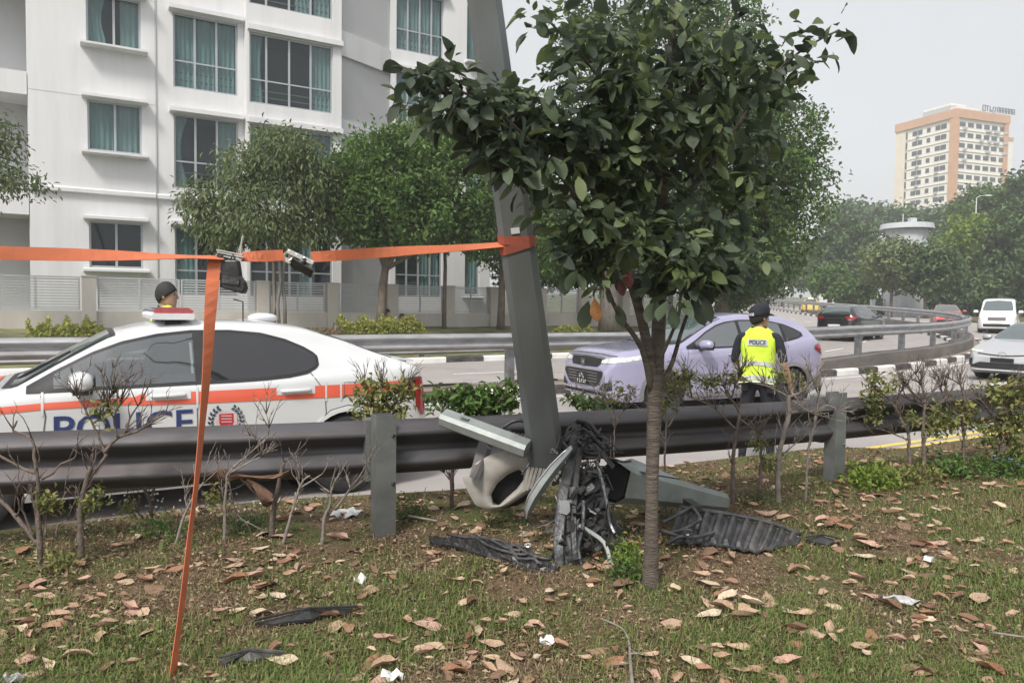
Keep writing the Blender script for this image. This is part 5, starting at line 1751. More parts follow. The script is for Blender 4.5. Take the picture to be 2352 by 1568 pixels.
# far trees on the right beyond the bend; each its own crown
far = [(1800, 610, 55, 75, 108, leaf_pale, 'hazy pale tree behind the tall road poles'),
       (1990, 500, 120, 36, 150, leaf_far, 'dark distant tree on the skyline left of the tower block'),
       (1945, 575, 90, 85, 100, leaf_far, 'broad dark tree left of the round white building'),
       (1905, 648, 48, 36, 84, leaf_mid, 'small round bright tree left of the white lorry'),
       (1965, 668, 60, 40, 80, leaf_mid, 'small spreading tree behind the white lorry'),
       (2050, 610, 82, 68, 66, leaf_pale, 'olive tree below the round white building'),
       (2165, 600, 70, 75, 112, leaf_mid, 'dark tree right of the round white building'),
       (2150, 512, 110, 40, 150, leaf_far, 'distant tree just below the tower block'),
       (2128, 620, 76, 70, 64, leaf_far, 'grey green tree above the red car'),
       (2075, 690, 45, 35, 78, leaf_far, 'low dark tree beside the pale gate'),
       (2235, 580, 88, 95, 78, leaf_lime, 'bright lime green tree before the dark wood'),
       (2195, 670, 70, 60, 76, leaf_far, 'dark green tree below the lime green tree'),
       (2290, 485, 115, 75, 105, leaf_mid, 'broad flat topped rain tree hiding the foot of the tower block'),
       (2400, 430, 90, 60, 98, leaf_far, 'tall rain tree at the right edge of the photo'),
       (2335, 590, 85, 130, 74, leaf_far, 'dark leafy tree at the right edge above the white van'),
       (2290, 665, 60, 55, 70, leaf_far, 'low dark tree behind the white van'),
       (2420, 640, 90, 110, 66, leaf_far, 'dark tree just outside the right edge'),
       (2010, 720, 25, 14, 74, leaf_mid, 'small bush beside the far carriageway'),
       (1870, 620, 60, 60, 128, leaf_far, 'far grey green tree over the yellow taxi'),
       (1740, 650, 50, 50, 125, leaf_far, 'far tree seen under the tall spreading tree')]
for i, (px, py, rx, ry, d, m, lab) in enumerate(far):
    g = P(px, py, d)
    zg = min(zroad(d), 9) - .05
    sub = []
    rr = random.Random(100 + i)
    for k in range(6):
        a = k * 1.05 + rr.random()
        sub.append(cl(px + math.cos(a) * rx * .52, py + math.sin(a) * ry * .45, d + rr.uniform(-2, 2), rx * rr.uniform(.36, .56), ry * rr.uniform(.36, .56)))
    sub.append(cl(px, py, d, rx * .7, ry * .7))
    area = rx * ry
    tree('far_tree', lab, (g.x, d, zg), max(0.8, g.z - zg - ry * d / FPX * .7), sub, int(90 + area * .030), 13, 0.0068 * d, m, bark, 0.0022 * d, group='trees beyond the bend', seed=40 + i, spread=0.0045 * d, hollow=0.72, aspect=.6)

# hedges along the far verge
def hedge(a, b, h, w, label, m=leaf_hedge, n=900, seed=1, size=0.10):
    root = thing('hedge', label, 'hedge', a, 0)
    rng = np.random.default_rng(seed)
    t = rng.random(n)
    A, Bv = np.array(a), np.array(b)
    c = A + (Bv - A) * t[:, None]
    d = (Bv - A) / np.linalg.norm(Bv - A); s = np.array([-d[1], d[0], 0])
    ang = rng.random(n) * math.pi
    k = 0.75 + .3 * rng.random(n)
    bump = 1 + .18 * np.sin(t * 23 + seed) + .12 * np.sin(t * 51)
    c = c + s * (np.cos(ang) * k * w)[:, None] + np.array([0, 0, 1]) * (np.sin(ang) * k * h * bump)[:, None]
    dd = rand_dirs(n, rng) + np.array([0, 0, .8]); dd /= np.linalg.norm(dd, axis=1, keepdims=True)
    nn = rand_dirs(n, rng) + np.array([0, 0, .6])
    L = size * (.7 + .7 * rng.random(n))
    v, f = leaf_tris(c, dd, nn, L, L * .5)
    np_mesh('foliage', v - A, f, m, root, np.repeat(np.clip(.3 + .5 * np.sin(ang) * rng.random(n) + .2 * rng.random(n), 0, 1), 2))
    mb = MB()
    for k in range(9):
        p = Vector((Bv - A) * (k + .5) / 9)
        mb.tube([p + Vector((0, 0, -.1)), p + Vector((.05, 0, h * .5))], .02, 5)
    mb.build('stem', bark, root)
    return root
def hp(px, off, z): return tuple(bank_at(px, off, z))
hedge(hp(775, 4.9, .55), hp(968, 4.6, .62), 0.62, .45, 'yellow green hedge at the foot of the boundary wall, behind the two seated people', n=2600, seed=1)
hedge(hp(60, 4.9, .45), hp(235, 4.8, .5), 0.62, .4, 'yellow green hedge left of the police car roof', n=1800, seed=2)
hedge(hp(700, 5.2, .45), hp(790, 5.1, .5), .42, .35, 'pinkish low hedge right of the police car roof', m=leaf_mat('leaf_pink', [(.14, .13, .06), (.25, .17, .13), (.36, .30, .14)]), n=900, seed=3)
hedge(hp(1275, 4.8, .6), hp(1350, 4.7, .65), .35, .3, 'short green hedge right of the leaning lamp post', n=600, seed=4)
hedge(hp(270, 5.4, .3), hp(560, 5.3, .4), .40, .35, 'low green hedge hidden behind the police car', m=leaf_mid, n=900, seed=5)
# ------------------------------------------------------------------ thin tree in the foreground
near_bark = mat('ringed_bark', (0.088, 0.070, 0.058), rough=0.9, var=0.35, scale=10, bump=0.7, bscale=35, stretch=(1, 1, 4.5), dirt=(0.26, 0.22, 0.18), dirt_amt=0.45, dirt_scale=9)
near_leaf = leaf_mat('near_leaf', [(0.038, 0.054, 0.036), (0.054, 0.076, 0.044), (0.074, 0.104, 0.052), (0.115, 0.155, 0.060), (0.13, 0.165, 0.060)], rough=0.6, trans=0.3, spec=0.5)

def leaf_shape(L=1.0, W=0.5, curl=0.2, cup=0.12, seed=0):
    """one broad leaf as verts/faces: base at the origin, pointing +x, face up +z"""
    r = random.Random(seed)
    sts = [(0, .0), (.12, .14), (.30, .36), (.52, .5), (.72, .47), (.88, .29), (1.0, .02)]
    vs, fs = [], []
    for t, w in sts:
        z = -curl * t * t * L + .02 * math.sin(t * 9 + seed)
        vs.append((t * L, 0, z))
        ww = w * W
        vs.append((t * L, ww, z + cup * ww * 2 + r.uniform(-.015, .015))); vs.append((t * L, -ww, z + cup * ww * 2 + r.uniform(-.015, .015)))
    for i in range(len(sts) - 1):
        a, b = i * 3, i * 3 + 3
        fs += [(a, b, b + 1, a + 1), (a, a + 2, b + 2, b)]
    return vs, fs

LEAFV = [leaf_shape(1, .52, .18, .10, 1), leaf_shape(1, .46, .32, .16, 2), leaf_shape(1, .56, .10, .2, 3), leaf_shape(1, .42, .42, .06, 4)]
nt_base = P(1495, 1372, 3.46)
nt = thing('young_tree', 'thin foreground tree with ringed bark and large dark leaves, beside the leaning lamp post', 'tree', nt_base)
def NP(px, py, d): return P(px, py, d) - nt_base
def branch(pts, r, name='branch', n=9):
    pp = smooth_path([NP(*q) for q in pts], 0.06)
    rr = np.interp(np.linspace(0, 1, len(pp)), np.linspace(0, 1, len(r)), r)
    mb = MB(); mb.tube(pp, list(rr), n)
    return mb.build(name, near_bark, nt, smooth=True)
branch([(1495, 1385, 3.46), (1494, 1340, 3.46), (1496, 1250, 3.46), (1498, 1100, 3.47), (1502, 960, 3.48), (1506, 860, 3.49)], [.052, .036, .031, .030, .032, .036], 'trunk', 14)
branch([(1506, 870, 3.49), (1512, 760, 3.5), (1518, 600, 3.52), (1522, 420, 3.55), (1535, 200, 3.6), (1550, -60, 3.65)], [.036, .032, .028, .024, .018, .012])
branch([(1500, 880, 3.49), (1486, 790, 3.45), (1462, 690, 3.40), (1430, 600, 3.35), (1380, 480, 3.25), (1330, 360, 3.2)], [.030, .024, .021, .018, .014, .008])
branch([(1496, 900, 3.48), (1474, 800, 3.4), (1420, 720, 3.3), (1388, 640, 3.2), (1360, 540, 3.1)], [.016, .013, .010, .008, .005])
branch([(1512, 900, 3.48), (1545, 830, 3.5), (1562, 770, 3.5), (1592, 690, 3.5), (1640, 600, 3.5)], [.013, .011, .009, .008, .005])
branch([(1519, 520, 3.53), (1600, 420, 3.5), (1700, 280, 3.45), (1780, 170, 3.4), (1850, 110, 3.4), (1925, 70, 3.4)], [.018, .014, .011, .008, .006, .004])
branch([(1430, 600, 3.35), (1300, 420, 3.1), (1170, 280, 2.95), (1050, 205, 2.9), (965, 170, 2.9)], [.014, .012, .009, .006, .004])
branch([(1522, 420, 3.55), (1420, 240, 3.4), (1320, 110, 3.3), (1240, 30, 3.25)], [.014, .010, .007, .004])
branch([(1530, 300, 3.58), (1620, 150, 3.6), (1680, 30, 3.6)], [.012, .008, .005])
branch([(1516, 640, 3.52), (1640, 520, 3.7), (1740, 420, 3.8), (1790, 300, 3.8)], [.012, .009, .007, .004])
branch([(1500, 860, 3.49), (1560, 720, 3.3), (1560, 640, 3.25)], [.010, .008, .005])

# rosettes of large leaves at twig ends
rosettes = []
def blob(cx, cy, rx, ry, d0, d1, n, seed):
    r = random.Random(seed)
    k = 0
    while k < n:
        x, y = r.uniform(-1, 1), r.uniform(-1, 1)
        if x * x + y * y > 1: continue
        rosettes.append((cx + x * rx, cy + y * ry, r.uniform(d0, d1))); k += 1
blob(1080, 230, 140, 50, 2.8, 3.2, 32, 1)
blob(1170, 350, 90, 60, 2.9, 3.2, 20, 21)
blob(1700, 430, 90, 110, 3.5, 3.9, 22, 22)
blob(1200, 270, 110, 100, 2.9, 3.3, 30, 2)
blob(1010, 170, 55, 30, 2.85, 3.0, 8, 3)
blob(1360, 170, 115, 170, 3.0, 3.6, 44, 4)
blob(1330, 400, 130, 140, 3.0, 3.5, 46, 5)
blob(1520, 150, 170, 200, 3.1, 3.8, 66, 6)
blob(1530, 400, 200, 170, 3.1, 3.9, 60, 7)
blob(1440, 560, 150, 90, 3.0, 3.6, 34, 8)
blob(1620, 560, 120, 80, 3.2, 3.7, 30, 9)
blob(1680, 260, 90, 170, 3.3, 3.9, 30, 10)
blob(1620, 90, 130, 110, 3.3, 3.8, 26, 31)
blob(1460, 300, 170, 120, 3.2, 3.7, 30, 32)
blob(1560, 650, 60, 60, 3.1, 3.5, 10, 12)
blob(1330, 570, 60, 60, 3.0, 3.3, 10, 13)
for q in ((1770, 160, 3.4), (1800, 120, 3.4), (1815, 190, 3.4), (1845, 130, 3.4), (1840, 70, 3.4), (1890, 90, 3.4), (1920, 55, 3.4), (1790, 230, 3.4), (1760, 90, 3.45), (1870, 140, 3.4), (1740, 200, 3.4),
          (1230, 15, 3.2), (1215, 60, 3.2), (1010, 255, 2.9), (1110, 330, 2.95), (960, 165, 2.88)):
    rosettes.append(q)
rl = random.Random(5)
LEAVES = []
for (px, py, d) in rosettes:
    c = NP(px, py, d)
    k = rl.choice((6, 8, 10, 12))
    up = Vector((rl.uniform(-.5, .5), rl.uniform(-.5, .3), 1)).normalized()
    a0 = rl.random() * 6.28
    tone0 = rl.random() ** 1.4 * .9
    for i in range(k):
        a = a0 + i * 2.4
        hdir = Vector((math.cos(a), math.sin(a), 0))
        tilt = rl.uniform(-1.1, .5)
        x = (hdir * math.cos(tilt) + Vector((0, 0, math.sin(tilt)))).normalized()
        y = up.cross(x).normalized(); z = x.cross(y)
        roll = rl.uniform(-.9, .9)
        y, z = y * math.cos(roll) + z * math.sin(roll), z * math.cos(roll) - y * math.sin(roll)
        L = rl.choice((.045, .06, .072, .085, .10)) * rl.uniform(.9, 1.2)
        LEAVES.append((c + x * rl.uniform(.01, .05) + Vector((rl.uniform(-.03, .03), rl.uniform(-.04, .04), rl.uniform(-.04, .03))), x, y, z, L, rl.randrange(4), min(1, max(0, tone0 + rl.uniform(-.2, .3)))))
# lower hanging single leaves
for (px, py, d, L) in ((1352, 690, 3.3, .13), (1420, 700, 3.3, .1), (1600, 690, 3.4, .12), (1545, 700, 3.3, .11), (1300, 620, 3.2, .11), (1500, 690, 3.2, .1)):
    x = Vector((rl.uniform(-.3, .3), 0, -1)).normalized(); y = Vector((1, .3, 0)).cross(x).normalized()
    y = x.cross(Vector((0, -1, .2))).normalized(); z = x.cross(y)
    LEAVES.append((NP(px, py, d), x, y, z, L, 0, .4))
# the 300 nearest as leaves of their own, the others in one mesh
LEAVES.sort(key=lambda q: (q[0] + nt_base).y)
tones = [0.05, 0.28, 0.5, 0.78]
leaf_me = {}
def leaf_mesh(v, t):
    key = (v, t)
    if key not in leaf_me:
        vs, fs = LEAFV[v]
        me = bpy.data.meshes.new('leaf'); me.from_pydata(vs, [], fs); me.materials.append(near_leaf)
        a = me.attributes.new('tone', 'FLOAT', 'FACE'); a.data.foreach_set('value', [tones[t]] * len(fs))
        me.polygons.foreach_set('use_smooth', [True] * len(fs))
        leaf_me[key] = me
    return leaf_me[key]
for i, (c, x, y, z, L, v, t) in enumerate(LEAVES[:300]):
    o = bpy.data.objects.new('leaf', leaf_mesh(v, min(3, int(t * 4)))); COL.objects.link(o); o.parent = nt
    M = Matrix((x * L, y * L, z * L)).transposed().to_4x4(); M.translation = c
    o.matrix_local = M
rest_v, rest_f, rest_t = [], [], []
for (c, x, y, z, L, v, t) in LEAVES[300:]:
    vs, fs = LEAFV[v]; o = len(rest_v)
    for p in vs:
        q = c + (x * p[0] + y * p[1] + z * p[2]) * L; rest_v.append((q.x, q.y, q.z))
    rest_f += [[i + o for i in f] for f in fs]; rest_t += [t] * len(fs)
o = np_mesh('leaves', np.array(rest_v), np.array(rest_f), near_leaf, nt, np.array(rest_t), smooth=True); o['kind'] = 'stuff'
# withered leaves
def odd_leaf(px, py, d, L, col, name, lab):
    me = bpy.data.meshes.new('leaf'); vs, fs = LEAFV[1]; me.from_pydata(vs, [], fs); me.materials.append(mat(name, col, rough=.6, var=.25, scale=12))
    o = bpy.data.objects.new('leaf', me); COL.objects.link(o); o.parent = nt; o['label'] = lab
    x = Vector((.1, -.1, -1)).normalized(); y = x.cross(Vector((0, -1, .1))).normalized(); z = x.cross(y)
    M = Matrix((x * L, y * L, z * L)).transposed().to_4x4(); M.translation = NP(px, py, d); o.matrix_local = M
odd_leaf(1365, 682, 3.2, .11, (.30, .12, .03), 'withered_orange_leaf', 'withered orange leaf hanging low')
odd_leaf(1440, 610, 3.2, .10, (.13, .035, .03), 'withered_red_leaf', 'reddish leaf under the crown')
odd_leaf(1425, 640, 3.22, .08, (.13, .035, .03), 'withered_red_leaf', 'reddish leaf under the crown')

# ------------------------------------------------------------------ cut-back shrubs along the guard rail
twig_m = mat('twig_bark', (0.135, 0.105, 0.088), rough=0.9, var=0.3, scale=14, bump=0.5, bscale=60)
twig_pale = mat('pale_twig_bark', (0.23, 0.20, 0.175), rough=0.9, var=0.25, scale=14, bump=0.4, bscale=60)

def shrub(label, dep, lines, leaf_spots=(), twig_n=18, seed=1, m=twig_m, leafm=leaf_shrub, lsize=0.04, per=14, group='cut back shrubs along the guard rail', name='bare_shrub'):
    """lines: (list of pixel points, radius px first, last)"""
    b = P(lines[0][0][0][0], lines[0][0][0][1], dep)
    b.z = verge_z(b.x, b.y) - 0.02 if b.z < 0.75 else b.z
    root = thing(name, label, 'shrub', b, 0, group)
    r = random.Random(seed)
    k = dep / FPX
    ends = []
    for i, (pts, r0, r1) in enumerate(lines):
        dd = r.uniform(-.10, .10) if i else 0
        pp = [P(x, y, dep + dd * min(1, j / 2)) - b for j, (x, y) in enumerate(pts)]
        if i == 0: pp[0] = Vector((0, 0, -.03))
        sp = smooth_path(pp, .03)
        # slight knots
        sp = [p + Vector((r.uniform(-1, 1), r.uniform(-1, 1), 0)) * k * 1.0 for p in sp]
        rr = np.linspace(r0 * k * .70, r1 * k * .62, len(sp)) * np.array([1 + .12 * r.uniform(-1, 1) for _ in sp])
        mb = MB(); mb.tube(sp, list(rr), 7); mb.build('stem', m, root, smooth=True)
        ends.append((sp[-1], (sp[-1] - sp[-3]).normalized()))
        for q in range(len(sp) // 3, len(sp), max(2, len(sp) // 6)):
            ends.append((sp[q], (sp[q] - sp[q - 1]).normalized()))
    mb = MB()
    for q in range(int(twig_n * 2.4)):
        p, d = r.choice(ends)
        v = (d + Vector((r.uniform(-1, 1), r.uniform(-.7, .7), r.uniform(-.1, 1.1)))).normalized()
        L = r.uniform(.05, .16)
        e = p + v * L * .5 + Vector((0, 0, .01)); f = p + v * L + Vector((r.uniform(-.03, .03), 0, r.uniform(0, .04)))
        mb.tube([p, e, f], [.0034, .0026, .0012], 4)
        for _ in range(2):
            g_ = e.lerp(f, r.random()); mb.tube([g_, g_ + (v + Vector((r.uniform(-1, 1), r.uniform(-.8, .8), r.uniform(-.3, .9)))).normalized() * L * .5], [.0020, .0009], 4)
    if twig_n:
        t = mb.build('twigs', m, root, smooth=True); t['kind'] = 'stuff'
    if leaf_spots:
        c = [(P(x, y, dep) - b, (rx * k, rx * k * .8, ry * k), rx * ry) for x, y, rx, ry in leaf_spots]
        tot = int(sum(rx * ry for _, _, rx, ry in leaf_spots) / 55)
        o = crown('leaves', c, max(4, tot), per, lsize, leafm, root, seed, spread=.03, hollow=.1, aspect=.45, droop=0.0)
        o['kind'] = 'stuff'
    return root

shrub('bare many stemmed shrub at the left edge before the guard rail', 3.62, [
    ([(95, 1262), (88, 1177), (88, 1110), (85, 1082), (78, 1047), (74, 1007), (35, 992), (30, 985), (39, 966)], 11, 3),
    ([(86, 1085), (62, 1080), (0, 1047), (-60, 1010)], 6, 4), ([(95, 1100), (122, 1086), (140, 1065), (172, 1052), (175, 1032)], 5, 2),
    ([(90, 1250), (50, 1202), (25, 1172), (0, 1147), (-50, 1115)], 9, 5), ([(80, 1235), (52, 1170), (54, 1138)], 4, 3), ([(88, 1215), (75, 1145)], 5, 3),
    ([(38, 1185), (45, 1165), (40, 1140)], 4, 2), ([(104, 1230), (107, 1182), (140, 1152), (152, 1128)], 5, 3), ([(132, 1238), (135, 1202), (172, 1190)], 4, 2)], twig_n=14, seed=1,
    leaf_spots=[(120, 1150, 22, 18)])
shrub('forked bare shrub leaning right before the police lettering', 3.68, [
    ([(187, 1266), (184, 1202), (187, 1152), (200, 1102), (208, 1072)], 12, 8), ([(203, 1100), (240, 1050), (240, 1037), (205, 957), (175, 908)], 7, 2),
    ([(240, 1040), (270, 1005), (315, 990), (378, 952)], 6, 3), ([(270, 1005), (262, 960), (277, 925)], 4, 2), ([(292, 990), (298, 960), (324, 922)], 4, 2), ([(213, 975), (235, 950), (240, 915)], 3, 1.5),
    ([(262, 960), (245, 930), (262, 905)], 2.5, 1.2)], twig_n=40, seed=2, leaf_spots=[(212, 1150, 14, 18), (250, 940, 22, 20)])
shrub('short forked stub under the guard rail left of the orange strap', 4.2, [([(350, 1215), (345, 1152), (325, 1112)], 9, 5), ([(347, 1150), (356, 1108)], 6, 3), ([(330, 1190), (305, 1165)], 4, 2)], twig_n=6, seed=3, leaf_spots=[(300, 1170, 20, 14)])
shrub('slanting bare stem crossing the orange strap', 3.9, [([(395, 1222), (430, 1167), (467, 1107)], 6, 3), ([(430, 1167), (425, 1140)], 3, 2)], twig_n=4, seed=4, m=twig_pale)
shrub('bare twig shrub rising over the guard rail right of the orange strap', 3.98, [
    ([(515, 1215), (517, 1152), (522, 1102), (527, 1082), (577, 1037), (617, 1000), (612, 950)], 7, 1.5), ([(530, 1085), (560, 1068), (607, 1045)], 3.5, 2), ([(525, 1105), (535, 1150), (548, 1190)], 3, 2), ([(600, 1015), (575, 1000)], 2, 1)], twig_n=22, seed=5, leaf_spots=[(497, 1140, 18, 16)], m=twig_pale)
shrub('thick dark stub between two forked stems left of the rail post', 4.1, [([(622, 1215), (627, 1180), (637, 1127), (645, 1087), (653, 1062)], 10, 7), ([(627, 1180), (600, 1150)], 3, 2)], twig_n=3, seed=6)
shrub('broken pale branch fallen against the stub', 4.0, [([(645, 1160), (687, 1122), (712, 1092)], 7, 3), ([(687, 1122), (740, 1088)], 4, 2), ([(690, 1122), (682, 1095)], 4, 3), ([(680, 1130), (672, 1180), (660, 1200)], 4, 2)], twig_n=4, seed=7, m=twig_pale, name='fallen_branch', group=None)
shrub('forked bare shrub just left of the rail post', 4.05, [([(738, 1222), (745, 1190), (757, 1165), (762, 1125), (780, 1087)], 8, 3), ([(758, 1130), (732, 1112)], 4, 2), ([(770, 1170), (802, 1127), (837, 1077), (850, 1058)], 5, 2), ([(802, 1127), (842, 1098), (850, 1093)], 3.5, 2), ([(805, 1124), (795, 1090)], 3, 2)], twig_n=8, seed=8, m=twig_pale)
shrub('leafy shrub behind the rail before the police car tail lamp', 4.75, [([(872, 1130), (872, 985), (850, 920), (835, 885)], 6, 2), ([(872, 980), (905, 930), (930, 890)], 4, 2), ([(872, 985), (880, 930), (875, 885)], 4, 2)], twig_n=34, seed=9,
    leaf_spots=[(835, 895, 34, 22), (880, 905, 36, 28), (925, 905, 34, 26), (860, 945, 40, 22), (905, 945, 36, 20)], lsize=.05, per=9)
shrub('leafy dark shrub behind the broken steel plank', 4.85, [([(1037, 1200), (1038, 1080), (1040, 990), (1060, 930)], 9, 3), ([(1040, 1080), (1058, 1040), (1066, 990)], 4, 2), ([(1038, 1000), (1015, 930)], 3, 2), ([(1060, 960), (1130, 920), (1190, 880)], 4, 1.5), ([(1045, 1000), (1100, 950), (1160, 930)], 4, 1.5), ([(1040, 1110), (1020, 1085)], 3, 2)], twig_n=40, seed=10, leafm=leaf_mid,
    leaf_spots=[(1010, 925, 36, 24), (1070, 910, 48, 28), (1130, 920, 50, 30), (1175, 905, 34, 32), (1100, 945, 90, 18), (1030, 1010, 30, 26)], lsize=.055, per=10)
shrub('leafy shrub low behind the rail right of the leaning lamp post', 5.2, [([(1350, 1120), (1350, 980), (1340, 930)], 5, 2), ([(1350, 985), (1385, 925)], 3, 1.5), ([(1350, 985), (1320, 925)], 3, 1.5)], twig_n=18, seed=11, leafm=leaf_mid,
    leaf_spots=[(1345, 925, 42, 16), (1380, 935, 30, 12), (1310, 915, 20, 12)], lsize=.05, per=9)
shrub('slender forked twig before the rail between lamp post and thin tree', 4.55, [([(1408, 1190), (1410, 1060), (1412, 985), (1420, 962), (1440, 932)], 3.5, 2), ([(1412, 985), (1402, 950), (1388, 915)], 3, 1.5), ([(1420, 962), (1432, 945)], 2, 1.5)], twig_n=12, seed=12, m=twig_pale, leaf_spots=[(1420, 905, 26, 14)])
shrub('forked shrub with few leaves to the right of the thin tree trunk', 4.7, [([(1530, 1120), (1528, 1000), (1540, 960), (1570, 910), (1575, 870)], 4.5, 2), ([(1535, 980), (1560, 930), (1545, 880)], 4, 2), ([(1528, 1010), (1500, 960)], 3, 2), ([(1562, 925), (1530, 900)], 2.5, 1.5)], twig_n=24, seed=13, m=twig_pale, leaf_spots=[(1550, 885, 36, 22), (1530, 930, 24, 18), (1575, 870, 20, 16)], lsize=.036)
shrub('branching shrub in front of the officer, left of the pair', 5.0, [([(1684, 1130), (1684, 1065), (1691, 995), (1698, 942), (1670, 907), (1660, 868)], 9, 3), ([(1689, 985), (1638, 935), (1590, 914)], 4, 2.5), ([(1697, 945), (1660, 886), (1628, 884)], 3.5, 2), ([(1695, 960), (1735, 990), (1745, 1010)], 4, 2), ([(1745, 1130), (1748, 1060), (1745, 1000)], 6, 4), ([(1680, 915), (1690, 880), (1700, 860)], 3, 1.5)], twig_n=40, seed=14, m=twig_m, leaf_spots=[(1655, 865, 26, 16), (1690, 870, 22, 14), (1630, 880, 20, 12), (1745, 1020, 20, 16)], lsize=.036)
shrub('pale barked branching shrub in front of the officer, right of the pair', 5.05, [([(1789, 1120), (1787, 1060), (1800, 1000), (1812, 955), (1811, 907)], 10, 7), ([(1811, 910), (1761, 886), (1730, 880)], 4.5, 2), ([(1811, 912), (1845, 896), (1862, 862)], 5, 2.5), ([(1813, 948), (1838, 942), (1842, 920)], 5, 3), ([(1820, 920), (1866, 950)], 3, 2), ([(1795, 1045), (1830, 1015)], 4, 2), ([(1762, 888), (1745, 862)], 3, 1.5), ([(1811, 905), (1790, 870), (1795, 850)], 3, 1.5)], twig_n=46, seed=15, m=twig_pale, leaf_spots=[(1790, 868, 24, 14), (1840, 875, 20, 12), (1770, 1070, 20, 14)], lsize=.036)
shrub('thin curved bare stem left of the right rail post', 5.1, [([(1852, 1110), (1856, 1043), (1873, 960), (1882, 900)], 5, 3), ([(1876, 945), (1900, 930), (1930, 945)], 3, 1.5), ([(1880, 910), (1872, 880)], 2, 1)], twig_n=20, seed=16, m=twig_pale)
shrub('leafy shrub right of the right rail post, leaning left', 5.85, [([(2090, 1110), (2086, 1000), (2069, 962), (2047, 921), (2013, 897)], 7, 2.5), ([(2082, 985), (2058, 930), (2072, 895)], 4, 2), ([(2050, 925), (2010, 930), (1985, 960)], 3, 1.5), ([(2086, 1010), (2020, 985), (1970, 985)], 2.5, 2)], twig_n=34, seed=17,
    leaf_spots=[(2005, 875, 24, 20), (1995, 915, 30, 28), (2000, 950, 30, 26), (2045, 890, 26, 18)], lsize=.05, per=9)
shrub('many twigged dark shrub in the middle of the right hand row', 5.9, [([(2123, 1110), (2121, 976), (2124, 921), (2117, 884), (2095, 870)], 8, 3), ([(2124, 925), (2090, 895), (2075, 880)], 4, 2), ([(2123, 935), (2085, 915), (2075, 895)], 3, 2), ([(2120, 900), (2118, 862)], 4, 2), ([(2124, 915), (2155, 885), (2165, 870)], 4, 2), ([(2123, 940), (2160, 925), (2178, 900), (2165, 880)], 4, 2), ([(2117, 885), (2105, 860)], 3, 1.5)], twig_n=60, seed=18,
    leaf_spots=[(2155, 960, 34, 30), (2140, 985, 30, 22), (2100, 960, 22, 18)], lsize=.045, per=8)
shrub('forked shrub with pale leaves right of the many twigged shrub', 6.0, [([(2213, 1110), (2213, 1006), (2215, 925), (2240, 906)], 6, 2.5), ([(2217, 925), (2206, 884), (2180, 869)], 4, 2), ([(2214, 960), (2178, 935), (2160, 890)], 4, 2), ([(2206, 884), (2205, 865)], 2.5, 1.5)], twig_n=34, seed=19, leaf_spots=[(2195, 935, 30, 24), (2175, 965, 34, 28), (2230, 960, 26, 26)], lsize=.05, per=9)
shrub('dense leafy shrub at the right edge before the silver car', 6.1, [([(2300, 1120), (2298, 1010), (2310, 930), (2325, 890)], 6, 2), ([(2299, 1000), (2270, 940), (2250, 915)], 4, 2), ([(2305, 950), (2345, 900)], 4, 2), ([(2300, 1040), (2340, 980)], 4, 2)], twig_n=60, seed=20, leafm=leaf_shrub,
    leaf_spots=[(2290, 900, 50, 26), (2335, 900, 34, 34), (2330, 960, 40, 44), (2285, 975, 34, 34), (2340, 1030, 40, 36), (2265, 1010, 26, 24)], lsize=.05, per=9)
# low leafy ground plants
def low_plant(label, px, py, d, rx, ry, m, seed, n=1.0, size=.04, name='low_plant'):
    b = P(px, py, d); b.z = verge_z(b.x, b.y)
    root = thing(name, label, 'plant', b, 0, 'low leafy plants on the verge')
    k = d / FPX
    c = [(Vector((0, 0, ry * k * .6)), (rx * k, rx * k * .8, ry * k), 1)]
    crown('leaves', c, int(rx * ry / 40 * n), 8, size, m, root, seed, spread=.035, hollow=.15, aspect=.4, droop=-.2)
    mb = MB()
    for i in range(7):
        a = i * .9
        mb.tube([(0, 0, -.02), (rx * k * .3 * math.cos(a), rx * k * .3 * math.sin(a), ry * k * .6), (rx * k * .6 * math.cos(a), rx * k * .6 * math.sin(a), ry * k)], [.004, .003, .0015], 5)
    s_ = mb.build('stalks', twig_m, root); s_['kind'] = 'stuff'
low_plant('bright green feathery plant between the wreckage and the thin tree, upper of the pair', 1445, 1240, 3.75, 34, 26, leaf_lime, 1, 1.2, .035)
low_plant('green feathery plant at the foot of the thin tree', 1440, 1300, 3.55, 46, 30, leaf_mid, 2, 1.4, .03)
low_plant('yellow green plant right of the right rail post', 2000, 1095, 5.55, 62, 34, leaf_lime, 3, 1.3, .05)
low_plant('olive plant below the many twigged shrub', 2085, 1085, 5.7, 70, 26, leaf_shrub, 4, 1.2, .05)
low_plant('dark green plant below the right hand shrubs', 2190, 1065, 5.9, 80, 30, leaf_mid, 5, 1.2, .05)
low_plant('dark plants at the right edge under the leafy shrub', 2310, 1060, 6.0, 80, 34, leaf_mid, 6, 1.2, .05)
low_plant('grey green plant left of the right rail post', 1740, 1085, 5.1, 44, 18, leaf_pale, 7, 1.0, .035)
low_plant('dark green plant right of the left rail post', 945, 1150, 4.6, 36, 26, leaf_mid, 8, 1.2, .035)
low_plant('green weeds below the guard rail left of the strap', 370, 1200, 4.05, 60, 22, leaf_mid, 9, 1.3, .03)
low_plant('green weeds below the guard rail right of the strap', 570, 1185, 4.25, 60, 16, leaf_mid, 10, 1.2, .03)
low_plant('brown green weeds at the foot of the left shrub', 130, 1270, 3.6, 50, 22, leaf_shrub, 11, 1.2, .03)
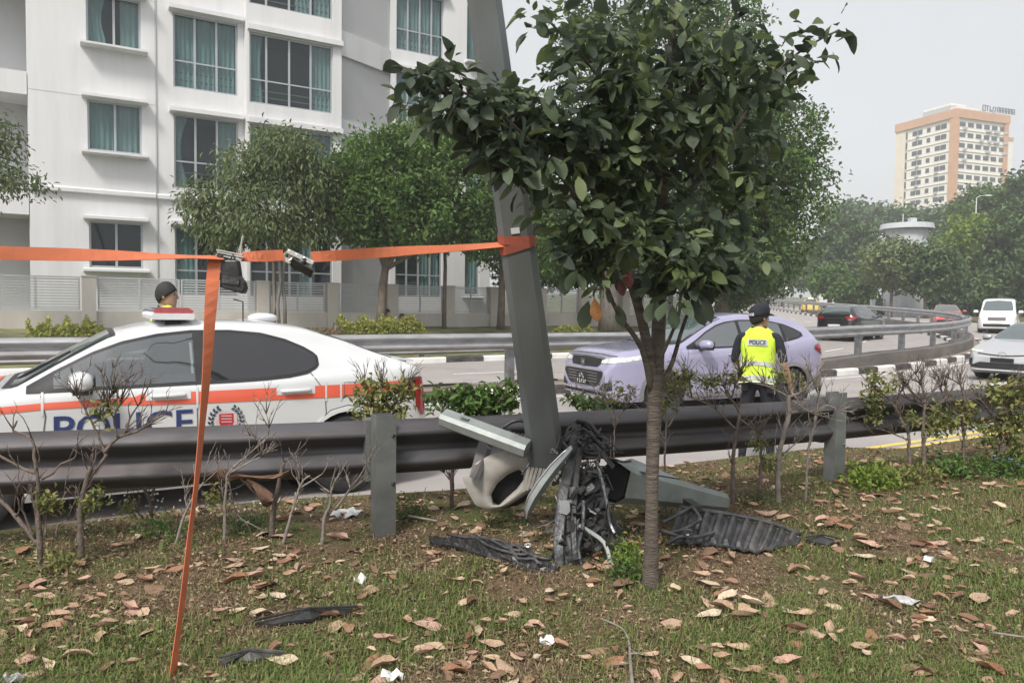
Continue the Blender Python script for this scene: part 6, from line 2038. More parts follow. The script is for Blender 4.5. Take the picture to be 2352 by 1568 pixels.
# ------------------------------------------------------------------ leaning lamp post, straps, wreckage at its foot
pole_m = mat('pole_steel', (0.15, 0.163, 0.168), rough=0.5, metal=0.35, var=0.18, scale=5, stretch=(1, 1, .25), dirt=(0.13, 0.115, 0.095), dirt_amt=0.55, dirt_scale=3, bump=0.06)
galv_l = mat('pale_galvanised', (0.30, 0.325, 0.32), rough=0.5, metal=0.35, var=0.15, scale=9, dirt=(0.2, 0.19, 0.17), dirt_amt=0.5, dirt_scale=7, bump=0.08)
galv_g = mat('dull_galvanised', (0.24, 0.265, 0.25), rough=0.55, metal=0.3, var=0.18, scale=6, dirt=(0.14, 0.13, 0.11), dirt_amt=0.5, dirt_scale=5, bump=0.1)
black_pl = mat('black_plastic', (0.020, 0.020, 0.022), rough=0.38, var=0.35, scale=20, bump=0.15, bscale=60, dirt=(0.10, 0.09, 0.08), dirt_amt=0.4, dirt_scale=14)
dusty_pl = mat('dusty_black_plastic', (0.036, 0.037, 0.041), rough=0.5, var=0.35, scale=15, bump=0.3, bscale=50, dirt=(0.20, 0.18, 0.16), dirt_amt=0.5, dirt_scale=10)
black_metal = mat('scraped_black_metal', (0.05, 0.052, 0.055), rough=0.3, metal=0.6, var=0.4, scale=12, bump=0.2, dirt=(0.30, 0.30, 0.30), dirt_amt=0.5, dirt_scale=12)
beige_pl = mat('beige_shell', (0.34, 0.32, 0.29), rough=0.5, var=0.10, scale=4, dirt=(0.16, 0.14, 0.12), dirt_amt=0.8, dirt_scale=5)

def cham(a, b, c):
    """square with cut corners, half sizes a, b, corner cut c"""
    return [(-a + c, -b), (a - c, -b), (a, -b + c), (a, b - c), (a - c, b), (-a + c, b), (-a, b - c), (-a, -b + c)]

def sweep(pts, secs, up, close=True):
    """sections (list of (a,b)) along points; a runs across (up x dir), b along up"""
    mb = MB(); rings = []
    pts = [Vector(p) for p in pts]
    for i, p in enumerate(pts):
        d = (pts[min(i + 1, len(pts) - 1)] - pts[max(i - 1, 0)]).normalized()
        x = Vector(up).cross(d).normalized(); y = d.cross(x)
        rings.append([p + x * a + y * b for a, b in secs[i]])
    mb.loft(rings, cap=close)
    return mb

pb, pt = P(1259, 1075, 4.30), P(1113, 0, 3.66)
axis = (pt - pb).normalized()
pole = thing('lamp_post', 'grey steel lamp post leaning left over the wreckage, held by an orange strap', 'lamp post', (pb.x, pb.y, 0.33))
org = Vector((pb.x, pb.y, 0.33))
Ltot = 8.4
ss = [0, .02, .3, .8, 1.4, 2.0, 2.8, 4.0, 6.0, Ltot]
pts = [pb - org + axis * s for s in ss]
secs = [cham(.104 - .0088 * s, .104 - .0088 * s, (.104 - .0088 * s) * .34) for s in ss]
view = Vector((pb.x, pb.y, 0)).normalized()
mb = sweep(pts, secs, view)
mb.build('shaft', pole_m, pole)
# torn lower end: ragged strips and a dark mouth
mb = MB()
rs = random.Random(2)
for k in range(10):
    a = k * .63
    s0 = Vector((math.cos(a) * .085, math.sin(a) * .085, 0))
    p0 = pb - org + s0 + axis * .03
    p1 = p0 - axis * rs.uniform(.04, .12) + s0 * rs.uniform(-.2, .3)
    mb.bar(p0, p1, .045, .008, up=s0)
o = mb.build('torn_edge', pole_m, pole); o['kind'] = 'stuff'
# lamp arm far overhead, out of the frame
mb = MB(); q = pts[-1]; mb.tube([q, q + axis * .5 + Vector((.3, .5, 0)), q + axis * .6 + Vector((.7, 1.3, .0))], [.04, .035, .03], 8)
mb.box(q + axis * .6 + Vector((.85, 1.6, 0)), (.28, .7, .12)); mb.build('lamp_arm', pole_m, pole)
# broken stump still bolted in the soil
mb = MB(); mb.box((.02, .06, -.01), (.36, .30, .03)); mb.build('base_plate', galv_g, pole)
mb = MB(); c = pb - org + axis * 1.38 - view * .1
mb.bar(c, c + axis * .03, .045, .004, up=view); mb.build('tag_sticker', plate_w, pole)
rust = mat('rust_smear', (0.20, 0.075, 0.04), rough=.9, var=.4, scale=20)
# -------- orange webbing
orange = mat('orange_webbing', (0.56, 0.15, 0.065), rough=0.75, var=0.12, scale=3, bump=0.25, bscale=300, stretch=(1, 1, 3), dirt=(0.30, 0.12, 0.07), dirt_amt=0.45, dirt_scale=7)
steel_b = mat('bright_buckle_steel', (0.66, 0.64, 0.58), rough=0.28, metal=0.85, var=0.15, scale=20)
def ribbon(name, m, pts, parent, W=.05, t=.0025, sgn=1, org=Vector((0, 0, 0)), vertical=False):
    """pts: (px, py, depth, half width seen in px); the rest of the width turns into depth"""
    c, w = [], []
    for px, py, d, h in pts:
        c.append(P(px, py, d)); k = min(.999, h * d / FPX / (W / 2))
        rd_ = ray(px, py); rd_.z = 0; rd_.normalize()
        main = Vector((rd_.y, -rd_.x, 0)) if vertical else Vector((0, 0, 1))
        w.append(main * k + rd_ * sgn * math.sqrt(1 - k * k))
    cc = smooth_path(c, .04); n = len(cc)
    idx = np.linspace(0, 1, len(c)); 
    dist = [0]; 
    for a, b in zip(c[:-1], c[1:]): dist.append(dist[-1] + (b - a).length)
    dd = [0]
    for a, b in zip(cc[:-1], cc[1:]): dd.append(dd[-1] + (b - a).length)
    dd = np.array(dd) * dist[-1] / dd[-1]
    ws = [Vector((np.interp(x, dist, [v.x for v in w]), np.interp(x, dist, [v.y for v in w]), np.interp(x, dist, [v.z for v in w]))).normalized() for x in dd]
    mb = MB(); rings = []
    for i, p in enumerate(cc):
        d = (cc[min(i + 1, n - 1)] - cc[max(i - 1, 0)]).normalized()
        u = (ws[i] - d * ws[i].dot(d)).normalized(); f = d.cross(u)
        p = p - org
        rings.append([p - u * W / 2 - f * t / 2, p + u * W / 2 - f * t / 2, p + u * W / 2 + f * t / 2, p - u * W / 2 + f * t / 2])
    mb.loft(rings)
    return mb.build(name, m, parent)

so = P(505, 590, 3.08)
strap = thing('tie_strap', 'long horizontal orange strap with ratchet buckle tied round the leaning lamp post', 'strap', so)
ribbon('webbing', orange, [(1176, 560, 3.90, 6), (1100, 566, 3.87, 7), (1030, 571, 3.80, 8), (950, 575, 3.7, 10), (860, 581, 3.6, 12), (770, 587, 3.45, 13), (716, 590, 3.38, 12)], strap, org=so)
ribbon('webbing', orange, [(652, 586, 3.28, 12), (610, 588, 3.22, 13), (570, 590, 3.17, 11), (548, 592, 3.14, 8)], strap, org=so)
ribbon('webbing', orange, [(512, 592, 3.08, 5), (440, 590, 3.02, 4), (370, 589, 2.96, 7), (270, 587, 2.88, 12), (130, 584, 2.78, 15), (0, 581, 2.7, 17), (-160, 576, 2.6, 17)], strap, org=so)
# loops round the post
for s, tl in ((1.335, .03), (1.37, -.02)):
    r = .104 - .0088 * s + .004
    mb = MB(); rings = []
    poly = cham(r, r, r * .34); poly = poly + poly[:1]
    c = pb + axis * s - so
    x = view.cross(axis).normalized(); y = axis.cross(x)
    for a, b in poly:
        p = c + x * a + y * b + axis * (a * tl * 6)
        rings.append([p - axis * .022, p + axis * .022, p + axis * .022 + (x * a + y * b).normalized() * .003, p - axis * .022 + (x * a + y * b).normalized() * .003])
    mb.loft(rings, cap=False)
    mb.build('webbing_loop', mat('stained_webbing', (0.36, 0.085, 0.05), rough=.8, var=.3, scale=8, dirt=(.12, .06, .05), dirt_amt=.6, dirt_scale=9), strap)
# ratchet buckle, lying diagonally
def buckle(parent, c, ux, uy, L, Wd, org):
    n = ux.cross(uy).normalized()
    for s in (-1, 1):
        mb = MB(); mb.bar(c - ux * L / 2 + uy * s * Wd / 2 - org, c + ux * L / 2 + uy * s * Wd / 2 - org, .006, .028, up=n); mb.build('side_plate', steel_b, parent)
    for k, rr in ((-.42, .006), (-.12, .008), (.16, .008), (.44, .006)):
        mb = MB(); p = c + ux * L * k - n * .008 - org; mb.tube([p - uy * Wd * .55, p + uy * Wd * .55], rr, 8); mb.build('cross_bar', steel_b, parent, smooth=True)
    mb = MB(); mb.bar(c - ux * L * .1 + n * .02 - org, c + ux * L * .75 + n * .035 - org, Wd * .8, .012, up=n); mb.build('lever', black_pl, parent)
    mb = MB(); p = c + ux * L * .2 + n * .014 - org; mb.tube([p - uy * Wd * .6, p + uy * Wd * .6], .016, 10); mb.build('spindle', black_pl, parent, smooth=True)
bc_ = P(680, 597, 3.33)
ux = (P(712, 612, 3.34) - P(648, 582, 3.32)).normalized(); uy = (P(700, 585, 3.3) - P(665, 610, 3.36)).normalized()
buckle(strap, bc_, ux, uy, .125, .06, so)
# second ratchet at the junction, seen edge on
c = P(527, 588, 3.10) - so
for k, (dx, dz) in enumerate(((0, .012), (.004, .002), (-.003, -.008))):
    mb = MB(); mb.bar(c + Vector((-.05 + dx, 0, dz + .012)), c + Vector((.05 + dx, .02, dz - .006)), .05, .005); mb.build('hook_plate', steel_b, strap)
mb = MB(); mb.tube([c + Vector((-.03, -.03, 0)), c + Vector((-.03, .03, 0))], .011, 8); mb.build('spindle', black_pl, strap)
mb = MB(); mb.tube([c + Vector((.045, 0, -.005)), c + Vector((.05, 0, .05)), c + Vector((.058, .0, .085))], [.003, .004, .005], 6); mb.build('loose_cord', steel_b, strap)
vst = thing('tie_strap', 'hanging orange strap running from the buckle down to the grass', 'strap', G(395, 1568, .33))
vo = vst.location.copy()
ribbon('webbing', orange, [(493, 591, 3.07, 16), (489, 640, 3.05, 14), (482, 730, 3.0, 12), (475, 850, 2.95, 9), (463, 985, 2.88, 6), (450, 1120, 2.8, 5), (436, 1230, 2.74, 5), (425, 1330, 2.68, 6), (411, 1440, 2.62, 6), (396, 1560, 2.56, 8), (388, 1640, 2.5, 9)], vst, org=vo, vertical=True)
# black ratchet handle hanging from the junction
hb = P(535, 600, 3.09)
hnd = thing('ratchet_pouch', 'black boot shaped ratchet pouch hanging beside the vertical orange strap', 'pouch', hb)
k = 3.09 / FPX
out = [(514, 598), (548, 598), (551, 618), (553, 634), (563, 648), (566, 662), (561, 674), (536, 668), (508, 660), (509, 630)]
mb = MB(); mb.prism([((x - 535) * k, -(y - 600) * k) for x, y in out], lambda a, b, c: Vector((a, c - .02, b)), .045)
bev = mb.build('shell', black_pl, hnd)
md = bev.modifiers.new('bevel', 'BEVEL'); md.width = .006; md.segments = 2
mb = MB(); mb.tube([(-.01, 0, 0), (.0, .0, .03), (.012, 0, .0)], .004, 6); mb.build('loop', black_pl, hnd)
mb = MB(); mb.bar((-.035, -.024, -.075), (.035, -.024, -.085), .006, .03); mb.build('seam', dusty_pl, hnd)

# -------- steel plank broken from the post
a, b = P(1018, 958, 4.30), P(1212, 1030, 4.12)
pl_ = thing('steel_plank', 'pale grey broken steel box beam resting on the guard rail left of the lamp post', 'beam', (a + b) / 2)
o_ = (a + b) / 2
mb = sweep([a - o_, b - o_], [cham(.055, .042, .02)] * 2, (0.15, -.45, 1))
mb.build('beam', galv_l, pl_)
mb = MB(); d = (b - a).normalized()
mb.bar(a - o_ + d * .12 + Vector((.0, -.02, .046)), a - o_ + d * .17 + Vector((0, -.02, .046)), .03, .004); mb.build('bracket', galv_g, pl_)
mb = MB(); mb.tube([b - o_ + Vector((0, -.06, .01)), b - o_ + Vector((.01, -.06, -.07)), b - o_ + Vector((-.03, -.07, -.13))], .006, 6); mb.build('bent_strap', black_metal, pl_)

# -------- sheet bent round an opening
def panel_hole(name, m, outline, hole, dep, bulge, parent, org, thick=.006):
    n = 48
    def resamp(poly):
        p = [Vector((x, y, 0)) for x, y in poly]; p.append(p[0])
        d = [0]
        for q, r in zip(p[:-1], p[1:]): d.append(d[-1] + (r - q).length)
        t = np.linspace(0, d[-1], n + 1)[:-1]
        return [(np.interp(v, d, [q.x for q in p]), np.interp(v, d, [q.y for q in p])) for v in t]
    O = resamp(outline); Hc = (sum(q[0] for q in hole) / len(hole), sum(q[1] for q in hole) / len(hole))
    H = resamp(hole)
    def ang(q): return math.atan2(q[1] - Hc[1], q[0] - Hc[0])
    O = sorted(O, key=ang); H = sorted(H, key=ang)
    rings = []
    for t in (0, .12, .3, .5, .7, .85, 1.0):
        rings.append([P(h[0] + (o[0] - h[0]) * t, h[1] + (o[1] - h[1]) * t, dep - bulge * math.sin(math.pi * (.18 + .72 * t)) + .02 * (1 if t == 0 else 0)) - org for h, o in zip(H, O)])
    back = [[p + Vector((0, thick, 0)) for p in r] for r in reversed(rings)]
    mb = MB(); mb.loft(rings + back, closed=True, cap=False)
    return mb.build(name, m, parent, smooth=True, angle=50)
eo = P(1165, 1120, 4.2)
shell = thing('bent_panel', 'beige bent car panel with a dark oval opening under the steel plank', 'car panel', (eo.x, eo.y, .33))
eo = shell.location.copy()
panel_hole('panel', beige_pl, [(1062, 1098), (1088, 1066), (1130, 1042), (1185, 1030), (1228, 1036), (1252, 1060), (1258, 1090), (1235, 1118), (1200, 1140), (1172, 1158), (1146, 1168), (1120, 1172), (1092, 1160), (1075, 1130)],
           [(1133, 1158), (1128, 1135), (1142, 1110), (1165, 1090), (1190, 1078), (1203, 1082), (1202, 1102), (1188, 1122), (1165, 1142), (1146, 1160)], 4.26, .035, shell, eo)
mb = MB(); rs = random.Random(4)
mb.ball(P(1168, 1118, 4.36) - eo, (.14, .05, .12), 14, 8); mb.build('shade_backing', under_m, shell, smooth=True)  # black ball stands in for the shade behind the opening
mb = MB()
for i in range(9):
    x = 1215 + i * 9
    mb.bar(P(x, 1072 + i * 1.0, 4.16) - eo, P(x - 14, 1128 - i * 3, 4.15) - eo, .016, .01, up=(0, -1, 0))
o = mb.build('torn_ribs', beige_pl, shell); o['kind'] = 'stuff'
mb = MB(); mb.loft([[P(x, y, d) - eo for x, y, d in ((1078, 1095, 4.2), (1100, 1010, 4.35), (1112, 1012, 4.37), (1090, 1098, 4.22))], [P(x, y, d) - eo for x, y, d in ((1088, 1100, 4.14), (1120, 1030, 4.3), (1130, 1032, 4.32), (1098, 1104, 4.16))]]); mb.build('liner', mat('liner_grey', (.12, .11, .11), rough=.7, var=.3), shell)

# pale trim strip, a long curved blade
fo = P(1255, 1120, 4.0); fo.z = .33
fin = thing('trim_strip', 'long pale grey curved trim strip leaning against the wreckage', 'car trim', fo)
L_ = [(1206, 1186), (1204, 1166), (1214, 1138), (1236, 1104), (1264, 1068), (1292, 1040), (1312, 1024)]
R_ = [(1210, 1192), (1222, 1172), (1240, 1145), (1262, 1112), (1284, 1082), (1302, 1056), (1316, 1030)]
rings = []
for (x0, y0), (x1, y1) in zip(L_, R_):
    d = 3.98
    a, b = P(x0, y0, d), P(x1, y1, d); m_ = (a + b) / 2 + Vector((0, -.03, 0))
    rings.append([a - fo, m_ - fo, b - fo, b - fo + Vector((0, .02, 0)), m_ - fo + Vector((0, .02, 0)), a - fo + Vector((0, .02, 0))])
mb = MB(); mb.loft(rings); mb.build('blade', galv_l, fin, smooth=True, angle=30)
mb = MB(); mb.tube([P(x, y, 3.975) - fo for x, y in L_], .005, 6); mb.build('bright_edge', chrome_m, fin, smooth=True)
mb = MB(); mb.tube(smooth_path([P(x, y, 3.99) - fo for x, y in ((1206, 1186), (1222, 1204), (1252, 1206), (1280, 1188), (1296, 1160))], .02), .0045, 6); mb.build('hanging_wire', black_pl, fin)

# crumpled sheet helper
def crumple(name, m, quad, dep, parent, org, nx=10, ny=8, amp=.02, seed=1, thick=.008):
    r = np.random.default_rng(seed)
    (ax, ay), (bx, by), (cx_, cy_), (dx, dy) = quad
    d4 = dep if hasattr(dep, '__len__') else [dep] * 4
    g = []
    for j in range(ny + 1):
        row = []
        for i in range(nx + 1):
            u, v = i / nx, j / ny
            w = [(1 - u) * (1 - v), u * (1 - v), u * v, (1 - u) * v]
            x = w[0] * ax + w[1] * bx + w[2] * cx_ + w[3] * dx; y = w[0] * ay + w[1] * by + w[2] * cy_ + w[3] * dy
            d = sum(a * b for a, b in zip(w, d4))
            p = P(x, y, d) - org + Vector(r.normal(size=3)) * amp
            row.append(p)
        g.append(row)
    mb = MB()
    vs = [p for row in g for p in row]; n = nx + 1
    vs2 = [p + Vector((0, thick, -thick)) for p in vs]
    N = len(vs)
    fs = []
    for j in range(ny):
        for i in range(nx):
            a = j * n + i
            fs.append((a, a + 1, a + n + 1, a + n)); fs.append((a + N, a + n + N, a + n + 1 + N, a + 1 + N))
    for i in range(nx): fs.append((i, i + N, i + 1 + N, i + 1)); k = ny * n + i; fs.append((k, k + 1, k + 1 + N, k + N))
    for j in range(ny): a = j * n; fs.append((a, a + n, a + n + N, a + N)); b = a + nx; fs.append((b, b + N, b + n + N, b + n))
    mb.add(vs + vs2, fs)
    return mb.build(name, m, parent)

wo = P(1340, 1310, 3.9); wo.z = .33
wr_ = thing('wrecked_frame', 'upright crushed black radiator frame of the wrecked car right of the lamp post foot', 'wreckage', wo)
def wbar(pts, w, m, name, dep=3.95, th=.02, n=6):
    pp = [P(*(q if len(q) == 3 else (*q, dep))) - wo for q in pts]
    sp = smooth_path(pp, .03)
    return sweep(sp, [cham(w / 2, th / 2, th * .3)] * len(sp), (0, -1, 0.2)).build(name, m, wr_)
wbar([(1322, 1000, 4.1), (1312, 1060, 4.0), (1296, 1120, 3.9), (1288, 1180, 3.82), (1283, 1240, 3.74), (1284, 1312, 3.68)], .055, black_metal, 'upright')
wbar([(1332, 1030, 4.05), (1324, 1090, 3.95), (1318, 1160, 3.87), (1318, 1240, 3.77), (1324, 1310, 3.7)], .035, black_pl, 'upright', 3.98)
wbar([(1370, 1060, 4.0), (1384, 1110, 3.93), (1394, 1160, 3.88), (1400, 1200, 3.84), (1412, 1225, 3.8)], .022, black_metal, 'upright', 3.9, .02)
wbar([(1340, 1150, 3.86), (1338, 1210, 3.78), (1328, 1260, 3.73), (1340, 1312, 3.68)], .02, black_metal, 'strut', 3.7, .016)
wbar([(1330, 1206, 3.8), (1362, 1225, 3.77), (1388, 1246, 3.74), (1400, 1280, 3.7), (1408, 1310, 3.67)], .022, galv_g, 'strut', 3.7, .014)
wbar([(1276, 1306), (1320, 1312), (1380, 1316), (1440, 1310)], .02, black_metal, 'bottom_rail', 3.68, .02)
wbar([(1300, 1195), (1330, 1210), (1360, 1200), (1392, 1180)], .03, black_pl, 'cross_member', 3.97, .03)
crumple('crushed_sheet', black_pl, [(1318, 1070), (1378, 1075), (1402, 1230), (1318, 1240)], [4.02, 4.02, 3.85, 3.85], wr_, wo, 9, 12, .014, 3)
crumple('crushed_sheet', dusty_pl, [(1282, 1195), (1330, 1190), (1326, 1300), (1284, 1306)], [3.83, 3.83, 3.7, 3.7], wr_, wo, 6, 9, .010, 4)
crumple('crushed_sheet', black_pl, [(1390, 1170), (1432, 1200), (1440, 1290), (1410, 1300)], [3.9, 3.86, 3.74, 3.74], wr_, wo, 5, 8, .014, 5)
crumple('crushed_sheet', black_pl, [(1300, 985), (1345, 975), (1400, 1035), (1320, 1060)], [4.2, 4.35, 4.3, 4.1], wr_, wo, 8, 6, .014, 6)
mb = MB(); mb.loft([[P(x, y, 3.80) - wo for x, y in ((1287, 1150), (1308, 1150), (1309, 1174), (1302, 1182), (1288, 1178))], [P(x, y, 3.83) - wo for x, y in ((1285, 1148), (1310, 1148), (1311, 1176), (1304, 1184), (1286, 1180))]]); mb.build('reflection_patch', mat('reflection_patch', (.40, .42, .44), rough=.3, metal=.4), wr_)  # pale piece stands in for a reflection on the black upright
for k, (p, rr) in enumerate([([(1305, 985), (1330, 968), (1356, 985), (1384, 1010), (1402, 1030)], .013), ([(1312, 1000), (1338, 985), (1362, 1006), (1386, 1030)], .010), ([(1322, 965), (1352, 972), (1376, 1000), (1396, 1012)], .012),
                             ([(1300, 1050), (1330, 1035), (1360, 1042), (1390, 1040)], .008), ([(1340, 1050), (1400, 1052), (1430, 1060), (1450, 1058)], .006)]):
    mb = MB(); sp = smooth_path([P(x, y, 4.18 - .03 * k) - wo for x, y in p], .012)
    mb.tube(sp, [rr * (1 + .12 * (i % 2)) for i in range(len(sp))], 8); mb.build('hose', black_pl, wr_)
mb = MB(); sp = smooth_path([P(x, y, 4.2) - wo for x, y in ((1160, 992), (1180, 1000), (1200, 1003), (1218, 1000))], .008)
mb.tube(sp, [.017 if i % 3 else .024 for i in range(len(sp))], 10); mb.build('corrugated_hose', dusty_pl, wr_)
mb = MB(); sp = smooth_path([P(x, y, 4.22) - wo for x, y in ((1150, 985), (1176, 968), (1200, 965), (1215, 975))], .02); mb.tube(sp, .012, 8); mb.build('hose', black_pl, wr_)

# hollow torn section of the post lying to the right
a, b = P(1408, 1104, 4.25), P(1655, 1150, 4.80)
ho = (a + b) / 2; ho.z = .33
hol = thing('post_section', 'torn hollow grey section of steel post lying behind the thin tree', 'post section', ho)
n = 12
rings = []
secs_o, secs_i = [], []
rsd = random.Random(9)
path = [a.lerp(b, t) for t in np.linspace(0, 1, n)]
mbx = MB(); R1 = []; R2 = []
d = (b - a).normalized(); x = Vector((0, 0, 1)).cross(d).normalized(); y = d.cross(x)
for i, p in enumerate(path):
    t = i / (n - 1)
    ra, rb2 = .105 - .040 * t, .112 - .055 * t
    def ring(k, jag=0):
        return [p - ho + x * u * k + y * v * k + d * (rsd.uniform(-.10, .05) if jag else 0) + (x * u + y * v) * (rsd.uniform(0, .25) if jag else 0) for u, v in cham(ra, rb2, .04 * (1 - .3 * t))]
    R1.append(ring(1, i == 0)); R2.append(ring(.93))
mbx.loft(R1, cap=False); mbx.build('tube', galv_g, hol)
mbi = MB(); mbi.loft(R2, cap=True); mbi.build('shade_filling', under_m, hol)  # capped black filling stands in for the shade inside the tube
mb = MB(); mb.loft([[q for q in R1[-1]], [q * .98 + d * .02 for q in R1[-1]]]); mb.build('end_cap', galv_g, hol)
mb = MB(); mb.loft([[P(*q) - ho for q in ((1420, 1062, 4.35), (1450, 1052, 4.33), (1500, 1072, 4.28), (1560, 1098, 4.2), (1500, 1088, 4.22), (1440, 1074, 4.3))], [P(*q) - ho + Vector((0, .02, -.012)) for q in ((1420, 1062, 4.35), (1450, 1052, 4.33), (1500, 1072, 4.28), (1560, 1098, 4.2), (1500, 1088, 4.22), (1440, 1074, 4.3))]]); mb.build('torn_flange', galv_l, hol)

# ribbed undertray on the ground to the right
uo = G(1680, 1215, .38); uo.z = .33
tray = thing('undertray', 'black ribbed plastic undertray lying on the grass right of the thin tree', 'car part', uo)
def gp(px, py, z): return G(px, py, z) - uo
A4 = [(1560, 1172, .48), (1660, 1186, .46), (1760, 1206, .43), (1838, 1234, .36)]
B4 = [(1540, 1244, .37), (1640, 1250, .36), (1735, 1266, .35), (1832, 1248, .35)]
n = 40
def interp4(Q, t):
    tt = np.linspace(0, 1, len(Q)); return [np.interp(t, tt, [q[k] for q in Q]) for k in range(3)]
mb = MB(); rings = []
for i in range(n):
    t = i / (n - 1)
    a_, b_ = gp(*interp4(A4, t)), gp(*interp4(B4, t))
    rib = .030 if (i % 4) < 2 else 0
    row = [a_.lerp(b_, s) + Vector((0, 0, rib * (1 if 0.05 < s < .95 else .3) + rsd.uniform(-.003, .003))) for s in (0, .06, .2, .4, .6, .8, .94, 1)]
    rings.append(row + [p + Vector((0, .0, -.012)) for p in reversed(row)])
mb.loft(rings); mb.build('ribbed_sheet', dusty_pl, tray)
mb = MB(); mb.tube(smooth_path([gp(*q) + Vector((0, 0, .02)) for q in A4], .04), .013, 8); mb.build('rim', dusty_pl, tray, smooth=True)
for k, pts in enumerate([[(1522, 1200, .46), (1560, 1180, .50), (1592, 1162, .54)], [(1522, 1225, .42), (1570, 1215, .43), (1612, 1190, .5)], [(1530, 1250, .37), (1560, 1232, .42), (1600, 1232, .42), (1640, 1222, .42)], [(1520, 1218, .44), (1545, 1226, .43), (1575, 1236, .40)], [(1590, 1165, .54), (1606, 1185, .5), (1600, 1215, .44)]]):
    mb = MB(); mb.tube(smooth_path([gp(*q) for q in pts], .03), .011, 7); mb.build('lattice_rib', dusty_pl, tray, smooth=True)
mb = MB(); sp = [gp(1580 + 10 * math.cos(t), 1222 + 6 * math.sin(t), .45) for t in np.linspace(0, 6.28, 14)]; mb.tube(sp, .007, 6); mb.build('mounting_ring', black_metal, tray)
mb = MB(); mb.bar(gp(1578, 1150, .50), gp(1604, 1168, .52), .05, .03); mb.build('broken_bracket', black_pl, tray)

# crushed black bumper beam on the ground to the left
co = G(1120, 1270, .36); co.z = .33
bmp = thing('crushed_bumper', 'long crushed black bumper lying on the grass before the lamp post foot', 'car part', co)
def gq(px, py, z): return G(px, py, z) - co
T = [(985, 1236, .36), (1060, 1238, .38), (1130, 1246, .41), (1200, 1262, .41), (1250, 1284, .39), (1285, 1308, .35)]
U_ = [(990, 1242, .34), (1058, 1256, .35), (1120, 1278, .35), (1180, 1300, .35), (1232, 1314, .35), (1280, 1318, .34)]
rr2 = random.Random(12); n = 46; rings = []
for i in range(n):
    t = i / (n - 1)
    a_, b_ = gq(*interp4(T, t)), gq(*interp4(U_, t))
    row = []
    for s in (0, .12, .28, .42, .58, .72, .88, 1):
        bump = (.030 * math.sin(s * 9 + i * .35) + rr2.uniform(-.012, .02)) * math.sin(math.pi * min(1, s + .1))
        row.append(a_.lerp(b_, s) + Vector((rr2.uniform(-.008, .008), 0, bump)))
    rings.append(row + [p + Vector((0, .01, -.02)) for p in reversed(row)])
mb = MB(); mb.loft(rings); mb.build('crushed_skin', black_pl, bmp)
for k in range(7):
    t0 = rr2.uniform(0, .6); mb = MB()
    pts = []
    for q in range(4):
        t = t0 + q * .11; a_, b_ = gq(*interp4(T, min(1, t))), gq(*interp4(U_, min(1, t)))
        pts.append(a_.lerp(b_, rr2.uniform(.1, .9)) + Vector((0, 0, .035)))
    mb.tube(smooth_path(pts, .04), .008, 6); mb.build('torn_rib', dusty_pl, bmp, smooth=True)
mb = MB(); mb.tube([gq(1213 + 7 * math.cos(t), 1251 + 4 * math.sin(t), .45) for t in np.linspace(0, 6.28, 14)], .005, 6); mb.build('metal_ring', steel_b, bmp)
mb = MB(); mb.tube([gq(1238 + 5 * math.cos(t), 1262, .44 + .012 * math.sin(t)) for t in np.linspace(0, 6.28, 10)], .004, 6); mb.build('metal_ring', steel_b, bmp)
# tangle of torn strips, brackets, wires and clips round the upright frame
rt = random.Random(77)
mb1, mb2, mb3 = MB(), MB(), MB()
def heap(t):
    x = min(1392, max(1282, rt.gauss(1338, 36))); y = rt.uniform(990, 1312); f = (y - 990) / 322
    return P(x, y, 4.12 - .44 * f + rt.uniform(-.05, .12)) - wo
for i in range(170):
    p = heap(0); v = Vector((rt.uniform(-1, 1), rt.uniform(-.5, .5), rt.uniform(-1, 1))).normalized() * rt.uniform(.03, .12)
    q = p + v; m_ = mb1 if i % 3 else mb2
    if p.z < .0 or q.z < -.02: continue
    m_.bar(p, q, rt.choice((.006, .010, .016, .03)), rt.uniform(.003, .010), up=(rt.uniform(-1, 1), rt.uniform(-1, 1), rt.uniform(-1, 1)))
for i in range(26):
    p = heap(0); pts = [p]
    for k in range(4): pts.append(pts[-1] + Vector((rt.uniform(-.07, .07), rt.uniform(-.04, .04), rt.uniform(-.10, .05))))
    if min(q.z for q in pts) > .0: mb3.tube(smooth_path(pts, .02), rt.uniform(.0022, .005), 5)
for m_, mm, nm in ((mb1, black_pl, 'torn_plastic'), (mb2, black_metal, 'torn_metal'), (mb3, black_pl, 'loose_wire')):
    o = m_.build(nm, mm, wr_); o['kind'] = 'stuff'
# smaller black pieces in the grass
def shard(label, pts, z, m=black_pl, name='plastic_shard'):
    o = G(pts[0][0], pts[0][1], z); o.z = verge_z(o.x, o.y)
    root = thing(name, label, 'plastic shard', o, 0)
    q = [G(x, y, z) - o for x, y in pts]
    mb = MB(); k = len(q)
    c = sum(q, Vector()) / k + Vector((0, 0, .025))
    vs = q + [c] + [p + Vector((0, 0, -.012)) for p in q]
    fs = [(i, (i + 1) % k, k) for i in range(k)] + [(i, i + k + 1, (i + 1) % k + k + 1, (i + 1) % k) for i in range(k)]
    mb.add(vs, fs); mb.build('shard', m, root)
    mb = MB(); mb.tube([q[0] + Vector((0, 0, .012)), c + Vector((0, 0, .006)), q[k // 2] + Vector((0, 0, .012))], .006, 5); mb.build('rib', m, root)
shard('long black plastic shard in the grass between strap and dead leaves', [(585, 1430), (640, 1418), (690, 1404), (740, 1402), (790, 1394), (822, 1398), (780, 1408), (742, 1410), (715, 1420), (660, 1426), (630, 1432)], .36)
shard('short black plastic shard close to the hanging strap, nearest the camera', [(505, 1516), (540, 1508), (575, 1502), (650, 1497), (655, 1504), (605, 1508), (575, 1517), (540, 1514), (515, 1524)], .36, dusty_pl)
shard('small black shard by the far end of the ribbed undertray', [(1850, 1238), (1880, 1232), (1925, 1240), (1900, 1250)], .35)
